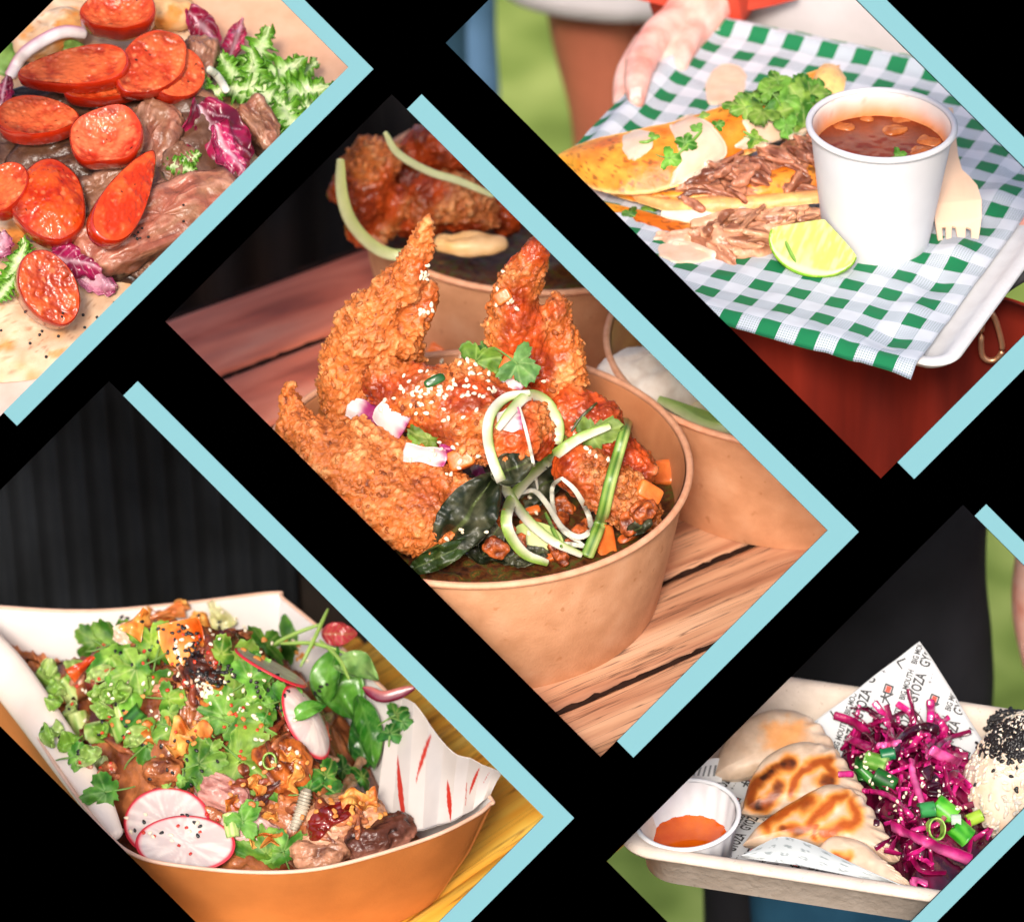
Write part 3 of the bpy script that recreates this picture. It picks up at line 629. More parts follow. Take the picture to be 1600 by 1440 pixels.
dr('onion_strip', Z5((760, 725), (715, 770), (720, 880), (760, 980), (870, 1060)), 8, 'thin white strip hanging from the curled onion loop', [wht, wht], lift=14)
dr('onion_strip', Z5((550, 370), (590, 520), (620, 660), (640, 780)), 6, 'thin white strip hanging straight down inside the tall loop', [wht, wht], lift=18)
dr('onion_strip', Z5((770, 1050), (880, 1065), (900, 1050)), 8, 'short white strip lying at the foot of the scallion stalk', [wht, wht], lift=14)
dr('scallion_stalk', Z5((1090, 440), (1045, 600), (1000, 760), (960, 930), (890, 1110)), 19, 'flat green scallion stalk standing at the right of the ribbons', [dgr, grn, dgr, L(176, 190, 110), grn], th=8, lift=20, w2=22)
dr('herb_stem', Z5((680, 900), (720, 990), (760, 1070)), 7, 'thin green stem lying on the cucumber slice', [dgr, grn], lift=16)
dr('herb_stem', Z5((935, 350), (860, 420), (810, 490)), 5, 'thin dark stem on the red glazed chicken piece', [L(50, 60, 30), L(70, 80, 40)], lift=6)
T = hitpose(678, 594, 25, 8, .5); V, F, d = lump(18, 8, 6, .6, 1, .06, 14, 18, 4)
solo('jalapeno_slice', (V, F), M('jalapeno', [(.4, L(22, 74, 26)), (.6, L(50, 110, 44))], rough=.2, spec=.6), T, 'small dark green chilli slice on the sesame sprinkled chicken', 'chilli', reg=False)
# blurred greens on the rear bowls
def ribP(name, pts, w, label, cols, cat='vegetable', **k): ribbon(name, B.wld(spline(np.array(pts), 30)), w, 5, label, cat, cols, um=550, **k)
ribP('cucumber_ribbon', [B.atY(x, y, P2[1]-250) for x, y in ((532, 250), (534, 300), (548, 345), (580, 382), (615, 398), (650, 394))], 22, 'blurred pale ribbon hanging down the left of the rear bowl', [pale, L(190, 200, 120)])
ribP('cucumber_ribbon', [B.atY(x, y, P2[1]-230) for x, y in ((602, 208), (622, 240), (670, 268), (720, 284), (770, 306))], 14, 'blurred pale ribbon lying over the top of the rear chicken', [pale, L(200, 206, 140)])
V, F, d = lump(62, 26, 18, .8, 10, .03, 20, 28, 2); solo('pickle_slice', (V, F), M('pale_pickle', [(.3, L(226, 170, 100)), (.7, L(240, 200, 150))], rough=.4), B.pose(B.atY(735, 382, P2[1]-240)), 'blurred yellowish pickle lying inside the rear bowl rim', 'pickle')
V, F, d = lump(120, 70, 60, .8, 14, .03, 30, 40, 5); solo('onion_heap', (V, F), M('white_onion', [(.3, L(224, 206, 192)), (.7, L(246, 236, 226))], sc=.04, rough=.4), B.pose(B.atY(1010, 590, P3[1]-60)+A(0, 0, -20), 40), 'blurred white onion heap at the left inside the right hand bowl', 'onion')
for q, (x, y, z, lab) in enumerate([(-110, -40, 215, 'blurred dark green cucumber slice on the white onion in the right hand bowl'), (-20, -80, 200, 'second blurred green cucumber slice, nearer the cyan trim')]):
    V, F, d = lump(66, 34, 16, .8, 3, .03, 20, 28, q); solo('cucumber_slice', (V, F), M('blur_green', [(.3, L(30, 90, 30)), (.7, L(110, 160, 70))], sc=.02, rough=.3), B.pose(P3+A(x-50, y-60, z+30), -20, 25), lab, 'cucumber')
for q in range(5):
    ribP('cucumber_ribbon', [P3+A(-260+q*8, -130-q*8, 200), P3+A(-150, -210-q*10, 206+q*3), P3+A(0, -262+q*12, 212)], 20, ['outermost', 'second', 'middle', 'fourth', 'innermost'][q]+' blurred pale green ribbon along the inside of the right hand bowl', [pale, grn], group='pale ribbons in the right hand bowl')
V, F, u, v = sheet(lambda u, v: np.stack([(5+300*u)*np.cos(v*2*np.pi), (5+300*u)*np.sin(v*2*np.pi), 160+20*fbm(np.stack([u*300*np.cos(v*6.283), u*300*np.sin(v*6.283), 0*u], 1), .02, 3, 3)], 1), 30, 80)
solo('rear_bowl_filling', crop(V*.97, F, B.pose(P2), umax=545), bed, B.pose(P2), 'dark saucy filling under the rear chicken pieces', 'sauce'); solo('right_bowl_filling', crop(V*.97, F, B.pose(P3), umax=560), M('slaw', [(.3, L(210, 190, 150)), (.7, L(236, 226, 200))], sc=.04, rough=.5), B.pose(P3), 'pale slaw filling under the green slices of the right hand bowl', 'salad')
# sesame seeds
seed = ball(4.2, 2.6, 1.7, 1, 6, 8); seed[0][:, 1] *= 1-.35*seed[0][:, 0]/4.2
sesm = M('sesame', [(.3, L(226, 208, 176)), (.7, L(246, 234, 208))], sc=.1, rough=.4, spec=.5)
bsesm = M('black_sesame', [(.3, L(14, 13, 14)), (.7, L(38, 35, 36))], sc=.1, rough=.35, spec=.5)
def seeds(name, zones, mat, label, sc=1.0, seedmesh=seed, cam_=.3, cat='seeds'):
    Ts = []
    for px, py, rx, ry, n in zones:
        for q in range(n):
            a = U(0, 6.283); r = math.sqrt(U(0, 1)); T = hitpose(px+rx*r*math.cos(a), py+ry*r*math.sin(a), U(0, 360), 1.6, cam_)
            if T is not None: Ts.append((T, sc*U(.85, 1.15)))
    if not Ts: return
    c = np.mean([T[:3, 3] for T, s_ in Ts], 0); V, F = many(seedmesh, Ts); solo(name, (V-c, F), mat, rig(np.eye(3), c), label, cat, kind='stuff')
seeds('sesame_seeds', [(690, 590, 75, 38, 40), (700, 640, 50, 26, 11), (720, 600, 60, 26, 16), (664, 425, 12, 18, 8), (664, 478, 14, 16, 8), (790, 470, 20, 50, 7), (650, 640, 60, 30, 8), (690, 716, 60, 26, 14), (760, 800, 90, 60, 9), (830, 600, 60, 30, 6), (940, 700, 50, 50, 5)], sesm, 'white sesame seeds sprinkled over the glazed chicken in the front bowl', 1.2)
# dark surroundings behind the table
darkb = M('dark_cloth', [(.35, L(16, 17, 20)), (.6, L(34, 31, 32)), (.8, L(58, 40, 32))], sc=.002, det=2, rough=.9, spec=.1)
V, F, u, v = sheet(lambda u, v: np.stack([(u-.5)*760, 25*np.sin(u*40), (v-.5)*900], 1), 60, 40, 6)
CT = B.pose(B.atY(490, 300, 1500)); solo('dark_curtain', crop(V, F, CT, umax=560), darkb, CT, 'dark curtain out of focus behind the plank table', 'curtain')
clear_reg()
# ================================================================ tacos on gingham paper, cup of broth, held tray
_d = 30.0
C = Frame(np.eye(3), SP(1422, 612, _d))
c0 = C.at(1105, 38, 0); cx = nrm(C.at(1500, 122, 0)-c0); cy_ = np.cross(A(0, 0, 1), cx)
TR = rig(np.stack([cx, cy_, A(0, 0, 1)], 1), C.wld(c0))                    # tray frame: origin at its far left corner, x right, y away
TRF = Frame(TR[:3, :3], TR[:3, 3])
lr = TRF.at(1484, 580, 12); TW, TD = lr[0], -lr[1]
trayw = M('white_pulp', [(.3, L(212, 209, 208)), (.7, L(222, 220, 219))], sc=.03, rough=.55, bump=.4, bsc=.2, spec=.4)
ty = thing('white_tray', 'white moulded tray held by two hands, carrying tacos and a cup on green checked paper', 'tray', TR)
rg = lambda i, z, r=40: rrect(TW-2*i, TD-2*i, r, z, TW/2, -TD/2, 12, 40)
VF = loft([rg(34, -8, 20), rg(30, -12, 24), rg(14, 0, 34), rg(2, 10, 46), rg(-2, 14, 50), rg(2, 18, 46), rg(16, 18, 40), rg(28, 8, 30), rg(44, -4, 20), rg(60, -4, 10)]); part('tray_body', crop(VF[0], VF[1], TR, umin=548), trayw, ty, reg=True)
ging = M('gingham_paper', [(0, (.85, .86, .87)), (1, (.85, .86, .87))], rough=.6, spec=.25, leaf=.12)
N, K = nodes_of(ging); bs = N['Principled BSDF']; uvn = N.new('ShaderNodeUVMap'); sp = N.new('ShaderNodeSeparateXYZ'); K(uvn.outputs[0], sp.inputs[0])
def mth(op, a, b=None, c=None):
    n = N.new('ShaderNodeMath'); n.operation = op
    for i, q in enumerate((a, b, c)):
        if q is None: continue
        if isinstance(q, (int, float)): n.inputs[i].default_value = q
        else: K(q, n.inputs[i])
    return n.outputs[0]
gx = mth('LESS_THAN', mth('FRACT', mth('DIVIDE', sp.outputs[0], 66.0)), .5); gy = mth('LESS_THAN', mth('FRACT', mth('DIVIDE', sp.outputs[1], 66.0)), .5)
both = mth('MULTIPLY', gx, gy); one = mth('ABSOLUTE', mth('SUBTRACT', gx, gy))
fx = mth('LESS_THAN', mth('FRACT', mth('DIVIDE', sp.outputs[0], 4.2)), .42); fy = mth('LESS_THAN', mth('FRACT', mth('DIVIDE', sp.outputs[1], 4.2)), .42); fd = mth('MULTIPLY', one, mth('MULTIPLY', fx, fy))
def mixn(f, a, b):
    x = N.new('ShaderNodeMix'); x.data_type = 'RGBA'; K(f, x.inputs[0])
    for i, q in ((6, a), (7, b)):
        if isinstance(q, tuple): x.inputs[i].default_value = (*q, 1)
        else: K(q, x.inputs[i])
    return x.outputs[2]
colr = mixn(fd, mixn(both, mixn(one, L(218, 222, 228), L(202, 208, 217)), L(30, 126, 78)), L(120, 150, 140))
K(colr, bs.inputs['Base Color'])
tn = [n for n in N if n.type == 'BSDF_TRANSLUCENT'][0]; K(colr, tn.inputs[0])
PX0, PX1, PY0, PY1 = -30, TW-62, -TD-24, 30
ll = TRF.at(1422, 610, -6)
def paperf(u, v):
    x = PX0+(PX1-PX0)*u; y = PY0+(PY1-PY0)*v; P = np.stack([x, y, 0*x], 1)
    ins = np.minimum(np.minimum(x, TW-x), -y)
    z = 3+4*np.abs(ridge(P+20*fbm(P, .01, 2, 2)[:, None], .009, 3, 9))+17*np.exp(-((ins-8)/22)**2)+3.5*fbm(P, .012, 3, 5)+1.0*fbm(P, .05, 2, 6)
    z += 24*np.exp(-np.maximum(0, TD+y-16)/90)
    z += 9*np.exp(-((x-PX1+60)/30)**2)*np.sin(y*.03)*sstep(.1, .4, u)
    d = np.maximum(0, -TD-y)+np.maximum(0, -6-x)*.6
    z = np.minimum(z, 31)-d*.4
    # the near right corner of the sheet is pulled outwards over the rim
    w = (u**3)*((1-v)**6); x = x+w*(ll[0]-PX1); y = y+w*(ll[1]-PY0); z = z-w*3
    return np.stack([x, y, np.maximum(z, -60)], 1)
V, F, u, v = sheet(paperf, 150, 150, 1.6); cu_ = projuv(V@TR[:3, :3].T+TR[:3, 3])[0]; F = F[(cu_ > 548)[F].all(1)]
solo('checked_paper', (V, F), ging, TR, 'green and white gingham paper sheet lining the white tray and hanging over its near edge', 'paper', reg=True, uv=np.stack([u*(PX1-PX0)+9, v*(PY1-PY0)], 1))
# tacos -----------------------------------------------------------
tort = M('fried_tortilla', attr=True, rough=.42, var=.16, sc=.08, bump=1.4, bsc=.09, spec=.5, sss=.1)
def half(P0, P1, up, Rr, name='taco'):
    return None
def tortcol(V, s, edge):
    n = fbm(V, .02, 3, s); sp = sstep(.3, .42, fbm(V, .16, 2, s+3)+.25*fbm(V, .018, 2, s+6)); c = mixc(L(226, 112, 14), L(246, 172, 58), sstep(-.4, .4, n))
    c = c*(1-edge[:, None])+np.array(L(248, 200, 128))*edge[:, None]; c = c*(1-.72*sp[:, None])+np.array(L(120, 52, 14))*.72*sp[:, None]
    ch = sstep(.52, .6, fbm(V, .03, 3, s+11)); return c*(1-.7*ch[:, None])+np.array(L(60, 30, 14))*.7*ch[:, None]
def CZ(px, py, z): return C.at(px, py, zt+z)
zt = C.loc(TR[:3, 3])[2]+6
def flap(top, bot, bulge, label_name, s, th=7, nu=90, nv=40):
    """a folded tortilla side spanning two edge curves"""
    a = spline(np.array([CZ(*q) for q in top]), nu); b = spline(np.array([CZ(*q) for q in bot]), nu)
    t = np.linspace(0, 1, nv); V = a[:, None]*(1-t)[None, :, None]+b[:, None]*t[None, :, None]; w = np.linalg.norm(a-b, axis=1)
    n = C.loc(C.t+AW*.55+A(0, 0, .45)); n = nrm(n)
    V = V+n*(np.sin(np.pi*t)[None, :, None]*np.minimum(w, 90)[:, None, None]*bulge); V = V.reshape(-1, 3); F = grid_faces(nu, nv)
    V = V+n*(5*fbm(V, .02, 3, s)+1.2*fbm(V, .07, 2, s+1))[:, None]
    tt = np.tile(t, nu); c = V.mean(0); V2, F2 = thick(V-c, F, th); edge = np.r_[tt, tt]; e = np.maximum(sstep(.93, 1, edge), sstep(.06, 0, edge)*.5)
    return V2, F2, c, tortcol(V2, s, e)
taco = thing('taco', 'upper orange fried taco topped with creamy sauce and coriander, left of the cup', 'taco', C.pose(CZ(1080, 260, 30)))
V, F, c, col = flap([(872, 244, 26), (925, 222, 50), (1000, 205, 84), (1090, 182, 100), (1180, 150, 112), (1260, 118, 116), (1312, 104, 112)], [(878, 252, 22), (930, 296, 26), (990, 304, 34), (1060, 292, 44), (1120, 262, 54), (1200, 226, 64), (1300, 186, 70)], .30, '', 1)
part('top_tortilla', (V, F), tort, taco, T=C.pose(c), col=col, reg=True)
V, F, c, col = flap([(1272, 128, 122), (1280, 112, 126), (1290, 103, 126), (1306, 106, 122), (1320, 124, 116)], [(1262, 150, 112), (1275, 148, 112), (1290, 150, 112), (1306, 152, 108), (1316, 156, 104)], .2, '', 9, nu=40, nv=20)
part('curled_end', (V, F), tort, taco, T=C.pose(c), col=col*.55+np.array(L(250, 214, 160))*.45, reg=True)
V, F, c, col = flap([(886, 256, 20), (960, 290, 22), (1040, 300, 26), (1120, 292, 34), (1200, 262, 44), (1290, 240, 50)], [(920, 286, 8), (985, 312, 10), (1060, 322, 14), (1140, 318, 22), (1220, 306, 30), (1300, 292, 36)], .30, '', 2)
part('under_tortilla', (V, F), tort, taco, T=C.pose(c), col=col, reg=True)
taco2 = thing('taco', 'lower taco spilling shredded meat and melted cheese towards the lime wedge', 'taco', C.pose(CZ(1100, 340, 10)))
V, F, c, col = flap([(960, 300, 10), (1040, 312, 14), (1120, 310, 22), (1200, 306, 30), (1300, 298, 36)], [(1000, 316, 12), (1050, 330, 16), (1110, 332, 22), (1190, 326, 28), (1296, 316, 36)], .34, '', 3)
part('top_tortilla', (V, F), tort, taco2, T=C.pose(c), col=col*.5+np.array(L(250, 206, 140))*.5, reg=True)
V, F, c, col = flap([(935, 316, 0), (1000, 330, 4), (1070, 350, 4), (1180, 352, 4), (1290, 345, 6)], [(965, 345, -3), (1010, 358, -3), (1060, 372, -3), (1120, 378, -3), (1240, 366, -2)], .06, '', 4)
part('under_tortilla', (V, F), tort, taco2, T=C.pose(c), col=col*.85, reg=True)
# shredded meat: fibrous lumps
meatm = M('shredded_beef', attr=True, rough=.42, var=.25, sc=.06, det=6, bump=2.2, bsc=.09, spec=.5, sss=.12, sssr=6)
def shred(pts, w, label, s=0, c1=L(118, 66, 44), c2=L(196, 134, 104), frame=None, hint=None, name='meat_shred', group='shredded beef in the tacos', flat=.6, wet=.4, cat='beef'):
    P = np.asarray(pts); c = P.mean(0); V, F = tube(P-c, w, [q*flat for q in w], hint=AW, n=28, m=44); N = vnormals(V, F)
    ax = nrm(P[-1]-P[0]); al = (V@ax)[:, None]*ax; pr = V-al
    fb = fbm(pr*1.0+al*.12, .11, 3, s); V2 = V+N*(fb*min(w[len(w)//2]*.6, 13)+3.5*fbm(V, .05, 3, s+2))[:, None]
    col = mixc(c1, c2, sstep(-.35, .4, fb+.3*fbm(V, .02, 2, s+7)))
    return solo(name, (V2, F), meatm, rig(np.eye(3), c), label, cat, group, reg=True, col=col, wet=np.full(len(V), wet))
def W3(*p): return [C.wld(CZ(*q)) for q in p]
fill = [([(1060, 290, 44), (1110, 288, 44), (1150, 278, 46)], [10, 22, 14]), ([(1128, 268, 52), (1140, 285, 50), (1152, 300, 46)], [14, 24, 16]), ([(1150, 258, 58), (1190, 262, 54), (1215, 275, 48)], [12, 20, 12]),
        ([(1190, 238, 66), (1222, 256, 58), (1250, 262, 54)], [14, 20, 14]), ([(1230, 222, 70), (1258, 246, 64), (1290, 262, 56)], [14, 24, 16]), ([(1255, 205, 74), (1275, 230, 70), (1292, 250, 66)], [12, 20, 16]),
        ([(1262, 262, 56), (1250, 285, 50), (1232, 300, 44)], [12, 16, 8]), ([(1210, 286, 44), (1240, 296, 42), (1275, 300, 42)], [8, 12, 10]), ([(1085, 296, 36), (1130, 304, 36), (1180, 300, 38)], [8, 14, 8])]
ml = ['long strand under the upper tortilla, leftmost', 'thick cut chunk of beef at the middle of the upper taco', 'strand right of the thick beef chunk', 'brown shreds under the white sauce edge', 'dark shredded beef against the cup, upper', 'uppermost beef shreds beside the cup rim', 'curled beef strand hanging towards the lower tortilla', 'thin beef strand lying on the lower tortilla by the cup', 'orange stained beef strand along the fold']
for i, (p, w) in enumerate(fill): shred(W3(*p), w, ml[i]+' in the taco' if len(ml[i]) < 45 else ml[i], 20+i, L(120, 66, 44), L(200, 136, 104))
for i in range(30):
    x = U(1060, 1270); y = 280-(x-1070)*.3+U(-16, 40); a = U(-.9, .5); l = U(14, 34)
    p = drape([(x, y), (x+l*math.cos(a), y-l*math.sin(a)), (x+2*l*math.cos(a), y-2*l*math.sin(a)+U(-12, 12))], 3, 5)
    if p is not None: shred(p, [4, U(6, 13), 4], 'thin brown beef fibre in the filling of the upper taco', 60+i, L(112, 60, 40), L(192, 126, 96), flat=.8)
low = [([(1030, 372, 4), (1055, 374, 8), (1085, 366, 12)], [12, 16, 12], 'pale glossy fat piece at the left end of the spilled meat', 1), ([(1085, 352, 20), (1150, 342, 26), (1230, 335, 28)], [8, 15, 10], 'long strand of beef just under the lower tortilla edge', 0),
       ([(1085, 372, 10), (1140, 382, 14), (1190, 372, 18), (1250, 345, 24)], [14, 26, 26, 14], 'large ragged pulled beef piece spilling out beside the lime', 0), ([(1110, 388, 6), (1135, 402, 4), (1146, 414, 0)], [16, 18, 6], 'beef scrap hanging down in front of the sauce puddle', 0),
       ([(1150, 392, 10), (1200, 378, 14), (1250, 350, 20)], [12, 20, 12], 'long striped beef strand pointing to the lime wedge', 0), ([(1200, 345, 30), (1250, 336, 32), (1300, 345, 26)], [12, 18, 12], 'beef strand between the lower tortilla and the cup', 0),
       ([(1175, 352, 26), (1210, 350, 26), (1240, 356, 24)], [10, 14, 10], 'dark peppery beef scrap in the middle of the spill', 0)]
for i, (p, w, l, f) in enumerate(low): shred(W3(*p), w, l, 40+i, L(164, 104, 74) if not f else L(210, 160, 130), L(226, 168, 132) if not f else L(240, 214, 190))
for i in range(26):
    x = U(1090, 1280); y = 352+U(-8, 34)-(x-1090)*.06; l = U(12, 28); a = U(-.3, .8)
    p = drape([(x, y), (x+l*math.cos(a), y-l*math.sin(a)+U(-6, 6)), (x+2*l*math.cos(a), y-2*l*math.sin(a))], 3, 6)
    if p is not None: shred(p, [4, U(6, 12), 3], 'light brown beef fibre in the spill of the lower taco', 90+i, L(138, 84, 58), L(218, 160, 122), flat=.8)
cheese = M('melted_cheese', [(.3, L(236, 214, 186)), (.7, L(246, 230, 206))], sc=.03, rough=.3, spec=.5, sss=.3)
for i, (pts, w, l) in enumerate([([(1035, 334, 14), (1080, 340, 14), (1130, 332, 20)], [6, 14, 8], 'white melted cheese under the lower tortilla edge, left'), ([(1155, 330, 26), (1172, 340, 24), (1172, 352, 20)], [10, 10, 4], 'white melted cheese drip in the middle of the lower taco')]):
    P = np.array(W3(*pts)); c = P.mean(0); V, F = tube(P-c, w, [q*.5 for q in w], hint=AW, n=16, m=24); V += 2*fbm(V, .04, 2, i)[:, None]*vnormals(V, F); solo('melted_cheese', (V, F), cheese, rig(np.eye(3), c), l, 'cheese')
# creamy sauce
cream = M('creamy_sauce', [(.3, L(226, 188, 158)), (.6, L(234, 202, 176))], sc=.03, rough=.3, spec=.45, coat=.2, sss=.2)
speckle(cream, L(190, 120, 70), .12, .74)
def blobsauce(poly, label, h=5, mat=cream, name='creamy_sauce', lift=0, s=0, cat='sauce'):
    P = spline(np.array([(a, b, 0) for a, b in poly+[poly[0]]], float), 64)[:-1, :2]; c = P.mean(0); m = 14; V = []
    wob = 1+.13*vn(np.c_[np.cos(np.linspace(0, 6.283, 63))*4+s, np.sin(np.linspace(0, 6.283, 63))*4, np.zeros(63)])
    for j in range(m):
        k_ = j/(m-1)
        for q, (x, y) in enumerate(P):
            X_, Y_ = c+(np.array([x, y])-c)*k_*wob[q]; hh = hit(X_, Y_)
            if hh is None: hh = (CO+rdir(X_, Y_)*dl, AW, dl)
            dl = hh[2]; V.append(CO+rdir(X_, Y_)*(hh[2]-(h*(1-k_**4)**.5+(-1.5 if k_ == 1 else 0))-lift))
    V = np.array(V).reshape(m, 63, 3)
    for _ in range(1):
        V[:, :] = (np.roll(V, 1, 1)+2*V+np.roll(V, -1, 1))/4
    V = V.reshape(-1, 3); c3 = V.mean(0)
    V2, F2 = thick(V-c3, grid_faces(m, 63, True), 2.5)
    return solo(name, (V2, F2), mat, rig(np.eye(3), c3), label, cat, reg=True)
blobsauce([(975, 213), (1000, 202), (1018, 214), (1016, 232), (1000, 246), (985, 250), (973, 234)], 'small round creamy sauce spot near the left tip of the upper taco', s=1)
blobsauce([(1044, 186), (1080, 180), (1110, 188), (1125, 205), (1130, 240), (1112, 258), (1090, 274), (1065, 286), (1048, 290), (1052, 270), (1066, 255), (1060, 230), (1050, 205)], 'large creamy sauce pool running down the middle of the upper taco', s=2)
blobsauce([(1158, 188), (1200, 180), (1240, 190), (1262, 205), (1230, 222), (1195, 230), (1160, 234), (1150, 228), (1166, 212)], 'creamy sauce patch under the coriander beside the cup', s=3)
blobsauce([(1110, 112), (1135, 100), (1162, 106), (1166, 128), (1160, 152), (1130, 166), (1108, 160), (1102, 130)], 'thick creamy sauce smear on the checked paper above the taco', s=4, h=7)
blobsauce([(1025, 386), (1060, 376), (1100, 384), (1120, 400), (1095, 410), (1055, 410), (1030, 400)], 'creamy sauce puddle on the checked paper below the spilled meat', s=5, h=6)
# lime
lime = thing('lime_wedge', 'lime wedge with green peel lying before the white cup', 'lime', face(C.wld(CZ(1268, 388, 34)), (-.12, .38, .92), -24))
def limeface(u, v):
    a = np.pi*(1+v); r = u; x = -74*np.cos(np.pi*v); tp = 12+44*(1-np.abs(x/74))**.9; bt = 12-62*np.sin(np.pi*v); return np.stack([x, tp*(1-u)+bt*u, 0*u], 1)
V, F, u, v = sheet(limeface, 40, 60); n_ = len(V); seg = np.abs(np.sin(v*np.pi*4)); rr = .3+.7*u
col = mixc(L(186, 194, 98), L(212, 214, 142), sstep(-.3, .3, fbm(np.c_[u*3, v*40, u*0], 1, 3, 1))); rm = sstep(.86, .92, rr); col = col*(1-rm[:, None])+np.array(L(220, 226, 168))*rm[:, None]; g = sstep(.955, .98, rr); col = col*(1-g[:, None])+np.array(L(116, 170, 24))*g[:, None]
V[:, 2] += 1.2*fbm(np.c_[u*6, v*60, u*0], 1, 2, 1)
part('flesh', (V, F), M('lime_flesh', attr=True, rough=.22, var=.06, spec=.5, sss=.3, sssr=8), lime, col=col, reg=True)
V, F, u, v = sheet(lambda u, v: np.stack([74*np.cos(np.pi*(1+v)), 10+58*np.sin(np.pi*(1+v))*np.cos(u*1.35), -58*np.sin(u*1.35)*np.sin(-np.pi*(1+v))*.75], 1), 16, 60, 3)
part('peel', (V, F), M('lime_peel', [(.3, L(96, 150, 16)), (.7, L(150, 190, 40))], sc=.05, rough=.35, bump=.8, bsc=.15), lime, reg=True)
# cup of broth
cupw = M('white_card', [(.3, L(204, 203, 206)), (.7, L(214, 213, 216))], rough=.5, spec=.35, sc=.01)
bc = C.at(1369, 373, C.loc(TR[:3, 3])[2]+6); Tc = C.pose(A(bc[0], bc[1], C.loc(TR[:3, 3])[2]+4)); k = kz(Tc)
R0, R1, H = 82*k, 111*k, 204*k
cup = thing('paper_cup', 'white paper cup of brown broth standing on the checked paper', 'cup', Tc)
part('wall', lathe([(1, 6), (R0-6, 6), (R0-4, 0), (R0, 0), (R0+1, 6), (R1-2, H-12), (R1-2, H-2)], 96), cupw, cup, reg=True, sharp=50)
def cupin(V):
    z = V[:, 2]/H; t = sstep(.99, .80, z+.05*fbm(V, .03, 3, 2)); c = mixc(L(236, 222, 212), L(232, 130, 30), t*.9)
    s = sstep(.42, .5, fbm(V, .12, 2, 8)); return mixc(c, L(196, 110, 50), s*.5) if False else c*(1-.35*s[:, None])+np.array(L(200, 110, 40))*.35*s[:, None]
V, F = lathe([(R1-5, H-1)]+[(R1-6-(R1-R0)*q, H*(1-q)) for q in np.linspace(.02, .9, 24)], 96)
part('lining', (V, F), M('cup_lining', attr=True, rough=.35, var=.05), cup, col=cupin(V), reg=True)
a = np.linspace(0, 2*np.pi, 13); part('rolled_rim', lathe([(R1+1+5.5*math.cos(q), H-5.5*math.sin(q)) for q in a], 96), cupw, cup, reg=True)
broth = M('broth', [(.3, L(96, 30, 8)), (.7, L(140, 56, 18))], sc=.02, rough=.08, spec=.4)
ra = R1-(R1-R0)*.20-6; V, F, u, v = sheet(lambda u, v: np.stack([ra*u*np.cos(v*6.28319), ra*u*np.sin(v*6.28319), H*.80+2.5*u**12+.5*vn(np.stack([u*12*np.cos(v*6.283), u*12*np.sin(v*6.283), 0*u], 1))], 1), 24, 72)
solo('broth', (V, F), broth, Tc, 'glossy red brown broth filling the white paper cup', 'soup', reg=True)
onm = M('broth_onion', [(.3, L(150, 70, 26)), (.7, L(192, 112, 54))], sc=.05, rough=.2)
for q, (px, py, s1, lab) in enumerate([(1318, 199, 34, 'pale onion piece at the left of the broth'), (1352, 186, 28, 'pale onion piece near the back left of the broth'), (1410, 188, 32, 'pale onion piece at the back right of the broth'), (1398, 204, 40, 'wide onion piece in the middle of the broth'), (1452, 222, 38, 'orange tinted onion piece at the right of the broth'), (1442, 238, 40, 'onion piece against the near right wall of the cup')]):
    Fq = Frame(Tc[:3, :3], Tc[:3, 3]); pz = Fq.at(px, py, H*.80-1); V, F, d = lump(s1*.55, s1*.38, 5, .7, 4, .08, 18, 26, q); solo('onion_piece', (V, F), onm, rig(Tc[:3, :3]@rot('Z', U(-30, 30)), Fq.wld(pz)), lab, 'onion', 'onion pieces floating in the broth')
cori(1404, 245, 14, 20, 'tiny green coriander scrap floating at the near side of the broth', 8, L(70, 130, 20), L(120, 180, 50), None)
# wooden fork leaning against the cup
forkm = M('birch', [(.3, L(222, 184, 154)), (.7, L(234, 202, 174))], sc=.02, str_=(1, .1, 1), rough=.6)
Tf = face(C.wld(CZ(1491, 318, 34)), (.06, .42, .9), 3)
def forkmesh():
    pts = [(-32, -92), (-36, -40), (-37, -5), (-34, 15), (-26, 34), (-17, 52), (-13, 80), (-13, 180), (13, 180), (14, 90), (18, 62), (30, 48), (40, 30), (44, 0), (42, -30), (36, -60), (30, -82), (22, -86), (23, -50), (15, -46), (9, -84), (1, -88), (-2, -46), (-8, -44), (-15, -92), (-21, -94), (-19, -46), (-25, -46), (-27, -96)]
    n = len(pts); V = [(x, y, 3+8*math.exp(-((y)/40)**2)*(x/40)**2) for x, y in pts]; V += [(x, y, z-5) for x, y, z in V]
    import mathutils
    tr = mathutils.geometry.tessellate_polygon([[Vector((x, y, 0)) for x, y in pts]])
    F = [list(t) for t in tr]+[[c+n, b+n, a+n] for a, b, c in tr]+[[i, (i+1) % n, (i+1) % n+n] for i in range(n)]+[[i, (i+1) % n+n, i+n] for i in range(n)]
    return np.array(V, float), np.array(F)
solo('wooden_fork', forkmesh(), forkm, Tf, 'pale wooden fork standing tines down between the cup and the tray rim', 'fork', smooth=False, reg=True)
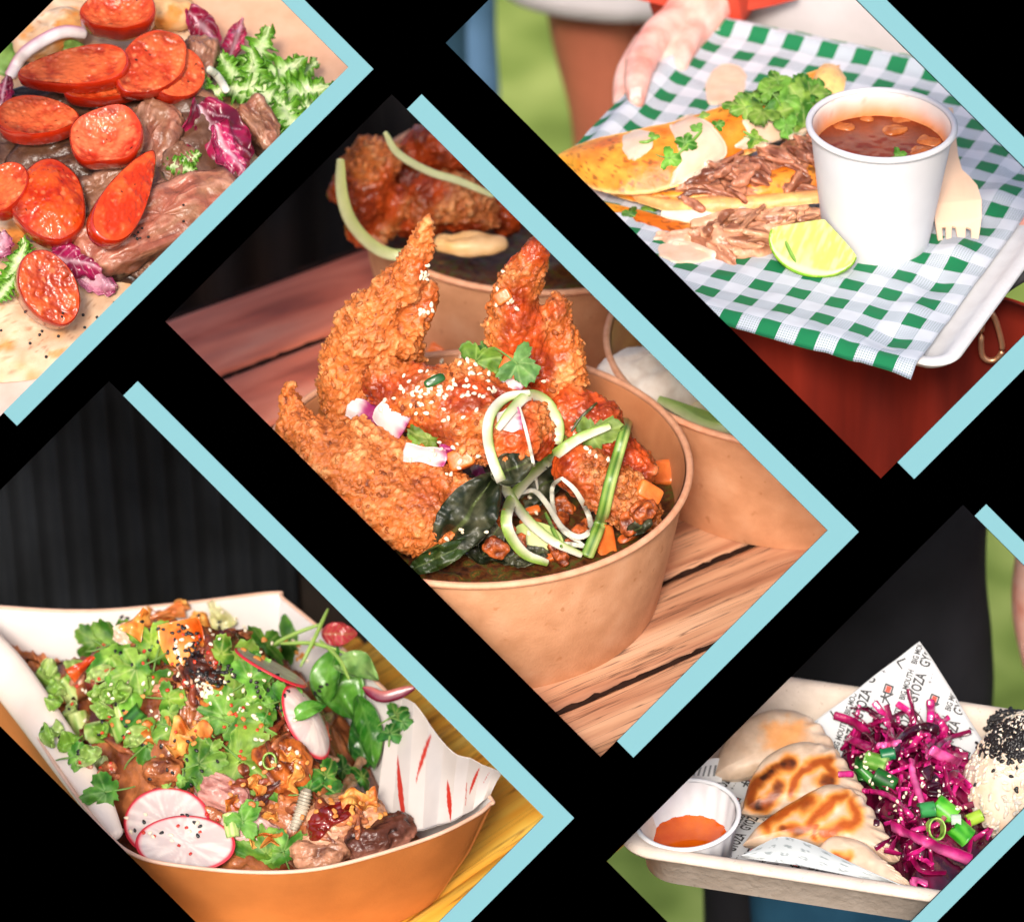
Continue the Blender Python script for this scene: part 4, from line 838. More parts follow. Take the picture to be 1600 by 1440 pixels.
# coriander on the tacos
g1c, g2c = L(52, 112, 20), L(118, 168, 62)
cs_ = [(1205, 150, 36, 20), (1225, 158, 40, -30), (1238, 178, 48, -50), (1180, 158, 34, 170), (1166, 172, 28, 200), (1248, 140, 30, 70), (1212, 132, 26, 100), (1262, 152, 34, 10), (1258, 190, 30, -60), (1190, 180, 30, 240), (1150, 168, 22, 150), (1225, 196, 26, -80), (1275, 148, 26, 0), (1196, 140, 24, 130), (1250, 165, 36, 200)]
for i, (x, y, r, a) in enumerate(cs_):
    cori(x, y, r, a, 'bright coriander leaf in the pile on top of the upper taco, beside the cup', 10+i, g1c if i % 3 else L(30, 84, 20), g2c, 'coriander pile on the upper taco', .3, 6+U(0, 16), reg=(i % 3 == 0), bend=U(.05, .3))
for i, (x, y, r, a, l) in enumerate([(1020, 216, 14, 20, 'small coriander leaf on the round sauce spot'), (1046, 248, 20, -10, 'coriander leaf at the left edge of the large sauce pool'), (1088, 202, 14, 60, 'coriander scrap near the top of the large sauce pool'), (1178, 218, 18, -20, 'coriander leaf on the sauce patch by the cup'), (1100, 182, 12, 10, 'coriander bit at the top edge of the taco'), (1014, 326, 16, 80, 'coriander sprig between the two tacos at the left'), (985, 336, 18, 150, 'dark coriander leaf by the black edge under the left taco tip'), (1122, 196, 12, 40, 'coriander bit right of the large sauce pool'), (1070, 225, 22, 70, 'long coriander sprig in the middle of the large sauce pool')]):
    cori(x, y, r, a, l, 40+i, g1c, g2c, None, .4, 3)
for a_, b_, l in [((1000, 222), (1020, 218), 'short green stem on the round sauce spot'), ((1228, 378), (1243, 408), 'thin green herb stem lying across the lime flesh'), ((1060, 240), (1096, 205), 'curved green stem across the large sauce pool'), ((1162, 206), (1200, 222), 'green stem on the sauce patch by the cup')]:
    P = drape([a_, ((a_[0]+b_[0])/2, (a_[1]+b_[1])/2+2), b_], 3, 10)
    if P is not None: ribbon('herb_stem', P, 6, 4, l, 'herb', [L(90, 140, 40), L(140, 180, 80)])
# ---- the person holding the tray
skin = M('skin', [(.3, L(226, 150, 134)), (.5, L(242, 184, 168)), (.7, L(248, 204, 190))], sc=.022, rough=.48, sss=.15, sssr=10, spec=.35, bump=1.2, bsc=.08)
rust = M('rust_cloth', [(.34, L(70, 16, 10)), (.5, L(108, 28, 16)), (.7, L(134, 38, 22))], sc=.007, str_=(1, 1, .12), rough=.85, spec=.15, bump=5, bsc=.012)  # dark upright streaks paint the fold shadows into the cloth colour
shirtw = M('white_shirt', [(.3, L(196, 188, 188)), (.7, L(216, 209, 209))], sc=.004, rough=.85, spec=.15, bump=6, bsc=.008)
ps = thing('person', 'person in white shirt, rust jacket and trousers holding the white tray in both hands', 'person', C.pose(C.at(1250, 40, -60)+A(0, 500, 0)))
def cw(px, py, y): return C.atY(px, py, y)
z0 = C.at(1000, 120, 0)
def tw(pts, r, n=18, m=16): return tube([C.atY(*p) for p in pts], r, n=n, m=m)
yh = TRF.wld(A(0, 0, 0)); yC = lambda px, py, z: C.at(px, py, C.loc(TR[:3, 3])[2]+z)
def ty_(pts, r): return tube([yC(*p) for p in pts], r, n=18, m=16)
hand = union([ty_([(1130, -30, 46), (1085, 25, 22), (1045, 62, 6)], [50, 54, 44]), ty_([(1085, 40, 8), (1058, 84, 2), (1046, 112, -4)], [44, 38, 24]),
              ty_([(1062, 34, 26), (1028, 58, 30), (1004, 92, 30), (996, 126, 27), (995, 158, 20)], [38, 33, 27, 24, 15]), ty_([(1004, 92, 30), (1001, 100, 30)], [29, 29]),
              ty_([(1090, 30, 26), (1072, 72, 20), (1062, 104, 12)], [26, 22, 15]), ty_([(1010, 70, 0), (980, 112, -8), (972, 150, -14), (974, 192, -18)], [26, 20, 17, 12]),
              ty_([(1040, 110, -24), (1090, 120, -30), (1130, 120, -30)], [18, 17, 14]), ty_([(1020, 150, -26), (1070, 165, -30), (1110, 170, -30)], [18, 17, 14]), ty_([(990, 190, -24), (1050, 205, -30), (1090, 215, -30)], [15, 15, 13])], 3.3, 3)
HV = hand[0]; HN = vnormals(*hand)
for p_, r_, a_ in (((1024, 64, 56), 13, 2.2), ((1000, 96, 58), 9, 2.0), ((1052, 78, 40), 12, 3.0), ((975, 150, 4), 8, 1.6)):      # creases over the joints
    q_ = yC(*p_); d_ = np.linalg.norm((HV-q_)*A(.45, 1, 1), axis=1); HV = HV-HN*(a_*np.exp(-(d_/r_)**2)*(.6+.4*np.sin((HV-q_)@A(.3, .5, .8)*1.2)))[:, None]
HV = HV+HN*(1.2*fbm(HV, .05, 3, 4))[:, None]; hand = (HV, hand[1])
part('hand_and_wrist', (hand[0]-C.loc(ps.T[:3, 3]), hand[1]), skin, ps, reg=True)
nh = hit(993, 146, 1)
if nh is not None:
    NV, NF, u, v = sheet(lambda u, v: np.stack([(u-.5)*19, (v-.5)*24, -2.6*((u-.5)*2)**2-1.5*((v-.5)*2)**2], 1), 12, 12, 1.4); part('thumb_nail', (NV, NF), M('nail', [(.3, L(240, 190, 178)), (.7, L(248, 214, 204))], rough=.2, spec=.5), ps, T=hitpose(993, 146, -4, 1.2, .25))
h2 = union([ty_([(1530, 372, -40), (1580, 372, -40), (1640, 366, -40), (1760, 340, -40)], [22, 40, 46, 56])], 6, 4)
part('right_forearm', (h2[0]-C.loc(ps.T[:3, 3]), h2[1]), skin, ps)
def cloth(f, nu, nv, mat, name, t=10, umin=-9e9, vmax=2250):
    V, F, u, v = sheet(f, nu, nv, t); V = V-C.loc(ps.T[:3, 3]); V, F = crop(V, F, ps.T, umin, vmax=vmax); part(name, (V, F), mat, ps)
# sleeve, shirt front, trousers
sl = tube([yC(1170, -110, 60), yC(1110, -20, 30), yC(1085, 12, 22)], [86, 88, 90], n=30, m=16, roundend=False)
part('sleeve', (sl[0]-C.loc(ps.T[:3, 3]), sl[1]), M('rust_jacket', [(.3, L(176, 50, 26)), (.7, L(206, 66, 38))], sc=.01, rough=.8), ps)
def shirt(u, v):
    x = -250+u*700; b = C.atY(1270, 20, 1400); th_ = (u-.5)*2.0
    return np.stack([b[0]+120+400*np.sin(th_)+0*u, 1500-170*np.cos(th_)+14*np.sin(u*18+v*3), b[2]-150+v*900], 1)
cloth(shirt, 60, 40, shirtw, 'white_shirt')
def jacket(u, v):
    b = C.atY(985, -60, 1330); return np.stack([b[0]+u*300, 1310-60*np.sin(u*3)+8*np.sin(v*20), b[2]-60+v*700], 1)
cloth(jacket, 20, 40, M('rust_jacket'), 'open_jacket_front', umin=560)
def trou(u, v):
    b = C.atY(1250, 560, 300); th_ = (u-.5)*2.6
    return np.stack([b[0]+80+520*np.sin(th_), 440-150*np.cos(th_)+34*np.abs(np.sin(u*19+v*1.2))+16*np.sin(u*43+1+v*3), C.loc(TR[:3, 3])[2]-1150+v*1110], 1)
cloth(trou, 160, 30, rust, 'trousers', 10, umin=560)
clipm = M('brass_clip', [(.3, L(196, 140, 100)), (.7, L(226, 176, 140))], metal=.8, rough=.35)
q = [C.atY(1536, 486, 330), C.atY(1533, 545, 330), C.atY(1542, 562, 330), C.atY(1558, 560, 330), C.atY(1566, 540, 330), C.atY(1552, 492, 330), C.atY(1536, 486, 330)]
q = np.array(q); cc = q.mean(0); clp = thing('bag_clip', 'blurred brass trigger clip hanging beside the tray before the rust trousers', 'clip', C.pose(cc))
part('hook', tube(q-cc, 5, n=10, m=40), clipm, clp); q2 = np.array([C.atY(1544, 490, 330), C.atY(1550, 476, 330), C.atY(1552, 466, 328)]); part('swivel', tube(q2-cc, [6, 8, 7], n=12), clipm, clp)
q3 = np.array([C.atY(1556, 462, 345), C.atY(1576, 445, 350), C.atY(1600, 430, 360)]); part('strap', tube(q3-cc, [9, 10, 10], [5, 5, 5], hint=AW), M('black_strap', [(.3, L(22, 22, 24)), (.7, L(40, 38, 40))], rough=.7), clp)
# people farther away on the lawn
skin2 = M('tan_skin', [(.3, L(150, 84, 60)), (.7, L(186, 104, 76))], sc=.004, rough=.6)
p2 = thing('person', 'blurred bare legged person in a white skirt standing on the lawn beyond the hand', 'person', C.pose(C.atY(940, 100, 2600)))
o = C.loc(p2.T[:3, 3]); V, F = tube([C.atY(920, -80, 2600), C.atY(930, 60, 2600), C.atY(945, 180, 2600), C.atY(955, 330, 2600), C.atY(958, 420, 2600)], [110, 92, 74, 72, 60], n=24, m=20); part('leg', (V-o, F), skin2, p2)
V, F = tube([C.atY(1020, -80, 2640), C.atY(1030, 60, 2640), C.atY(1030, 220, 2640), C.atY(1030, 380, 2640)], [110, 92, 74, 60], n=24, m=20); part('leg', (V-o, F), skin2, p2)
V, F = tube([C.atY(970, -420, 2560), C.atY(965, -200, 2560), C.atY(955, -16, 2560)], [180, 220, 240], [120, 140, 150], hint=(0, 1, 0), n=30, m=16, roundend=False); part('skirt', (V-o, F), shirtw, p2)
p3 = thing('person', 'blurred leg in teal and blue jeans at the far left of the lawn', 'person', C.pose(C.atY(725, 60, 2900)))
o = C.loc(p3.T[:3, 3]); V, F = tube([C.atY(718, -160, 2900), C.atY(728, 20, 2900), C.atY(742, 150, 2900)], [90, 66, 56], n=24, m=20); part('jeans', (V-o, F), M('jeans', [(.35, L(40, 84, 110)), (.6, L(92, 130, 168))], sc=.004, rough=.8), p3)
V, F = tube([C.atY(690, -160, 2860), C.atY(692, 20, 2860), C.atY(700, 140, 2860)], [90, 60, 50], n=24, m=20); part('jeans', (V-o, F), M('dark_jeans', [(.35, L(22, 52, 70)), (.6, L(34, 70, 92))], sc=.004, rough=.8), p3)
clear_reg()
# lawn for both outdoor scenes
lawnm = M('lawn_grass', [(.3, L(88, 106, 42)), (.5, L(124, 142, 66)), (.7, L(156, 168, 90))], sc=.0035, det=4, rough=.9, spec=.1)
V, F, u, v = sheet(lambda u, v: np.stack([(u-.5)*30000, 1500+v*30000, -4200+40*fbm(np.c_[u*300, v*300, u*0], 1, 3, 2)], 1), 110, 110)
V = V-A(0, 0, 0)
solo('lawn', (V, F[:, ::-1]), lawnm, rig(np.eye(3), A(0, 0, 0)), kind='structure')
# ================================================================ boat tray of pork, herbs and radish
D = Frame(np.eye(3), SP(650, 1440, 420))
ZR = 230
def dz(px, py, z): return D.at(px, py, z+80)
rimpx = [(-150, 905), (-60, 940), (26, 951), (150, 955), (300, 942), (428, 927), (445, 938), (520, 1000), (615, 1092), (709, 1183), (766, 1246), (764, 1258), (740, 1276), (681, 1305), (587, 1336), (494, 1358), (400, 1363), (290, 1354), (215, 1338), (165, 1300), (100, 1215), (40, 1120), (0, 1060), (-80, 980)]
rim = spline(np.array([D.at(x, y, ZR) for x, y in rimpx]+[D.at(*rimpx[0], ZR)]), 241)[:-1]
cen = dz(330, 1180, 100); cen[2] = 0
def ring(k, z, off=0):
    R = rim.copy(); R[:, :2] = cen[:2]+(R[:, :2]-cen[:2])*k; R[:, 2] = z
    n = nrm(R[:, :2]-cen[:2]); R[:, :2] += n*off; return R
boat = thing('boat_tray', 'kraft boat tray with white inside, piled with pork, herbs and radish slices', 'tray', D.pose(cen)); bo = cen
kr2 = M('orange_kraft', [(.3, L(176, 104, 50)), (.7, L(206, 128, 66))], sc=.008, det=5, rough=.65, bump=.4, bsc=.2)
whin = M('white_lining', [(.3, L(226, 220, 216)), (.7, L(238, 233, 230))], sc=.01, rough=.35, spec=.5)
V, F = loft([ring(.80, 0), ring(.92, 120), ring(1, ZR, 0), ring(1, ZR+1, -3)], True, False); part('outer_wall', (V-bo, F), kr2, boat, reg=True, sharp=60)
V, F = loft([ring(1, ZR+2, -3), ring(.92, 120, -7), ring(.80, 6, -5)], False, True); part('white_inside', (V-bo, F[:, ::-1]), whin, boat, reg=True)
P = np.vstack([rim, rim[:1]]); V, F = tube(P-bo+A(0, 0, 1), 3.4, n=8, m=400, roundend=False); part('rim_edge', (V, F), M('rim_card', [(.3, L(226, 176, 148)), (.7, L(238, 196, 172))], rough=.5), boat)
P = np.array([dz(-60, 975, 160), dz(0, 1040, 158), dz(50, 1105, 152), dz(110, 1190, 150), dz(150, 1250, 146), dz(180, 1302, 140)]); V, F = tube(P-bo, [34, 38, 36, 32, 26, 14], [22, 22, 20, 18, 15, 10], hint=AW, n=24, m=40)
part('folded_edge', (V, F), M('cream_card', [(.3, L(236, 214, 196)), (.7, L(244, 228, 214))], sc=.008, rough=.4), boat, reg=True)
# printed greaseproof paper standing in the right end
def paperflap(top, bot, frame, bulge, mat, name, th, colfn, nu=120, nv=60, wavy=3, label=None, cat='paper'):
    a = spline(np.array(top, float), nu); b = spline(np.array(bot, float), nu); t = np.linspace(0, 1, nv)
    V = a[:, None]*(1-t)[None, :, None]+b[:, None]*t[None, :, None]; n = nrm(AW*.7+A(0, 0, .3))
    fold = (np.abs(((np.linspace(0, 1, nu)*4.3) % 1)-.5)-.25)*4*wavy
    V = V+n*(np.sin(np.pi*t)*bulge)[None, :, None]+n*fold[:, None, None]; V = V.reshape(-1, 3); uu = np.repeat(np.linspace(0, 1, nu), nv); tt = np.tile(t, nu)
    c = V.mean(0); V2, F2 = thick(V-c, grid_faces(nu, nv), th); col = colfn(np.r_[uu, uu], np.r_[tt, tt])
    return solo(name, (V2, F2), mat, frame.pose(c), label, cat, reg=True, col=col)
def stripes(u, t):
    col = np.tile(np.array(L(226, 218, 212)), (len(u), 1))
    for u0, s0, t0, t1, w in [(.12, .10, .45, 1.0, .020), (.38, -.10, .05, .62, .012), (.52, .06, .42, .98, .02), (.80, -.06, .10, .70, .014), (.70, .02, .4, .9, .004), (.9, -.03, .15, .5, .003)]:
        q = (t-t0)/(t1-t0); d = np.abs(u-(u0+s0*q)); m = (d < w*np.sin(np.pi*np.clip(q, 0, 1))**.8)*(q > 0)*(q < 1); col[m] = L(206, 60, 46)
    return col
greasy = M('greaseproof', attr=True, rough=.3, var=.05, sc=.02, spec=.5, leaf=.15)
paperflap([dz(612, 1082, 158), dz(650, 1102, 170), dz(700, 1168, 168), dz(742, 1188, 168), dz(784, 1208, 168)], [dz(585, 1290, 90), dz(640, 1298, 110), dz(690, 1288, 140), dz(730, 1270, 146), dz(764, 1244, 152)], D, 8, greasy, 'printed_liner', 1.5, stripes, 170, 44, 5, 'white greaseproof liner with red brush strokes standing in the right end of the boat tray')
# food mound
def moundV(u, v):
    i = (v*240) % 240; R = rim[np.floor(i).astype(int) % 240]; P = cen[:2]+(R[:, :2]-cen[:2])*(.85*u)[:, None]
    pk = D.at(300, 1080, 230)[:2]; h = 132+120*np.clip(1-u**2, 0, 1)+112*np.exp(-((P-pk)**2).sum(1)/170**2)
    q = np.c_[P, 0*u]; return np.c_[P, h+26*fbm(q, .018, 4, 4)+16*ridge(q+20*fbm(q, .02, 2, 8)[:, None], .03, 4, 6)+10*(worley(q, .04, 4)[1]-worley(q, .04, 4)[0])]
V, F, u, v = sheet(moundV, 110, 241); rt = dz(690, 1240, 30)
h_ = sstep(-.4, .4, fbm(V, .02, 4, 8)); col = mixc(L(84, 34, 16), L(186, 112, 66), h_)
sh = sstep(240, 60, np.linalg.norm(V[:, :2]-rt[:2], axis=1)); V[:, 2] = V[:, 2]*(1-sh)+60*sh
saucy = M('pork_heap', attr=True, rough=.3, var=.3, sc=.06, det=6, bump=4, bsc=.06, spec=.6)
solo('pulled_pork_heap', (V-bo, F[:, ::-1]), saucy, D.pose(cen), 'dark saucy pulled pork heap filling the boat tray under the herbs', 'pork', reg=True, col=col, wet=np.full(len(V), .5))
porkm = M('pork', attr=True, rough=.42, var=.25, sc=.05, det=6, bump=3, bsc=.09, spec=.5, sss=.1)
def chunk(px, py, a, b, c, ang, label, s, c1, c2, name='pork_chunk', cat='pork', cam_=.35, group=None, wet=.5, e=.75, amp=9, sear=None, lift=None):
    T = hitpose(px, py, ang, c*.35 if lift is None else lift, cam_)
    if T is None: return
    V, F, d = lump(a, b, c, e, amp, .035, 44, 60, s); fi = ridge(V*A(.3, 1.2, 1)+8*fbm(V, .03, 2, s)[:, None], .06, 4, s+3)-.1; N = vnormals(V, F); V = V+N*(fi*6+5*fbm(V, .07, 3, s))[:, None]
    col = mixc(c1, c2, sstep(-.3, .4, fi*.7+d*.5))
    if sear is not None: w = sstep(.0, .5, np.sum(nrm(V/np.array([a, b, c]))*np.array(sear), 1)+.3*fbm(V, .03, 3, s+5)); col = col*(1-w[:, None])+mixc(L(34, 18, 14), L(92, 52, 40), sstep(-.3, .3, fi))*w[:, None]
    return solo(name, (V, F), porkm, T, label, cat, group, reg=True, col=col, wet=np.full(len(V), wet))
G_ = 'pork pieces in the boat tray'
pk1, pk2 = L(150, 84, 62), L(218, 160, 130)
chunk(440, 1200, 50, 42, 34, -60, 'orange brown glazed pork piece in the middle of the boat tray', 1, L(96, 38, 14), L(196, 104, 44), group=G_, wet=.8)
chunk(470, 1130, 60, 34, 30, -50, 'dark glazed pork piece behind the curved radish slice', 2, L(60, 22, 14), L(150, 74, 48), group=G_, wet=.8)
chunk(540, 1290, 66, 50, 40, 12, 'big pulled pork piece with sauce at the near right of the tray', 3, L(130, 70, 44), L(216, 156, 116), group=G_)
chunk(592, 1308, 62, 26, 24, 14, 'charred pork end resting on the near rim of the tray', 4, L(110, 60, 46), L(190, 128, 106), group=G_, sear=(0, .8, .6))
chunk(500, 1330, 50, 24, 24, 8, 'shredded pork along the near rim left of the charred end', 5, L(84, 44, 30), L(196, 140, 108), group=G_)
chunk(350, 1240, 46, 26, 20, -30, 'smooth pinkish pork slice beside the upper radish slice', 6, L(150, 90, 80), L(206, 150, 138), group=G_, amp=3)
chunk(390, 1300, 50, 26, 20, -20, 'pale pink pork slice near the lower radish slice', 7, L(160, 110, 100), L(226, 182, 170), group=G_, amp=3)
chunk(255, 1205, 34, 22, 20, 0, 'small brown pork piece above the radish slices', 8, L(90, 40, 20), L(176, 104, 60), group=G_, wet=.9)
chunk(180, 1085, 36, 60, 26, 20, 'dark red brown glazed pork strip left of the centre herbs', 9, L(48, 14, 10), L(110, 40, 30), group=G_, wet=1)
chunk(330, 1050, 46, 34, 26, 0, 'almost black sauced pork piece carrying clustered sesame', 10, L(26, 14, 12), L(74, 36, 26), group=G_, wet=1)
chunk(400, 1160, 44, 36, 28, -30, 'dark red sauced pork bit under the big coriander leaf', 11, L(70, 20, 12), L(160, 60, 36), group=G_, wet=1)
for i in range(60):                  # pulled shreds over the heap
    x, y = U(90, 560), U(1010, 1320)
    if x+y < 1110 or y-x > 1080 or (200 < x < 350 and y > 1240): continue
    a, l = U(0, 3.14), U(12, 34); p = drape([(x, y), (x+l*math.cos(a), y-l*math.sin(a)+U(-8, 8)), (x+2*l*math.cos(a), y-2*l*math.sin(a)+U(-12, 12))], 4, 6)
    if p is not None: shred(p, [4, U(7, 14), 4], 'pulled pork shred in the heap of the boat tray', 300+i, *rnd.choice([(L(90, 40, 22), L(184, 110, 70)), (L(60, 22, 14), L(140, 66, 40)), (L(150, 92, 66), L(220, 168, 136))]), name='pork_shred', group='pulled pork shreds in the boat tray', flat=.7, wet=.5, cat='pork')
blobsauce([(478, 1290), (500, 1262), (530, 1250), (556, 1254), (548, 1275), (520, 1290), (500, 1310), (484, 1308)], 'glossy dark red barbecue sauce on the big pulled pork piece', 5, M('bbq_sauce', [(.3, L(84, 12, 8)), (.7, L(130, 26, 14))], rough=.08, spec=.6, coat=.6), 'barbecue_sauce', s=3)
# kimchi, crispy onions
kimm = M('kimchi', attr=True, rough=.2, var=.2, sc=.04, bump=2, bsc=.04, spec=.6, sss=.25, sssr=8)
def kim(px, py, ln, w, ang, label, s, c1=L(206, 84, 20), c2=L(238, 156, 70), bend=.25, cam_=.5, lift=10):
    V, F, u, v = sheet(lambda u, v: np.stack([(u-.5)*ln, (v-.5)*w*(.7+.5*np.sin(u*3+s)), bend*w*np.cos((v-.5)*3)-bend*ln*(u-.5)**2+6*vn(np.stack([u*4+s, v*4, 0*u], 1), s)], 1), 36, 20, 5)
    T = hitpose(px, py, ang, lift, cam_)
    if T is not None: solo('kimchi_piece', (V, F), kimm, T, label, 'kimchi', 'orange kimchi pieces on the heap', reg=True, col=mixc(c1, c2, sstep(-.3, .4, fbm(V, .03, 3, s))), wet=np.full(len(V), .6))
crm = M('crispy_onion', attr=True, rough=.45, var=.25, sc=.08, bump=2, bsc=.08, spec=.5)
def crisp(px, py, ln, w, ang, label, s, lift=8, reg=True, quiet=False):
    def fn(u, v):
        a = u*U0+s; r = ln*.5; return np.stack([(u-.5)*ln, (v-.5)*w*(.6+.6*np.abs(np.sin(u*5+s)))+4*np.sin(u*9+s), 7*np.sin(u*7+s)+5*np.sin(v*5+u*4)+3*vn(np.stack([u*8+s, v*5, 0*u], 1), s)], 1)
    U0 = 4; V, F, u, v = sheet(fn, 26, 10, 3); T = hitpose(px, py, ang, lift, .4)
    if T is None: return
    solo('crispy_onion', (V, F), crm, T, label, 'crispy onion', 'crispy onion flakes on the heap', reg=reg, col=mixc(L(176, 84, 20), L(232, 168, 84), sstep(-.3, .4, fbm(V, .06, 3, s))))
for q, (x, y, l, w, a, lab) in enumerate([(245, 1145, 50, 34, 10, 'crispy onion cluster left of centre, above the small brown pork piece'), (300, 1150, 66, 44, -10, 'largest golden crispy onion flake in the heap centre'), (285, 1165, 40, 26, 40, 'crispy onion flake just under the largest golden flake'),
        (330, 1085, 50, 22, 20, 'crispy onion flake next to the clustered white sesame'), (395, 1120, 44, 22, -30, 'crispy onion flake right of the big coriander leaf'), (225, 970, 50, 20, 50, 'crispy onion curl at the top left peak'), (320, 975, 60, 22, -40, 'long crispy onion curl at the top right of the peak'), (270, 955, 60, 20, 30, 'crispy onion curl at the very top of the heap'),
        (365, 1265, 46, 18, -70, 'crispy onion strip by the upper radish slice'), (415, 1278, 36, 12, 20, 'thin golden onion strip lying flat below the glazed pork'), (420, 1310, 60, 18, 10, 'crispy onion string above the near rim'), (460, 1215, 46, 16, 70, 'crispy onion strip beside the ribbed stem'), (560, 1250, 60, 30, 10, 'crispy crumbs on the pork at the right end'), (400, 1225, 34, 16, -60, 'crispy onion flake beneath the glazed pork piece'), (455, 1180, 34, 14, 5, 'crispy onion flake next to the scallion ring')]): crisp(x, y, l, w, a, lab, q)
# scallion pieces
scm = M('scallion', attr=True, rough=.3, var=.1, sc=.06, spec=.5, sss=.1, leaf=.1)
def scal(px, py, ln, r, ang, label, s=0, arc=1.0, c1=L(110, 160, 50), c2=L(190, 210, 120), lift=8, cam_=.4, group='sliced scallion pieces', standing=False):
    V, F, u, v = sheet(lambda u, v: np.stack([(u-.5)*ln, r*np.sin((v-.5)*6.283*arc), r*np.cos((v-.5)*6.283*arc)*.8-r*.4+0*u], 1), 10, 28, 3.2)
    u, v = np.tile(u, 2)[:len(V)], np.tile(v, 2)[:len(V)]; col = mixc(c1, c2, sstep(-.4, .4, np.sin(v*30+s)*.25+fbm(V, .05, 2, s)))
    if standing: V = V@rot('Y', 90).T
    T = hitpose(px, py, ang, lift, cam_)
    if T is not None: solo('scallion_piece', (V, F), scm, T, label, 'scallion', group, reg=True, col=col)
for q, (x, y, l, r, a, st, lab) in enumerate([(80, 1060, 50, 16, -30, 0, 'pale green scallion piece at the far left end of the heap'), (112, 1085, 60, 14, -50, 0, 'long scallion piece sliding down the left wall'), (120, 1135, 44, 18, -70, 0, 'upright cut scallion piece near the left folded edge'), (160, 1145, 52, 20, 10, 0, 'wide pale green scallion piece left of centre'),
        (190, 1140, 44, 16, -60, 0, 'scallion piece leaning on the wide pale one'), (185, 1105, 60, 8, -80, 0, 'narrow light green scallion splinter pointing up'), (330, 1130, 26, 14, 30, 0, 'yellowish scallion chunk left of the big coriander leaf'), (300, 1210, 50, 20, 20, 0, 'dark green scallion piece above the radish slices'), (428, 1188, 16, 13, 0, 1, 'small open scallion ring on the glazed pork'),
        (420, 1090, 40, 18, 0, 0, 'dark green scallion piece right of the sesame cluster'), (210, 1120, 40, 14, 40, 0, 'dark green scallion curl in the left centre'), (360, 1290, 40, 10, -80, 0, 'thin scallion curl below the pink pork slice')]):
    dk = 'dark' in lab; scal(x, y, l, r, a, lab, q, 1.0 if st else .62, L(30, 80, 26) if dk else L(120, 166, 60), L(70, 130, 50) if dk else L(196, 212, 132), standing=bool(st))
gl1, gl2 = L(52, 112, 24), L(122, 172, 66)
herb = [(150, 1000, 30, 150, 'coriander leaf standing up at the upper left of the heap'), (180, 1005, 32, 30, 'second coriander leaf right of the upper left one'), (175, 1030, 34, -60, 'coriander leaf below the two upper left ones'), (205, 1075, 34, -80, 'dark coriander leaf over the narrow scallion splinter'), (240, 1010, 34, 60, 'coriander leaf beside the large kimchi piece'), (235, 1060, 36, 260, 'coriander leaf hanging down left of the large kimchi piece'), (215, 1045, 26, 200, 'small coriander leaf in the left centre'),
        (350, 1120, 46, 120, 'big flat coriander leaf in the middle of the heap, upper'), (385, 1145, 52, -30, 'big veined coriander leaf in the middle of the heap, lower'), (375, 1190, 50, -40, 'pale coriander leaf above the pink pork'), (230, 1165, 40, 30, 'pale frilly coriander leaf above the radish slices'), (345, 1020, 26, 80, 'small coriander leaf at the right of the peak'), (368, 1045, 36, -20, 'coriander leaf above the sesame cluster'), (390, 1060, 30, 40, 'coriander leaf beside the thin red edged radish'),
        (165, 1240, 30, 190, 'pointed coriander leaf lying over the folded left edge'), (415, 1332, 30, 60, 'bright coriander leaf on the near rim of the boat tray'), (440, 1330, 30, 110, 'second bright coriander leaf on the near rim'), (265, 1090, 26, 0, 'dark coriander leaf left of the largest golden flake'), (310, 1195, 26, 10, 'coriander leaf by the dark green scallion piece'), (450, 1090, 26, 20, 'coriander leaf behind the curved radish slice'), (120, 1185, 24, 0, 'tiny sprout leaf beside the folded left edge'), (380, 1285, 20, 60, 'small coriander leaf by the lower radish slice'), (410, 1010, 30, 40, 'blurred green leaf at the far side of the heap'), (455, 1000, 34, 0, 'blurred herb leaf near the far right corner of the tray')]
for q, (x, y, r, a, lab) in enumerate(herb): cori(x, y, r*(1.25 if q % 3 else 1.6), a, lab, 60+q, gl1, gl2, 'coriander leaves on the heap', .55, 12, reg=True, bend=U(.1, .5))
for i in range(9):
    x, y = U(110, 470), U(1020, 1240)
    cori(x, y, U(12, 20), U(0, 360), 'small chopped green herb leaf among the big coriander leaves of the boat tray', 100+i, gl1, gl2, 'small chopped herb leaves on the heap', .4, 6, bend=U(.1, .6))
lfm = M('salad_leaf', attr=True, rough=.3, var=.18, sc=.05, bump=1.6, bsc=.045, spec=.5, coat=.15, leaf=.2)
def salad(T, ln, w, label, s, bend=.35, fold=.3, c1=L(36, 104, 24), c2=L(104, 168, 60), group='glossy baby salad leaves in the boat tray', name='salad_leaf', mat=None, wave=.12):
    V, F, u, v = leafV(ln, w, bend, fold, wave, s, 34, 18); q = np.abs(v*2-1); rib = np.maximum(np.exp(-(q/.06)**2), .5*np.exp(-((((u*7-q*1.4) % 1)-.5)/.09)**2)*(q < .9))
    col = mixc(c1, c2, sstep(-.4, .5, fbm(V, .03, 3, s))); col = col*(1-.5*rib[:, None])+np.array(L(150, 200, 110))*.5*rib[:, None]
    V2, F2 = thick(V, F, 2); return solo(name, (V2, F2), mat or lfm, T, label, 'leaf', group, reg=True, col=np.vstack([col, col]))
for q in range(18):                  # pale shredded greens at the left of the heap
    x, y, a = U(75, 215), U(1045, 1200), U(0, 3.14); l = U(14, 28)
    T = hitpose(x, y, U(0, 360), 12, .4)
    if T is not None and y-x < 1085: salad(T, U(26, 50), U(18, 34), 'pale green torn lettuce scrap at the left of the boat tray heap', 400+q, U(.2, .7), U(.2, .7), L(128, 172, 60), L(206, 222, 146), 'pale lettuce scraps at the left of the heap', 'lettuce_scrap', wave=.5)
kim(288, 1024, 118, 60, -78, 'large upright orange kimchi piece dotted with black sesame at the heap centre', 1)
kim(215, 975, 50, 36, 60, 'orange kimchi piece at the top left peak of the heap', 2)
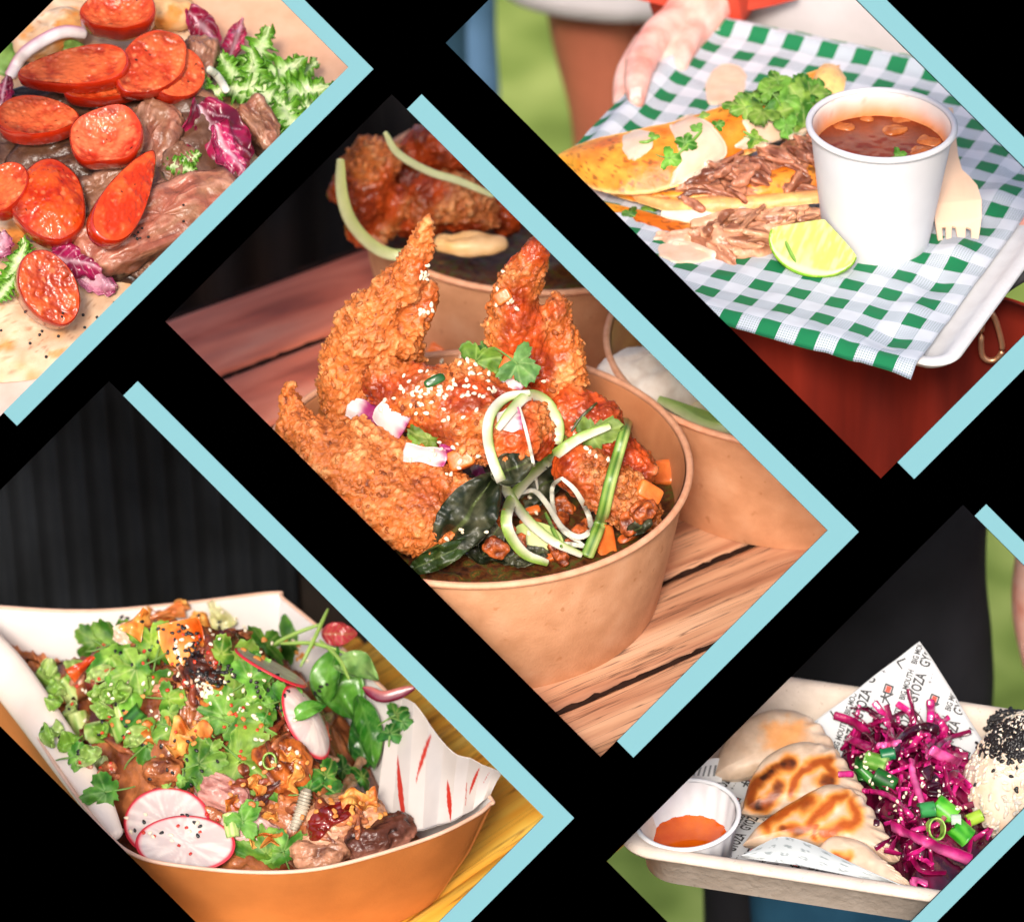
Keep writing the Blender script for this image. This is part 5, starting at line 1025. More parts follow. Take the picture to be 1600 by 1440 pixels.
kim(135, 1035, 80, 34, 40, 'red orange kimchi strip at the left of the heap', 3, L(196, 60, 16), L(230, 120, 50))
kim(258, 960, 60, 30, 20, 'pale orange kimchi piece at the very top of the heap', 4, L(214, 120, 60), L(240, 180, 110))
kim(340, 960, 56, 34, -60, 'greenish white cabbage piece at the top right of the heap', 5, L(190, 190, 110), L(226, 222, 170))
kim(190, 990, 30, 30, 0, 'blurred cream vegetable piece at the top left of the heap', 6, L(226, 180, 150), L(240, 206, 180))
# radish
radm = M('radish_flesh', attr=True, rough=.22, var=.05, sc=.05, spec=.5, sss=.35, sssr=10, coat=.2)
radr = M('radish_skin', [(.3, L(196, 30, 50)), (.7, L(222, 58, 70))], rough=.3)
def radish(T, r, label, b=1.0, t=5, bow=0, s=0):
    (a1, a2) = disc(r, r*b, t, bow, s, 90, .02, 20); V = a1[0]; rr = np.hypot(V[:, 0]/r, V[:, 1]/r/b); ph = np.arctan2(V[:, 1], V[:, 0])
    w = sstep(-.2, .4, fbm(np.c_[np.cos(ph)*6, np.sin(ph)*6, rr*2], 1, 3, s)); col = mixc(L(198, 180, 176), L(220, 207, 200), w)
    k = sstep(.9, .985, rr); col = col*(1-k[:, None])+np.array(L(224, 70, 84))*k[:, None]
    t_ = thing('radish_slice', label, 'radish', T, 'radish slices in the boat tray'); part('flesh', a1, radm, t_, col=col, reg=True); part('skin', a2, radr, t_, reg=True)
hp = lambda x, y, l: hit(x, y, l)[0]
radish(face(hp(262, 1283, 16), (-.12, .45, .85), -12), 70, 'upper of the two big white radish slices at the near left of the boat tray', .86, s=1)
radish(face(hp(292, 1322, 24), (-.05, .5, .85), -5), 80, 'lower radish slice overlapping the other at the near left rim', .62, s=2)
radish(face(hp(478, 1128, 20), (.62, .30, .55), -58), 66, 'curved radish slice on edge in the right middle of the heap', .62, bow=-16, s=3)
radish(face(hp(420, 1045, 16), (.45, .86, .12), -38), 66, 'radish slice seen edge on as a red line behind the herbs', .8, s=4)
# glossy salad leaves
H_ = lambda x, y, ang, l, cam_=.6: hitpose(x, y, ang, l, cam_)
salad(face(hp(545, 1080, 40), (.1, .3, .9), -62), 110, 84, 'large round glossy green leaf at the right of the heap', 1, .3)
salad(face(hp(510, 1062, 30), (-.4, .2, .9), 80), 100, 56, 'green leaf standing behind the large round one', 2, .3)
salad(face(hp(588, 1140, 40), (.3, .2, .9), -80), 130, 44, 'long hanging green leaf right of the large round one', 3, .25)
salad(face(hp(556, 1160, 26), (.2, .2, .9), 92), 110, 44, 'dark green leaf between the curved radish and the liner', 4, .2, c1=L(20, 76, 22), c2=L(60, 130, 40))
salad(face(hp(560, 1046, 36), (.2, .5, .8), -20), 80, 50, 'pale leaf loop at the top right of the heap', 5, .5, c2=L(150, 190, 110))
salad(face(hp(480, 1110, 12), (0, .5, .8), 30), 60, 30, 'narrow leaf above the curved radish slice', 6, .3)
for i, (x, y, r, a, l) in enumerate([(480, 1232, 26, 20, 'cress bunch leaf near the barbecue sauce, left'), (505, 1215, 30, 60, 'cress leaf in the bunch above the big pulled pork'), (530, 1200, 26, 0, 'cress leaf at the right of the bunch'), (520, 1235, 24, -40, 'cress leaf closest to the barbecue sauce'), (618, 1120, 26, 30, 'dark cress leaf beside the liner, upper'), (632, 1130, 22, -30, 'dark cress leaf touching the liner'), (560, 1215, 20, 40, 'cress leaf low by the hanging green leaf'), (610, 1150, 20, 80, 'cress leaf behind the hanging green leaf')]):
    cori(x, y, r, a, l, 150+i, L(26, 90, 26), L(80, 150, 60), 'cress leaves', .5, 14, bend=.5, name='cress_leaf', reg=True)
radi = M('radicchio', attr=True, rough=.28, var=.15, sc=.05, bump=1.2, bsc=.05, spec=.5, coat=.2, leaf=.12)
P = np.array([hp(566, 1078, 44), CO+rdir(600, 1088)*(np.linalg.norm(hp(566, 1078, 44)-CO)-10), CO+rdir(648, 1074)*(np.linalg.norm(hp(566, 1078, 44)-CO)-14)])
ribbon('radicchio_strip', spline(P, 30), 20, 5, 'purple radicchio strip poking out to the right towards the cyan trim', 'radicchio', [L(96, 8, 40), L(120, 20, 56), L(216, 130, 120)], mat=radi, taper=.3)
hb = lambda x, y, z: D.at(x, y, z+80)
salad(D.pose(hb(530, 990, 190), 0, 60), 60, 40, 'red leaf near the far right corner of the boat tray', 9, .2, c1=L(120, 10, 30), c2=L(190, 60, 70), name='radicchio_leaf', mat=radi)
for i, pts in enumerate([[(470, 1040, 180), (490, 1000, 210), (512, 952, 230)], [(440, 1005, 190), (490, 1005, 200), (540, 1020, 200)], [(500, 1000, 200), (530, 1030, 200), (545, 1060, 190)], [(420, 1010, 190), (460, 990, 200), (500, 975, 210)]]):
    ribbon('herb_stem', spline(np.array([D.wld(hb(*p)) for p in pts]), 16), 7, 5, ['pale shoot rising to the upper right near the cyan trim', 'pale shoot lying across behind the leaves', 'pale shoot bending down to the glossy leaves', 'pale shoot at the far side of the tray'][i], 'herb', [L(120, 160, 60), L(170, 200, 110)])
V, F = tube(spline(np.array([hp(478, 1240, 8), hp(470, 1262, 10), hp(462, 1290, 8)]), 10)-hp(470, 1262, 10), [10, 11, 8], n=16, m=70); V += vnormals(V, F)*(1.6*np.sin(V@nrm(hp(462, 1290, 8)-hp(478, 1240, 8))*1.1))[:, None]
solo('ribbed_stem', (V, F), M('pale_stem', [(.3, L(150, 140, 120)), (.7, L(190, 180, 160))], rough=.4), rig(np.eye(3), hp(470, 1262, 10)), 'pale ribbed stem standing between glazed pork and pulled pork', 'stem', reg=True)
seeds('black_sesame_seeds', [(285, 1015, 30, 50, 22), (335, 1055, 32, 22, 46), (300, 990, 60, 30, 16), (200, 1000, 40, 40, 8), (260, 1290, 60, 30, 8), (150, 1150, 60, 60, 10), (420, 1080, 40, 40, 12), (500, 1075, 20, 12, 5), (260, 1180, 100, 50, 12)], bsesm, 'black sesame seeds over the pork and kimchi in the boat tray', 1.05)
seeds('sesame_seeds', [(322, 1075, 18, 14, 26), (290, 1030, 30, 50, 14), (380, 1090, 60, 40, 22), (250, 1290, 60, 30, 10), (200, 1100, 80, 60, 16), (450, 1010, 50, 30, 8), (440, 1170, 60, 50, 12), (340, 980, 60, 30, 10)], sesm, 'white sesame seeds over the pork and herbs in the boat tray', 1.05)
flk = (ball(3, 2.4, .8, .5, 5, 6)); seeds('chilli_flakes', [(280, 1030, 60, 60, 16), (150, 1130, 60, 80, 14), (280, 1300, 70, 40, 9), (340, 1130, 90, 60, 14)], M('chilli_flake', [(.3, L(176, 24, 10)), (.7, L(214, 60, 24))], rough=.3), 'red chilli flakes scattered over the radish and herbs', 1.1, flk)
crumbs = lump(5, 3.2, 1.6, .5, 2.0, .2, 6, 8, 3)[:2]
seeds('crispy_crumbs', [(300, 1130, 130, 70, 18), (440, 1230, 90, 50, 26), (560, 1265, 50, 30, 24), (430, 1010, 60, 25, 14)], M('crumb', [(.3, L(170, 84, 24)), (.7, L(226, 158, 76))], rough=.5), 'golden crispy crumbs strewn over the boat tray heap', 1.0, crumbs)
clear_reg()
# table and backdrop
tabm = M('honey_wood', [(.15, L(214, 112, 14)), (.3, L(252, 170, 44)), (.6, L(255, 204, 84)), (.8, L(255, 222, 124))], sc=.03, det=7, rough=.5, bump=2.5, bsc=.04, str_=(.16, 1, 1), dist=.5)
crackle(tabm, L(150, 70, 10), .06, .02)
th_ = thing('honey_wood_table', 'honey coloured wooden table under the boat tray', 'table', D.pose(D.at(640, 1300, -3)))
for i in range(5):
    Vp, Fp = plank(2600, 296, 40, 30+i); T = D.pose(D.at(640, 1300, -3), 48)@rig(np.eye(3), A(0, (i-2)*300, 0)); Vp, Fp = crop(Vp, Fp, T, -1330, -320, 1700 if False else 1200, 2300)
    vv = Vp@T[:3, :3].T+T[:3, 3]; yl = D.loc(vv)[:, 1]; Fp = Fp[((yl < D.at(560, 990, 0)[1]) & (vv@AW < -20))[Fp].all(1)]
    used = np.unique(Fp); mm_ = np.full(len(Vp), -1); mm_[used] = np.arange(len(used))
    if len(Fp): part('plank', (Vp[used], mm_[Fp]), tabm, th_, T=T)
pleat = M('black_pleated_cloth', [(.35, L(14, 16, 18)), (.65, L(30, 33, 37))], sc=.004, rough=.85, spec=.2)
yb = D.at(560, 990, 0)[1]+260
bx = D.atY(300, 900, yb); V, F, u, v = sheet(lambda u, v: np.stack([bx[0]-420+u*620-v*60, yb+16*np.abs(np.sin(u*40))+0*v, -400+v*2600], 1), 240, 90, 6); c = V.mean(0)
V2, F2 = crop(V-c, F, D.pose(c), -1300, -335, 690); solo('pleated_curtain', (V2, F2), pleat, D.pose(c), 'black pleated curtain hanging out of focus behind the boat tray', 'curtain')
V, F = box(260, 20, 1500, 4); bx = D.atY(480, 900, yb+60); c = A(bx[0]+60, yb+60, 300); V, F, u, v = sheet(lambda u, v: np.stack([(u-.5)*560, 0*u, (v-.5)*2600], 1), 40, 110, 14); V, F = crop(V, F, D.pose(c), -1300, -335, 690)
solo('brown_board', (V, F), M('dark_brown_wood', [(.3, L(26, 20, 12)), (.55, L(40, 28, 20)), (.75, L(52, 38, 28))], sc=.006, rough=.8), D.pose(c), 'dark brown board beside the pleated curtain behind the boat tray', 'board')
# ================================================================ dumpling tray
E = Frame(np.eye(3), SP(1400, 1430, 130)); ZE = 88
fl = E.at(964, 1321, ZE); ex = nrm(E.at(1464, 1398, ZE)-fl); ey = np.cross(A(0, 0, 1), ex)
T_E = rig(np.stack([ex, ey, A(0, 0, 1)], 1), E.wld(fl-A(0, 0, ZE))); EF = Frame(T_E[:3, :3], T_E[:3, 3])
EDp = EF.at(1400, 1081, ZE)[1]; EW = 1000
pulp = M('beige_pulp', [(.3, L(206, 190, 174)), (.7, L(222, 207, 192))], sc=.03, det=6, rough=.75, bump=1.0, bsc=.09, spec=.2)
speckle(pulp, L(180, 160, 140), .12, .66)
tr_ = thing('pulp_tray', 'beige pulp tray with a wide rim holding dumplings, red cabbage and a rice ball', 'tray', T_E)
rr_ = lambda i, z, r=50: rrect(EW-2*i, EDp-2*i, r, z, EW/2, EDp/2, 14, 40)
VF = loft([rr_(52, 0, 50), rr_(46, -3, 50), rr_(30, 6, 60), rr_(22, ZE-16, 60), rr_(-4, ZE-14, 62), rr_(-8, ZE-6, 64), rr_(0, ZE, 60), rr_(10, ZE+1, 56), rr_(18, ZE-3, 52), rr_(24, ZE-12, 50), rr_(44, 10, 50), rr_(52, 5, 46)])
part('tray_body', crop(VF[0], VF[1], T_E, vmin=2195, vmax=2960), pulp, tr_, reg=True)
# printed paper: lies on the floor, folds up against the back wall
phi = math.radians(52); yf = EDp-118; fx0 = A(0, yf, 6); fd = A(0, math.cos(phi), math.sin(phi)); fn_ = A(0, -math.sin(phi), math.cos(phi))
def pl(px, py):
    o = EF.loc(CO); d = rdir(px, py)@EF.R; t = np.dot(fx0-o, fn_)/np.dot(d, fn_); p = o+d*t; return np.array([p[0], yf+np.dot(p-fx0, fd)])
def fold(ab):
    a, b = ab[..., 0], ab[..., 1]; up = np.maximum(b-yf, 0); r = 14.0
    y = np.where(b < yf, b, yf+up*math.cos(phi)); z = 6+np.where(b < yf, 0, up*math.sin(phi))
    return np.stack([a, y, z+5*fbm(np.stack([a, b, 0*a], -1).reshape(-1, 3), .012, 2, 4).reshape(a.shape)], -1)
ap = pl(1437, 1002); e1 = pl(1215, 1172)-ap; e2 = pl(1537, 1156)-ap; e1 /= np.linalg.norm(e1); e2 /= np.linalg.norm(e2)
wax = M('printed_wax_paper', [(.3, L(196, 200, 203)), (.7, L(210, 214, 217))], sc=.006, rough=.45, spec=.3, leaf=.1)
V, F, u, v = sheet(lambda u, v: fold(ap+u[:, None]*560*e1+v[:, None]*430*e2), 90, 80)
# keep the sheet inside the tray
ok = (V[:, 0] > 50) & (V[:, 0] < EW-60) & (V[:, 1] > 40); F = F[ok[F].all(1)]; used = np.unique(F); mm = np.full(len(V), -1); mm[used] = np.arange(len(used)); V, F = V[used], mm[F]
if np.mean(vnormals(V, F)[:, 2]) < 0: F = F[:, ::-1]
V2, F2 = thick(V, F, 1.4); pap = thing('printed_paper', 'square of white paper with black and red print standing up as a triangle at the back of the dumpling tray', 'paper', T_E)
pap.o['label'] = 'white paper with black and red print standing up as a triangle behind the cabbage'
part('sheet', (V2, F2), wax, pap, reg=True)
ink = M('black_ink', [(0, L(44, 44, 46)), (1, L(54, 54, 56))], rough=.6); redink = M('red_ink', [(0, L(226, 62, 40)), (1, L(230, 70, 46))], rough=.6)
def textmesh(txt, size):
    cu = bpy.data.curves.new('t', 'FONT'); cu.body = txt; cu.size = size; cu.align_x = 'CENTER'; cu.align_y = 'CENTER'; cu.resolution_u = 3; cu.offset = size*.03; o = link(bpy.data.objects.new('t', cu))
    dg = bpy.context.evaluated_depsgraph_get(); me = o.evaluated_get(dg).to_mesh(); me.calc_loop_triangles()
    v = np.array([x.co[:2] for x in me.vertices]).reshape(-1, 2); f = np.array([t.vertices[:] for t in me.loop_triangles]); bpy.data.objects.remove(o); return v, f
def stroke2d(segs):
    V, F = [], []
    for (x0, y0, x1, y1, w0, w1) in segs:
        d = np.array([x1-x0, y1-y0]); d = d/np.linalg.norm(d); n = np.array([-d[1], d[0]]); k = len(V)
        V += [[x0, y0]+n*w0/2, [x0, y0]-n*w0/2, [x1, y1]-n*w1/2, [x1, y1]+n*w1/2]; F += [[k, k+1, k+2], [k, k+2, k+3]]
    return np.array(V, float), np.array(F)
big = textmesh('GYOZA', 25); big[0][:, 0] *= 50/np.ptp(big[0][:, 0]); sml = textmesh('BIG MOUTH', 14); sml[0][:, 0] *= 50/np.ptp(sml[0][:, 0])
dai = stroke2d([(-10, 4, 10, 5, 3, 3), (0, 12, 0, 2, 3.4, 3.4), (0, 3, -10, -10, 3.4, 2), (0, 3, 10, -9, 3.4, 3)])
kou = stroke2d([(-9, 8, 9, 8, 3.4, 3.4), (-9, -8, 9, -8, 3.4, 3.4), (-8, 9, -7, -9, 3.4, 3.4), (8, 9, 7, -9, 3.4, 3.4)]); kor = stroke2d([(0, 5.2, 0, -5.2, 11, 10.6)])
tick = stroke2d([(-3, 0, 3, 0, 1.4, 1.4), (0, 4, 0, -4, 1.4, 1.4), (7, 0, 12, 0, 1.4, 1.4), (16, 0, 18, 0, 1.6, 1.6)])
bd = pl(1442, 1051)-pl(1425, 1100); bd /= np.linalg.norm(bd); bn = np.array([-bd[1], bd[0]])
colv = pl(1503, 1104)-pl(1433, 1076); coln = np.dot(colv, bn); pitch = 84.0
txt, red = [], []
def put(m2, s_, t_, lst, sc=1.0, flip=False):
    q = m2[0]*sc; pos = ap+bd*s_+bn*t_; P = pos+q[:, :1]*bd+q[:, 1:]*bn
    rel_ = P-ap; M2 = np.array([[e1[0], e2[0]], [e1[1], e2[1]]]); pq = rel_@np.linalg.inv(M2).T; ok = (pq > 1.5).all(1) & (pq[:, 0] < 556) & (pq[:, 1] < 426) & (P[:, 0] > 56) & (P[:, 1] > 46) & (P[:, 0] < EW-66)
    f = m2[1][ok[m2[1]].all(1)]
    if len(f):
        V_ = fold(P)+A(0, 0, 0); b = P[:, 1]; nn = np.where((b < yf)[:, None], A(0, 0, 1), fn_); lst.append((V_+nn*1.6, f))
s0 = np.dot(pl(1433, 1076)-ap, bd); t0 = np.dot(pl(1433, 1076)-ap, bn); w_ = 34.0
for i in range(-5, 6):
    for j in range(-9, 9):
        s_ = s0+j*61.0+(i % 2)*8; t_ = t0+i*78
        put(big, s_, t_, txt); put(sml, s_, t_+18, txt); put(dai, s_+31, t_+43, txt, .95); put(kou, s_-16, t_+45, txt, .8); put(kor, s_-16, t_+45, red, .8); put(tick, s_+8, t_+27+34, txt, .8)
part('black_print', join(*txt), ink, pap, smooth=False); part('red_print', join(*red), redink, pap, smooth=False)
# folded front flap of the paper
def fq(px, py, z): return EF.at(px, py, z)
def faint(u, t):
    col = np.tile(np.array(L(196, 202, 202)), (len(u), 1)); n = np.abs(((u*9+t*1.5) % 1)-.5) < .22; m = n & (np.abs(((t*3.2-u*2) % 1)-.5) < .2) & (fbm(np.c_[u*60, t*20, u*0], 1, 2, 3) > -.1); col[m] = L(150, 158, 158); return col
greyp = M('wax_paper_back', attr=True, rough=.4, var=.05, sc=.02, spec=.4, leaf=.15)
# sauce cup
sc0 = EF.at(1086, 1338, 6); Ts = EF.pose(A(sc0[0]-4, sc0[1]+64, 6), 0, 0, 0); ks = kz(Ts)
cupc = EF.at(1080, 1268, 96); Ts = EF.pose(A(cupc[0], cupc[1], 4), 0, 5, -4)
sau = thing('sauce_cup', 'small pleated white paper cup of orange dipping sauce in the left corner of the dumpling tray', 'cup', Ts)
sau.o['label'] = 'small pleated white paper cup of orange sauce in the left corner of the tray'
Rt, Rb, Hs = 80*ks, 62*ks, 92
def pleats(prof, n=144, amp=1.6):
    V, F = lathe(prof, n); a = np.arctan2(V[:, 1], V[:, 0]); r = np.hypot(V[:, 0], V[:, 1])+1e-9; k_ = amp*np.sign(np.sin(a*18))*np.abs(np.sin(a*18))**.4*np.clip(r/40, 0, 1)*np.clip((Hs-V[:, 2])/30+.3, 0, 1); V[:, :2] *= ((r+k_)/r)[:, None]; return V, F
white_p = M('white_paper', [(.3, L(206, 206, 208)), (.7, L(220, 220, 222))], rough=.55, spec=.3)
part('wall', pleats([(1, 4), (Rb-4, 4), (Rb-2, 0), (Rb, 0), (Rt-1, Hs-4), (Rt-1, Hs)]), white_p, sau, reg=True); part('lining', pleats([(Rt-4, Hs), (Rt-5, Hs-4), (Rb-4, 8), (1, 8)]), white_p, sau, reg=True)
a = np.linspace(0, 2*np.pi, 11); part('rolled_rim', lathe([(Rt+1+4*math.cos(q), Hs-4*math.sin(q)) for q in a], 96), white_p, sau, reg=True)
Rs = Rb+(Rt-Rb)*.3-3; V, F, u, v = sheet(lambda u, v: np.stack([(Rs*u*(1+.03*np.sign(np.sin(v*6.283*18))*u))*np.cos(v*6.28319), Rs*u*(1+.03*np.sign(np.sin(v*6.283*18))*u)*np.sin(v*6.28319), 30+3*u**8+0*v], 1), 20, 145)
solo('dipping_sauce', (V, F), M('chilli_sauce', [(.3, L(184, 64, 4)), (.7, L(212, 98, 12))], sc=.02, rough=.06, spec=.6), Ts, 'orange chilli dipping sauce in the small pleated cup', 'sauce', reg=True)
# dumplings
dough = M('dumpling_dough', attr=True, rough=.48, var=.10, sc=.06, bump=1.8, bsc=.06, spec=.4, sss=.1, sssr=6)
def gyoza(poly, label, zc, strokes, nrm_, s, thk=56, patch=None, amp=1.0):
    c2 = np.mean(poly, 0); pc = EF.wld(fq(c2[0], c2[1], zc)); T = face(pc, nrm_, 0); Fr = Frame(T[:3, :3], T[:3, 3])
    O = spline(np.array([Fr.at(x, y, 0) for x, y in poly+[poly[0]]]), 181)[:-1]; m = 36
    cx_ = O.mean(0); V = []
    for side in (1, -1):
        for j in range(m):
            r = j/(m-1); P = cx_+(O-cx_)*r; h = thk*.5*np.sqrt(np.clip(1-r**4.5, 0, 1))*(1-.25*r*r) if side > 0 else -thk*.7*np.sqrt(np.clip(1-r**2.6, 0, 1)); P = P.copy(); P[:, 2] = h; V.append(P)
    V = np.vstack(V); F1 = grid_faces(m, 180, True); F2 = grid_faces(m, 180, True)[:, ::-1]+m*180; top = np.arange(len(V)) < m*180
    ph = np.tile(np.arange(180)/180, 2*m); rr = np.tile(np.repeat(np.linspace(0, 1, m), 180), 2)
    V[:, 2] += 3.0*fbm(V, .025, 3, s)*top; cr_ = sstep(.62, .95, rr)*sstep(.3, .45, ph)*sstep(.86, .7, ph)   # crimped seam on the right side
    V[:, 2] += cr_*3*np.sin(ph*2*np.pi*22)*amp; V[:, :2] += (nrm(V-cx_)[:, :2]*(cr_*1.2*np.sin(ph*2*np.pi*22))[:, None])
    W = Fr.wld(V); wv = -(W-CO)@AW; X_ = 800+((W-CO)@AX)*DC/wv; Y_ = 720-((W-CO)@AU)*DC/wv
    X_ = X_+7*fbm(np.c_[X_, Y_, X_*0], .05, 2, s); Y_ = Y_+7*fbm(np.c_[X_, Y_, X_*0], .05, 2, s+5)
    d = np.full(len(V), 99.0); dark = np.zeros(len(V))
    for pts, w, dk in strokes:
        P = spline(np.array([(a_/4+1000, b_/4+1180, 0) for a_, b_ in pts], float), 30)[:, :2] if len(pts) > 1 else np.array([[pts[0][0]/4+1000, pts[0][1]/4+1180]])
        q = np.min(np.hypot(X_[:, None]-P[None, :, 0], Y_[:, None]-P[None, :, 1]), 1)/w/1.7; d = np.minimum(d, q); dark = np.maximum(dark, dk*sstep(1.0, .2, q))
    n = fbm(V, .05, 4, s+2); t = sstep(1.5, .65, d+.35*n)*top
    base = mixc(L(196, 168, 142), L(214, 190, 166), sstep(-.4, .4, fbm(V, .03, 3, s+1)))
    if patch: q = np.hypot((X_-patch[0])/patch[2], (Y_-patch[1])/patch[3]); t = np.maximum(t, sstep(1.1, .4, q+.5*n)*top*.75)
    br = mixc(L(226, 148, 66), L(176, 82, 22), sstep(.9, .2, d+.3*n)); col = base*(1-t[:, None])+br*t[:, None]; dk = np.clip(dark*(1+.8*n), 0, 1)*top; col = col*(1-dk[:, None])+np.array(L(52, 24, 12))*dk[:, None]
    V, F = V, tri(np.vstack([F1, F2])); return solo('dumpling', (V, F), dough, T, label, 'dumpling', 'pan fried dumplings in the pulp tray', reg=True, col=col, wet=np.full(len(V), .15))
gyoza([(1115, 1214), (1126, 1172), (1156, 1132), (1200, 1111), (1245, 1112), (1282, 1134), (1308, 1172), (1318, 1196), (1290, 1206), (1240, 1202), (1180, 1212), (1140, 1218)], 'rearmost dumpling with a pale golden patch, at the back of the row', 48, [], (-.1, .5, .86), 1, patch=(1225, 1148, 44, 34))
gyoza([(1158, 1270), (1170, 1225), (1190, 1190), (1225, 1167), (1265, 1160), (1302, 1172), (1332, 1205), (1352, 1240), (1346, 1266), (1290, 1264), (1220, 1270), (1180, 1273)], 'middle dumpling with the darkest, nearly black grill loops', 66,
      [([(935, 40), (870, 80), (760, 150), (700, 210), (695, 270), (740, 310), (800, 280), (860, 190)], 8, .55), ([(920, 50)], 10, 1), ([(750, 300)], 9, 1), ([(760, 150), (830, 110)], 6, .8), ([(1180, 20), (1080, 60), (1000, 100), (980, 150), (950, 240)], 6, .25), ([(1140, 40), (1200, 90), (1170, 150)], 7, .35), ([(1165, 160)], 9, .95)], (-.1, .5, .86), 2)
gyoza([(1160, 1320), (1185, 1290), (1225, 1262), (1270, 1236), (1300, 1226), (1335, 1236), (1362, 1264), (1386, 1302), (1407, 1338), (1390, 1346), (1340, 1334), (1270, 1322), (1200, 1322)], 'front dumpling with wavy orange brown grill marks', 84,
      [([(1060, 270), (950, 330), (860, 380), (790, 430)], 7, .2), ([(1040, 295)], 12, .45), ([(880, 460), (980, 470), (1060, 450), (1110, 370), (1180, 300), (1270, 255)], 7, .15), ([(880, 462)], 7, .6), ([(980, 480)], 7, .5), ([(1310, 290), (1350, 380), (1330, 430), (1230, 450), (1160, 490)], 8, .1), ([(1110, 440), (1090, 520)], 5, .05)], (-.1, .5, .86), 3)
gyoza([(1272, 1332), (1300, 1307), (1345, 1315), (1376, 1340), (1402, 1362), (1424, 1386), (1400, 1392), (1340, 1372), (1290, 1352)], 'lowest dumpling, mostly tucked under the folded paper at the near rim', 74, [([(1230, 640), (1300, 640)], 7, .05)], (-.1, .5, .86), 4, 40)
paperflap([fq(1160, 1336, 84), fq(1192, 1318, 90), fq(1222, 1307, 96), (fq(1262, 1316, 96)), fq(1310, 1338, 92), fq(1370, 1366, 90), fq(1436, 1395, 86)], [fq(1158, 1338, 78), fq(1200, 1345, 78), fq(1250, 1352, 78), fq(1300, 1362, 78), fq(1350, 1372, 78), fq(1400, 1382, 78), fq(1440, 1397, 80)], EF, 5, greyp, 'folded_paper_corner', 1.5, faint, 120, 40, 0, 'grey folded corner of the printed paper covering the lower edge of the front dumplings')
paperflap([fq(1085, 1195, 40), fq(1110, 1185, 44), fq(1130, 1184, 40)], [fq(1078, 1216, 20), fq(1100, 1222, 16), fq(1128, 1222, 16)], EF, 2, greyp, 'paper_edge', 1.5, lambda u, t: np.where(((np.abs(((u*6) % 1)-.5) < .22) & (t > .3) & (t < .75))[:, None], L(120, 122, 122), L(226, 226, 224)), 80, 30, 0, 'bit of printed paper showing between the sauce cup and the rearmost dumpling')
# red cabbage
cabm = M('red_cabbage', attr=True, rough=.22, var=.25, sc=.06, bump=1.5, bsc=.05, spec=.6, coat=.15, sss=.1, sssr=6)
cp = [(1310, 1130), (1340, 1108), (1400, 1100), (1470, 1105), (1500, 1150), (1520, 1200), (1560, 1250), (1570, 1300), (1500, 1360), (1460, 1400), (1420, 1385), (1390, 1330), (1350, 1260), (1320, 1190)]
co_ = spline(np.array([fq(x, y, 50) for x, y in cp+[cp[0]]]), 121)[:-1]; cm = co_.mean(0)
def cabV(u, v):
    R = co_[np.floor((v*120) % 120).astype(int)]; P = cm[:2]+(R[:, :2]-cm[:2])*u[:, None]; q = np.c_[P, 0*u]; return np.c_[P, 14+70*np.clip(1-u**3, 0, 1)+14*fbm(q, .03, 3, 2)]
V, F, u, v = sheet(cabV, 60, 121); solo('red_cabbage_heap', (V-cm, F[:, ::-1]), cabm, EF.pose(cm), 'dark purple red cabbage heap between the dumplings and the rice ball', 'cabbage', reg=True, col=mixc(L(50, 4, 22), L(112, 12, 54), sstep(-.3, .4, fbm(V, .03, 3, 3))), wet=np.full(len(V), .6))
cc1, cc2, cc3, cc4 = L(66, 4, 30), L(146, 12, 76), L(204, 36, 126), L(226, 110, 168)
def cab(pts, w, label, cols, th=7, lift=10, stuff=None, **k):
    P = drape(pts, lift, 18)
    if P is None: return
    if stuff is not None: stuff.append(tube(P, w/2*np.ones(18), th/2*np.ones(18), hint=AW, n=8, m=18)); return
    c = P.mean(0); m = 30; hv = nrm(AW+rng.normal(0, .45, 3)); V, F = tube(P-c, np.full(18, w/2)*rng.uniform(.7, 1.1), np.full(18, th/2), hint=hv, n=14, m=m, sq=.8)
    a_ = np.cos(np.tile(np.linspace(0, 2*np.pi, 14, endpoint=False), (len(V)-2)//14)); a_ = np.r_[a_, 0, 0]; V = V+vnormals(V, F)*(1.6*fbm(V, .06, 3, len(label)))[:, None]
    cc = np.array(cols); t = (a_+1)/2; x = np.linspace(0, 1, len(cc)); col = np.stack([np.interp(t, x, cc[:, i]) for i in range(3)], 1); col = col*(.8+.5*sstep(-.3, .4, fbm(V, .035, 3, int(w)))[:, None])
    solo('cabbage_strip', (V, F), cabm, rig(np.eye(3), c), label, 'cabbage', 'shredded red cabbage strips', reg=True, col=col, wet=np.full(len(V), .7))
def Z6(*p): return [(1240+a/4, 1080+b/4) for a, b in p]
for i in range(100):
    t = rng.random(2); k_ = math.sqrt(t[0])*.86; j = int(t[1]*120); R = cm+(co_[j]-cm)*k_; w = EF.wld(R+A(0, 0, 60*(1-k_))); q = w-CO; z_ = -(q@AW); x = 800+(q@AX)*DC/z_; y = 720-(q@AU)*DC/z_
    a = U(0, 6.28); l = U(22, 44); b = U(-22, 22); pick = rnd.choice([(cc1, cc2), (cc2, cc3), (cc1, cc2, cc1), (cc2, cc3, cc2), (cc1, cc1), (cc2, cc2), (cc1, cc2), (cc3, cc2)])
    cab([(x-l*math.cos(a), y-l*math.sin(a)), (x+b*math.sin(a), y-b*math.cos(a)), (x+l*math.cos(a), y+l*math.sin(a))], U(7, 14), 'glossy shredded red cabbage strip tangled in the heap', pick, U(2, 3.5), U(1, 12))
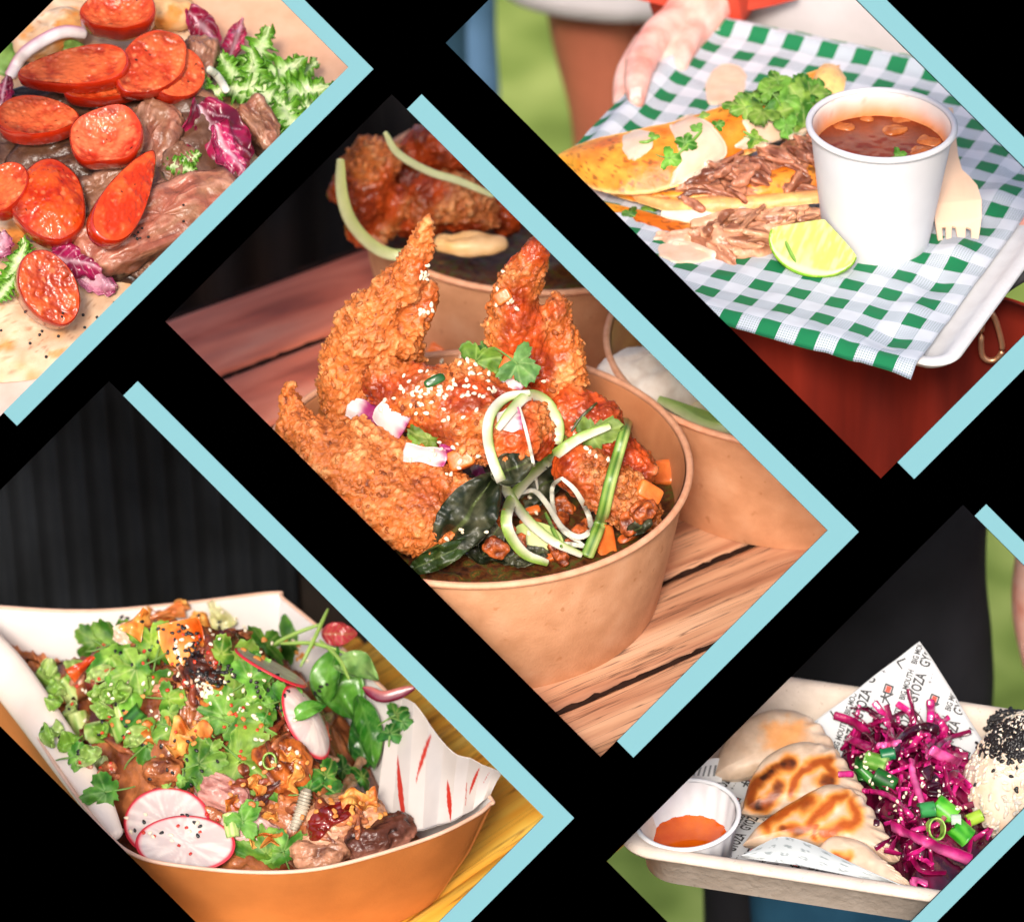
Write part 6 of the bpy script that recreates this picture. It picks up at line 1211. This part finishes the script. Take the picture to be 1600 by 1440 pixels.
for pts, w, lab, cols in [(((260, 150), (370, 190), (460, 260), (505, 350), (505, 420)), 14, 'long dark magenta strip reaching to the upper left over the printed paper', (cc1, cc2, cc2)), (((855, 60), (858, 130), (850, 210), (830, 270)), 13, 'magenta strip standing straight up before the printed paper', (cc2, cc3, cc2)),
                         (((625, 420), (660, 320), (730, 255), (830, 220), (895, 240)), 16, 'dark arched cabbage strip over the printed paper', (cc1, L(46, 4, 24), cc1)), (((740, 430), (745, 520), (770, 600), (800, 690)), 15, 'pink and white cabbage strip hanging down the heap centre', (cc3, cc4, cc2)),
                         (((940, 470), (960, 560), (985, 640), (1050, 730)), 8, 'thin magenta strip running down towards the scallions', (cc2, cc2)), (((620, 840), (720, 890), (850, 950), (980, 1000), (1100, 1050)), 26, 'thickest pink cabbage strip, lying across the lower part of the heap', (cc2, cc4, cc3, cc2)),
                         (((860, 370), (950, 410), (1030, 450)), 22, 'broad pink cabbage strip at the upper right beside the rice', (cc3, cc4, cc3)), (((830, 480), (870, 560), (880, 650)), 30, 'broad very dark cabbage leaf in the middle of the heap', (cc1, L(46, 4, 24), cc1)), (((440, 620), (540, 630), (640, 680), (740, 780)), 13, 'magenta strip beginning at the dumpling edge', (cc2, cc3, cc2)),
                         (((530, 340), (600, 330), (660, 310)), 13, 'pink strip end lying against the printed paper', (cc4, cc3)), (((310, 350), (350, 300), (420, 330), (480, 360)), 20, 'dark pink cabbage bunch beside the rearmost dumpling', (cc2, cc3)), (((700, 960), (690, 1040), (700, 1120)), 12, 'dark strip hanging near the lowest dumpling', (cc1, cc2)), (((740, 1200), (780, 1180), (830, 1200)), 20, 'pink cabbage piece at the near rim', (cc3, cc4, cc3))]:
    cab(Z6(*pts), w, lab, cols, 7, 16)
V, F, d = lump(18, 22, 16, .4, 1.5, .06, 20, 26, 4); T = hitpose(1538, 1266, 0, 10, .4); solo('beetroot_cube', (V, F), M('beetroot', [(.3, L(76, 4, 26)), (.7, L(130, 14, 44))], rough=.12, coat=.5, spec=.6), T, 'glossy dark red beetroot cube in front of the rice ball', 'beetroot', reg=True)
# scallions on the cabbage
for x, y, l, r, a, st, lab, c1, c2 in [(1372, 1190, 40, 13, -20, 0, 'light green scallion slice on the upper cabbage', L(90, 150, 50), L(180, 214, 130)), (1350, 1200, 34, 14, 80, 0, 'dark green scallion slice left of the light one', L(16, 70, 22), L(40, 110, 40)), (1384, 1222, 40, 13, -30, 0, 'darkest scallion curl on the upper cabbage', L(10, 60, 20), L(30, 100, 36)), (1362, 1214, 50, 7, -40, 0, 'narrow green scallion splinter under the light slice', L(20, 90, 26), L(60, 140, 50)), (1388, 1180, 24, 9, 10, 0, 'teal green scallion bit at the top of the upper bunch', L(20, 110, 66), L(60, 150, 90)),
                                        (1448, 1268, 26, 11, 10, 0, 'dark green scallion slice at the left of the lower bunch', L(20, 100, 46), L(60, 150, 80)), (1476, 1262, 40, 15, -40, 0, 'biggest bright green scallion slice in the lower bunch', L(50, 160, 20), L(110, 200, 60)), (1463, 1293, 16, 17, 0, 1, 'open green scallion ring in the lower bunch', L(80, 140, 30), L(160, 200, 90)), (1500, 1300, 34, 16, -40, 0, 'bright green cut scallion tube in the lower bunch', L(40, 150, 24), L(96, 190, 60)), (1520, 1280, 26, 9, 25, 0, 'yellow green scallion bit beside the rice', L(120, 180, 20), L(170, 210, 70)), (1496, 1278, 16, 9, 0, 0, 'white scallion bit in the lower bunch', L(190, 210, 190), L(226, 230, 220))]:
    scal(x, y, l, r, a, lab, int(x), 1.0 if st else .7, c1, c2, 14, .5, 'scallion slices on the red cabbage', bool(st))
# rice ball
rc = EF.at(1612, 1300, 20); Tr = EF.pose(rc+A(0, 60, 0)); rb = thing('rice_ball', 'white rice ball topped with black sesame at the right of the dumpling tray', 'rice', Tr)
V, F = ball(128, 116, 150, .95, 60, 90); V[:, :2] *= (1-.28*np.clip(V[:, 2:]/150, 0, 1)); V = V+A(0, 0, 40); V += (nrm(V)*(9*fbm(V, .03, 3, 3)+4*(worley(V, .09, 3)[0]-.5))[:, None]); ricem = M('rice', [(.3, L(226, 196, 166)), (.7, L(240, 224, 206))], sc=.03, rough=.35, sss=.35, sssr=10, spec=.5)
part('core', (V, F), ricem, rb, reg=True)
grain = ball(7.5, 3.4, 3.1, 1, 6, 8); N_ = vnormals(V, F); Ts_ = []
gm = M('rice_grain', [(.25, L(222, 192, 164)), (.6, L(232, 214, 196))], sc=.04, rough=.3, sss=.4, sssr=8, spec=.5)
for i in rng.integers(0, len(V), 2600):
    if V[i, 2] < -10 or N_[i] @ (AW@EF.R) < -.2: continue
    n_ = nrm(N_[i]+rng.normal(0, .2, 3)); Ts_.append((rig(axes(n_, rng.normal(0, 1, 3)), V[i]-N_[i]*.3), U(.85, 1.15)))
part('rice_grains', many(grain, Ts_), gm, rb, kind='stuff')
seeds('black_sesame_seeds', [(1590, 1140, 50, 36, 460), (1575, 1165, 40, 26, 120), (1545, 1160, 20, 30, 26), (1560, 1215, 40, 30, 8)], bsesm, 'dense black sesame seeds on top of the rice ball', 1.15)
seeds('sesame_seeds', [(1420, 1200, 70, 60, 16), (1350, 1195, 24, 24, 8), (1440, 1290, 80, 60, 7), (1505, 1262, 10, 8, 4), (1390, 1230, 40, 40, 6)], sesm, 'white sesame seeds sprinkled over the red cabbage', .9)
clear_reg()
# person in black behind the tray
pe = thing('person', 'person in a black t-shirt and blue jeans standing behind the dumpling tray, bare arm at the right', 'person', E.pose(E.atY(1300, 1100, EDp+650)))
pe.o['label'] = 'person in black t-shirt and blue jeans behind the dumpling tray, bare arm at right'
o_ = E.loc(pe.T[:3, 3]); yE = EDp+650
def pc_(V, F, T=None): V, F = crop(V-o_, F, pe.T, -480, 9e9, vmin=2190); return V, F
blackt = M('black_tshirt', [(.35, L(22, 22, 24)), (.65, L(33, 33, 36))], sc=.004, rough=.9, spec=.12, bump=8, bsc=.006)
V, F = tube([E.atY(1255, 700, yE), E.atY(1250, 900, yE), E.atY(1268, 1060, yE), E.atY(1262, 1200, yE)], [345, 338, 335, 338], [180, 170, 180, 190], hint=(0, 1, 0), n=80, m=60, roundend=False); V += vnormals(V, F)*(9*fbm(V*A(1, 1, .3), .012, 3, 2))[:, None]; V, F = pc_(V, F); part('tshirt', (V, F), blackt, pe)
V, F = tube([E.atY(1660, 780, yE+30), E.atY(1632, 920, yE-10), E.atY(1640, 1010, yE-40), E.atY(1668, 1110, yE-120), E.atY(1710, 1220, yE-260)], [66, 60, 56, 50, 44], n=28, m=40); part('arm', (V-o_, F), skin, pe)
jm = M('teal_jeans', [(.35, L(26, 62, 84)), (.65, L(38, 80, 104))], sc=.006, rough=.85, spec=.15, bump=2, bsc=.02)
V, F = tube([E.atY(1390, 1230, yE-60), E.atY(1380, 1420, yE-100), E.atY(1380, 1700, yE-100)], [270, 250, 220], [150, 140, 130], hint=(0, 1, 0), n=60, m=30, roundend=False); V, F = pc_(V, F); part('jeans', (V, F), jm, pe)
V, F = tube([E.atY(1150, 1280, yE-30), E.atY(1150, 1440, yE-30), E.atY(1150, 1640, yE-30)], [66, 62, 60], n=30, m=20, roundend=False); V, F = pc_(V, F); part('dark_leg', (V, F), blackt, pe)  # darker second leg, in the same black cloth as the shirt
# ================================================================ steak and sausage flatbread
R_ = rot('X', 17); Afr = Frame(R_, SP(20, 640, 110))
boardk = M('kraft_board', [(.3, L(208, 156, 122)), (.7, L(222, 174, 142))], sc=.02, det=7, rough=.75, bump=.5, bsc=.2)
pA = lambda x, y, z=0: Afr.at(x, y, z)
c = pA(250, 300, 0); bx_ = thing('kraft_box', 'open kraft food box the sausage and steak flatbread lies in', 'box', Afr.pose(c))
V, F, u, v = sheet(lambda u, v: np.stack([(u-.5)*1500, (v-.5)*1500, -6+0*u], 1), 60, 60, 6); V, F = crop(V, F, bx_.T, -745, 540, -60, 700); part('base', (V, F), boardk, bx_, reg=True)
lap = M('greaseproof_sheet', [(.3, L(214, 174, 156)), (.6, L(224, 202, 190))], sc=.012, rough=.5)
V, F, u, v = sheet(lambda u, v: np.stack([pA(-100, 0)[0]+u*330, pA(0, 690)[1]+v*170, 4+3*np.sin(u*9)], 1), 30, 12, 2); V, F = crop(V, F, Afr.T, -790, 540, -60, 745); solo('grease_paper', (V, F), lap, Afr.T, 'stained pale greaseproof paper under the near edge of the flatbread', 'paper', reg=True)
# flatbread
breadm = M('flatbread', attr=True, rough=.6, var=.12, sc=.05, det=6, bump=2.5, bsc=.05, spec=.3, sss=.12, sssr=8)
bp = [(-260, 500), (-160, 590), (0, 588), (75, 578), (150, 550), (230, 500), (300, 440), (360, 360), (400, 290), (430, 200), (380, 110), (320, 40), (290, -20), (200, -80), (0, -90), (-200, 60), (-290, 300)]
bo2 = spline(np.array([pA(x, y, 20) for x, y in bp+[bp[0]]]), 241)[:-1]; bc2 = bo2.mean(0)
def bread(u, v):
    R = bo2[np.floor((v*240) % 240).astype(int)]; P = bc2[:2]+(R[:, :2]-bc2[:2])*u[:, None]; q = np.c_[P, 0*u]
    return np.c_[P, 4+34*np.clip(1-u**7, 0, 1)+10*fbm(q, .012, 3, 2)*np.clip(1-u**7, 0, 1)+9*np.exp(-((u-.93)/.05)**2)]
V, F, u, v = sheet(bread, 110, 241); n1 = fbm(V, .012, 4, 5); n2 = fbm(V, .03, 4, 9)
col = mixc(L(238, 206, 178), L(248, 230, 208), sstep(-.3, .3, n2)); t = sstep(.12, .42, n1)[:, None]; col = col*(1-t)+np.array(L(222, 164, 96))*t; t = sstep(.3, .5, n2+.3*n1)[:, None]*.8; col = col*(1-t)+np.array(L(226, 130, 40))*t; t = sstep(.45, .55, fbm(V, .14, 2, 3))[:, None]*.5; col = col*(1-t)+np.array(L(150, 84, 40))*t
V, F = crop(V-bc2, F[:, ::-1], Afr.pose(bc2), -790, 545, -60, 745); col = None if False else col
V0 = None
def recol(V):
    W = V+bc2; n1 = fbm(W, .012, 4, 5); n2 = fbm(W, .03, 4, 9); col = mixc(L(204, 166, 132), L(220, 192, 162), sstep(-.3, .3, n2)); t = sstep(.15, .45, n1)[:, None]; col = col*(1-t)+np.array(L(206, 146, 84))*t
    t = sstep(.32, .5, n2+.3*n1)[:, None]*.7; col = col*(1-t)+np.array(L(226, 132, 44))*t; t = sstep(.45, .55, fbm(W, .14, 2, 3))[:, None]*.5; return col*(1-t)+np.array(L(150, 84, 40))*t
solo('flatbread', (V, F), breadm, Afr.pose(bc2), 'pale toasted flatbread with orange oil stains under the steak and sausage', 'flatbread', reg=True, col=recol(V))
V, F, d = lump(70, 40, 30, .9, 8, .03, 40, 50, 3); solo('flatbread_edge', (V, F), breadm, Afr.pose(pA(80, 55, 60), 40), 'puffed pale flatbread fold at the upper left corner', 'flatbread', reg=True, col=recol(V*2))
V, F, d = lump(60, 34, 26, .9, 7, .03, 40, 50, 5); solo('flatbread_edge', (V, F), breadm, Afr.pose(pA(262, 22, 50), -10), 'golden flatbread edge behind the topmost sausage slice', 'flatbread', reg=True, col=recol(V*2)*np.array([1, .86, .62]))
# steak
stk = M('steak', attr=True, rough=.32, var=.22, sc=.06, det=6, bump=3.2, bsc=.07, spec=.45)
def steak(px, py, z, a, b, cth, ang, n, label, s, pink=.5, dark=.0, e=.55, amp=8):
    T = face(Afr.wld(pA(px, py, z)), n, ang); V, F, d = lump(a, b, cth, e, amp*1.7, .028, 72, 104, s)
    fi = ridge(V*A(.22, 1.3, 1)+9*fbm(V, .025, 2, s)[:, None], .055, 4, s+3); N = vnormals(V, F); V = V+N*(fi*5.5+4*fbm(V, .09, 3, s))[:, None]
    q = nrm(V/np.array([a, b, cth])); edge = sstep(.5, .85, np.abs(q[:, 1])+.4*d)*.95; edge = np.maximum(edge, sstep(.6, .2, q[:, 2]+.3*d)); f2 = fbm(V*A(.4, 1, 1), .05, 4, s+7)
    m = mixc(L(152, 104, 76), L(160, 90, 70), np.clip(sstep(-.3, .3, f2)*pink, 0, 1)); q2 = sstep(.25, -.35, fi)[:, None]*.75; m = m*(1-q2)+np.array(L(92, 44, 34))*q2; q3 = sstep(.45, .75, fi)[:, None]*.4; m = m*(1-q3)+np.array(L(212, 160, 136))*q3
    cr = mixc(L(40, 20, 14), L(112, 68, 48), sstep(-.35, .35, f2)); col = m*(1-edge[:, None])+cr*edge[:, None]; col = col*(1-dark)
    return solo('steak_slice', (V, F), stk, T, label, 'steak', 'steak pieces on the flatbread', reg=True, col=col, wet=.1+.3*sstep(0, .5, f2))
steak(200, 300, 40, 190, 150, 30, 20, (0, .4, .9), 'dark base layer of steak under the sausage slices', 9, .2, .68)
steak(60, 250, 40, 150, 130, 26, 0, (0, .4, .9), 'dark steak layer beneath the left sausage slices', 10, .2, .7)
steak(252, 350, 66, 150, 58, 36, 32, (.1, .45, .88), 'largest pink steak slice with brown edge, at the lower right by the cyan trim', 1, 1.0)
steak(232, 225, 76, 70, 48, 34, 70, (.2, .35, .9), 'browned steak piece right of the round sausage slice', 2, .7, .1)
steak(190, 305, 70, 70, 50, 30, 30, (0, .4, .9), 'dark glistening steak piece left of the long sausage wedge', 3, .3, .3)
steak(312, 100, 76, 46, 26, 24, 80, (.2, .4, .9), 'small seared steak piece behind the sausage stack', 4, .3, .15)
steak(305, 172, 70, 40, 34, 26, -20, (.2, .4, .9), 'chunky steak piece left of the purple radicchio', 5, .5, .1)
steak(405, 198, 60, 44, 28, 26, -60, (.2, .4, .9), 'seared steak piece between radicchio and frilly lettuce', 6, .5, .1)
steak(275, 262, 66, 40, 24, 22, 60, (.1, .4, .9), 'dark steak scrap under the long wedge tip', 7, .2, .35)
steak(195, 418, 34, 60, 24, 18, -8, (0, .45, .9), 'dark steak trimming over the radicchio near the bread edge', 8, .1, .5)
steak(140, 380, 60, 60, 30, 24, -20, (0, .45, .9), 'brown steak piece under the lower sausage slices', 12, .2, .3)
# sausage slices
saf = M('sausage_cut', attr=True, rough=.42, var=.12, sc=.06, det=6, bump=1.4, bsc=.07, spec=.4)
sas = M('sausage_casing', [(.3, L(132, 18, 5)), (.7, L(184, 42, 12))], sc=.02, rough=.14, spec=.6, coat=.4, bump=1.4, bsc=.05)
def saus(px, py, z, a, b, t, ang, n, label, s, bow=6, wob=.05, c1=L(172, 50, 18), c2=L(214, 98, 50), egg=0.0):
    n = (n[0]*1.25, n[1]+.16, n[2]); t = t*1.35; T = face(Afr.wld(pA(px, py, z)), n, ang); (f1, f2) = disc(a, b, t, bow, s, 110, wob, 34, egg); V = f1[0].copy(); q = np.hypot(V[:, 0]/a, V[:, 1]/b); n_ = .9*fbm(V, .03, 4, s)+.35*fbm(V, .12, 3, s+2); vein = sstep(.35, .6, ridge(V, .03, 2, s))
    V[:, 2] += (n_*4.2+1.8*fbm(V, .2, 2, s))*sstep(1, .86, q)
    col = mixc(c1, c2, sstep(-.35, .35, n_)); w1, w2 = worley(V, .05, s+1); ft = sstep(.30, .12, w1)[:, None]*.35; col = col*(1-ft)+np.array(L(238, 156, 104))*ft; ch = (sstep(.1, .5, fbm(V, .02, 2, s+4))*sstep(.55, .98, q))[:, None]*.7; col = col*(1-ch)+np.array(L(84, 22, 8))*ch; sp = sstep(.55, .65, fbm(V, .11, 2, s+5))[:, None]*.6; col = col*(1-sp*.5)+np.array(L(240, 150, 90))*sp*.5; pp = sstep(.86, .9, fbm(V, .16, 1, s+8))[:, None]; col = col*(1-pp)+np.array(L(30, 14, 10))*pp
    k = sstep(.9, 1.0, q+.06*n_)[:, None]*.7; col = col*(1-k)+np.array(L(196, 58, 16))*k
    th = thing('sausage_slice', label, 'sausage', T, 'grilled sausage slices'); part('cut_face', (V, f1[1]), saf, th, reg=True, col=col, wet=np.full(len(V), .85 if bow < -10 else .35+.3*(s % 2))); V2 = f2[0]+nrm(f2[0])*(1.5*fbm(f2[0], .04, 2, s))[:, None]; part('casing', (V2, f2[1]), sas, th, reg=True)
rd = dict(c1=L(168, 36, 8), c2=L(204, 76, 24))
saus(10, 300, 128, 48, 38, 26, 60, (-.2, .3, .9), 'sausage slice cut off by the left edge, above the deep red one', 1)
saus(76, 322, 112, 60, 72, 30, 10, (.05, .3, .95), 'deep red shiny sausage seen skin side up, lower left', 2, bow=-18, wob=.08, egg=.15, **rd)
saus(72, 454, 100, 44, 64, 50, 28, (.18, -.05, .95), 'lowest sausage slice, thick and lying alone on the bread edge', 3, bow=2, c1=L(150, 44, 16), c2=L(200, 84, 36))
saus(195, 312, 138, 96, 34, 26, 58, (.35, .25, .88), 'long narrow sausage wedge lying on the pink steak', 4, bow=-8, egg=-.45, c1=L(196, 50, 14), c2=L(226, 88, 36))
saus(60, 190, 118, 68, 40, 26, -6, (0, .45, .9), 'flat oval sausage slice at the left with an orange split edge', 5, egg=-.2)
saus(272, 122, 118, 52, 46, 30, 50, (.3, .3, .9), 'rear sausage slice half hidden behind the tall one', 6, bow=2)
saus(166, 138, 122, 74, 30, 22, 14, (.05, .4, .9), 'sausage slice peeking out below the longest one', 7)
saus(236, 106, 142, 72, 48, 24, 52, (.15, .3, .94), 'tall sausage slice standing right of the longest one', 8, bow=3, wob=.09, egg=.12)
saus(116, 112, 150, 92, 38, 24, 8, (-.05, .4, .9), 'longest oval sausage slice, lying over the others at the upper left', 9, bow=4, egg=.35)
saus(186, 24, 132, 62, 40, 30, 8, (0, .38, .92), 'topmost curled sausage slice with a raised rim', 10, bow=16, egg=.15, wob=.1)
saus(166, 218, 150, 58, 52, 26, 12, (-.05, .25, .96), 'round cup shaped sausage slice in the centre', 11, bow=18, wob=.09, egg=.12, c1=L(176, 40, 12), c2=L(224, 104, 64))
# radicchio, lettuce, onion
def crumple(T, ln, w, label, s, amp=22, c1=L(96, 6, 36), c2=L(162, 24, 72), white=.12, name='radicchio_leaf', mat=None, grp='radicchio leaves on the flatbread', reg=True):
    def fn(u, v):
        q = np.stack([u*4+s*3, v*3, 0*u], 1); wv = np.sin(np.pi*np.clip(u*.94+.03, 0, 1))**.5*w/2
        return np.stack([(u-.5)*ln, (v*2-1)*wv*(1+.25*vn(q*2, s)), amp*(fbm(q, 1.0, 3, s)*1.6+.6*np.cos(v*7+u*3))], 1)
    V, F, u, v = sheet(fn, 60, 44, 3); q = np.abs(v*2-1); uu = u; rib = np.maximum(np.exp(-((q)/white)**2)*(1-uu*.6), .45*np.exp(-((((uu*6-q*1.6) % 1)-.5)/.07)**2)*(q < .8))
    col = mixc(c1, c2, sstep(-.3, .4, fbm(V, .03, 3, s))); col = col*(1-rib[:, None])+np.array(L(232, 196, 206))*rib[:, None]
    return solo(name, (V, F), mat or radi, T, label, 'radicchio', grp, reg=reg, col=col)
fa = lambda x, y, z, n, ang: face(Afr.wld(pA(x, y, z)), n, ang)
crumple(fa(340, 222, 84, (.2, .3, .92), -68), 150, 100, 'big crumpled purple radicchio leaf near the cyan trim', 1, 24)
crumple(fa(362, 240, 92, (.5, .2, .8), -60), 110, 52, 'folded right half of the big radicchio leaf', 2, 14, L(130, 10, 52), L(184, 40, 96))
crumple(fa(318, 46, 70, (.1, .4, .9), -60), 90, 46, 'purple radicchio leaf at the top beside the kraft board', 3, 14, L(130, 10, 46), L(180, 34, 84))
crumple(fa(368, 62, 60, (.2, .4, .9), 70), 76, 34, 'narrow pink radicchio leaf at the top right', 4, 10, L(140, 16, 56), L(196, 50, 100), .2)
crumple(fa(120, 410, 70, (0, .4, .9), -24), 90, 44, 'magenta radicchio scrap right of the lowest sausage slice', 5, 12, L(110, 8, 46), L(168, 28, 84))
crumple(fa(152, 440, 52, (0, .4, .9), -20), 64, 38, 'white veined radicchio scrap near the bread edge', 6, 10, L(140, 20, 80), L(206, 120, 150), .5)
crumple(fa(4, 150, 100, (0, .4, .9), 80), 70, 34, 'radicchio piece cut off by the left edge', 7, 10)
crumple(fa(0, 382, 90, (0, .4, .9), 80), 50, 40, 'white and purple radicchio piece at the left edge, lower', 8, 8, L(120, 8, 50), L(200, 120, 150), .4)
fri = M('frisee', attr=True, rough=.35, var=.14, sc=.05, bump=1.2, bsc=.05, spec=.5, leaf=.25)
def frill(th, c, ln, w, ang, n, s, label=None):
    def fn(u, v):
        q = v*2-1; a_ = np.abs(q)**1.5; wv = (.3+.7*np.sin(np.pi*np.clip(u, 0, 1)**.8))*w/2; fr = 1+.28*a_*np.sin(u*46+s*2)+.18*a_*np.sin(u*97+s)
        e_ = np.exp(-((u-1)/.12)**2)
        return np.stack([(u-.5)*ln*(1+.08*e_*np.sin(v*44)), q*wv*fr, a_*w*.20*np.sin(u*34+s+q*2)+a_*w*.08*np.sin(u*77+s)+w*.1*vn(np.stack([u*4+s, v*3, 0*u], 1), s)+e_*w*.15*np.sin(v*31), ], 1)
    V, F, u, v = sheet(fn, 150, 26, 1.8); q = np.abs(v*2-1); t = sstep(.0, .8, q+.3*fbm(V, .05, 2, s)); col = mixc(L(220, 232, 180), L(112, 170, 48), t); t2 = sstep(.8, 1, q)*.6; col = col*(1-t2[:, None])+np.array(L(70, 140, 30))*t2[:, None]
    part('lettuce_leaf', (V, F), fri, th, T=face(c, n, ang), col=col, reg=True)
ll_ = thing('frisee_lettuce', 'bright green frilly lettuce clump at the right beside the kraft board', 'lettuce', fa(440, 140, 40, (0, .5, .85), 0))
for i, (x, y, l, w, a, n, z) in enumerate([(400, 90, 110, 56, 70, (-.2, .3, .9), 66), (425, 118, 120, 60, 30, (0, .4, .9), 62), (455, 140, 130, 60, 10, (.2, .5, .8), 56), (400, 150, 100, 54, -20, (0, .4, .9), 58), (435, 170, 120, 60, -40, (.1, .4, .9), 54), (480, 150, 110, 54, 20, (.2, .5, .8), 46), (455, 195, 110, 54, -70, (.1, .4, .9), 48), (395, 120, 90, 50, 100, (-.3, .4, .8), 70), (490, 175, 90, 50, -10, (.2, .5, .8), 40), (360, 110, 70, 40, 120, (0, .4, .9), 64), (430, 215, 80, 46, -60, (.1, .4, .9), 46), (465, 115, 80, 40, 40, (.1, .5, .8), 50)]):
    frill(ll_, Afr.wld(pA(x, y, z)), l, w, a, n, i)
for i, (pos, lab) in enumerate([([(330, 150, 60, 36, 40), (318, 142, 50, 30, 90)], 'small lettuce bits between the steak and the radicchio'), ([(282, 262, 54, 30, -20), (296, 250, 40, 24, 40)], 'lettuce scrap under the radicchio beside the browned steak'), ([(22, 420, 90, 34, 70), (40, 400, 60, 30, 100), (10, 450, 60, 26, 60)], 'pale lettuce strip left of the lowest sausage slice'), ([(350, 205, 30, 20, 80)], 'tiny green leaf inside the big radicchio fold')]):
    t_ = thing('frisee_lettuce', lab, 'lettuce', fa(pos[0][0], pos[0][1], 60, (0, .5, .85), 0))
    for q, (x, y, l, w, a) in enumerate(pos): frill(t_, Afr.wld(pA(x, y, 84 if i != 2 else 66)), l, w, a, (0, .4, .9), 20+i*3+q)
P = drape([(16, 118), (36, 86), (70, 62), (100, 50), (132, 52)], 14, 30)
ribbon('onion_ring', P, 22, 9, 'curved red onion slice at the upper left above the longest sausage slice', 'onion', [L(222, 200, 196), L(236, 226, 222), L(236, 226, 222), L(190, 96, 130)], mat=onionm, taper=.9)
P = drape([(326, 108), (340, 120), (354, 142)], 26, 14, 6)
if P is not None: ribbon('onion_strip', P, 14, 8, 'short white onion strip beside the lettuce and seared steak', 'onion', [wht, wht], mat=onionm, taper=.9)
for i, (x, y, r, l, w, lab) in enumerate([(10, 95, 60, 80, 50, 'green leaf at the far left edge under the onion slice'), (112, 74, 0, 50, 30, 'dark green leaf inside the curve of the onion slice')]):
    T = hitpose(x, y, r, 10, .5); salad(T, l, w, lab, 40+i, .2, .3, L(60, 110, 40), L(140, 176, 84), 'green leaves by the onion slice')
pep = lump(3, 3, 2.5, 1, .8, .3, 6, 8, 3)[:2]
seeds('pepper_specks', [(150, 520, 150, 50, 34), (270, 350, 80, 40, 14)], bsesm, 'black pepper specks on the flatbread, steak and sausage', .8, pep)
clear_reg()
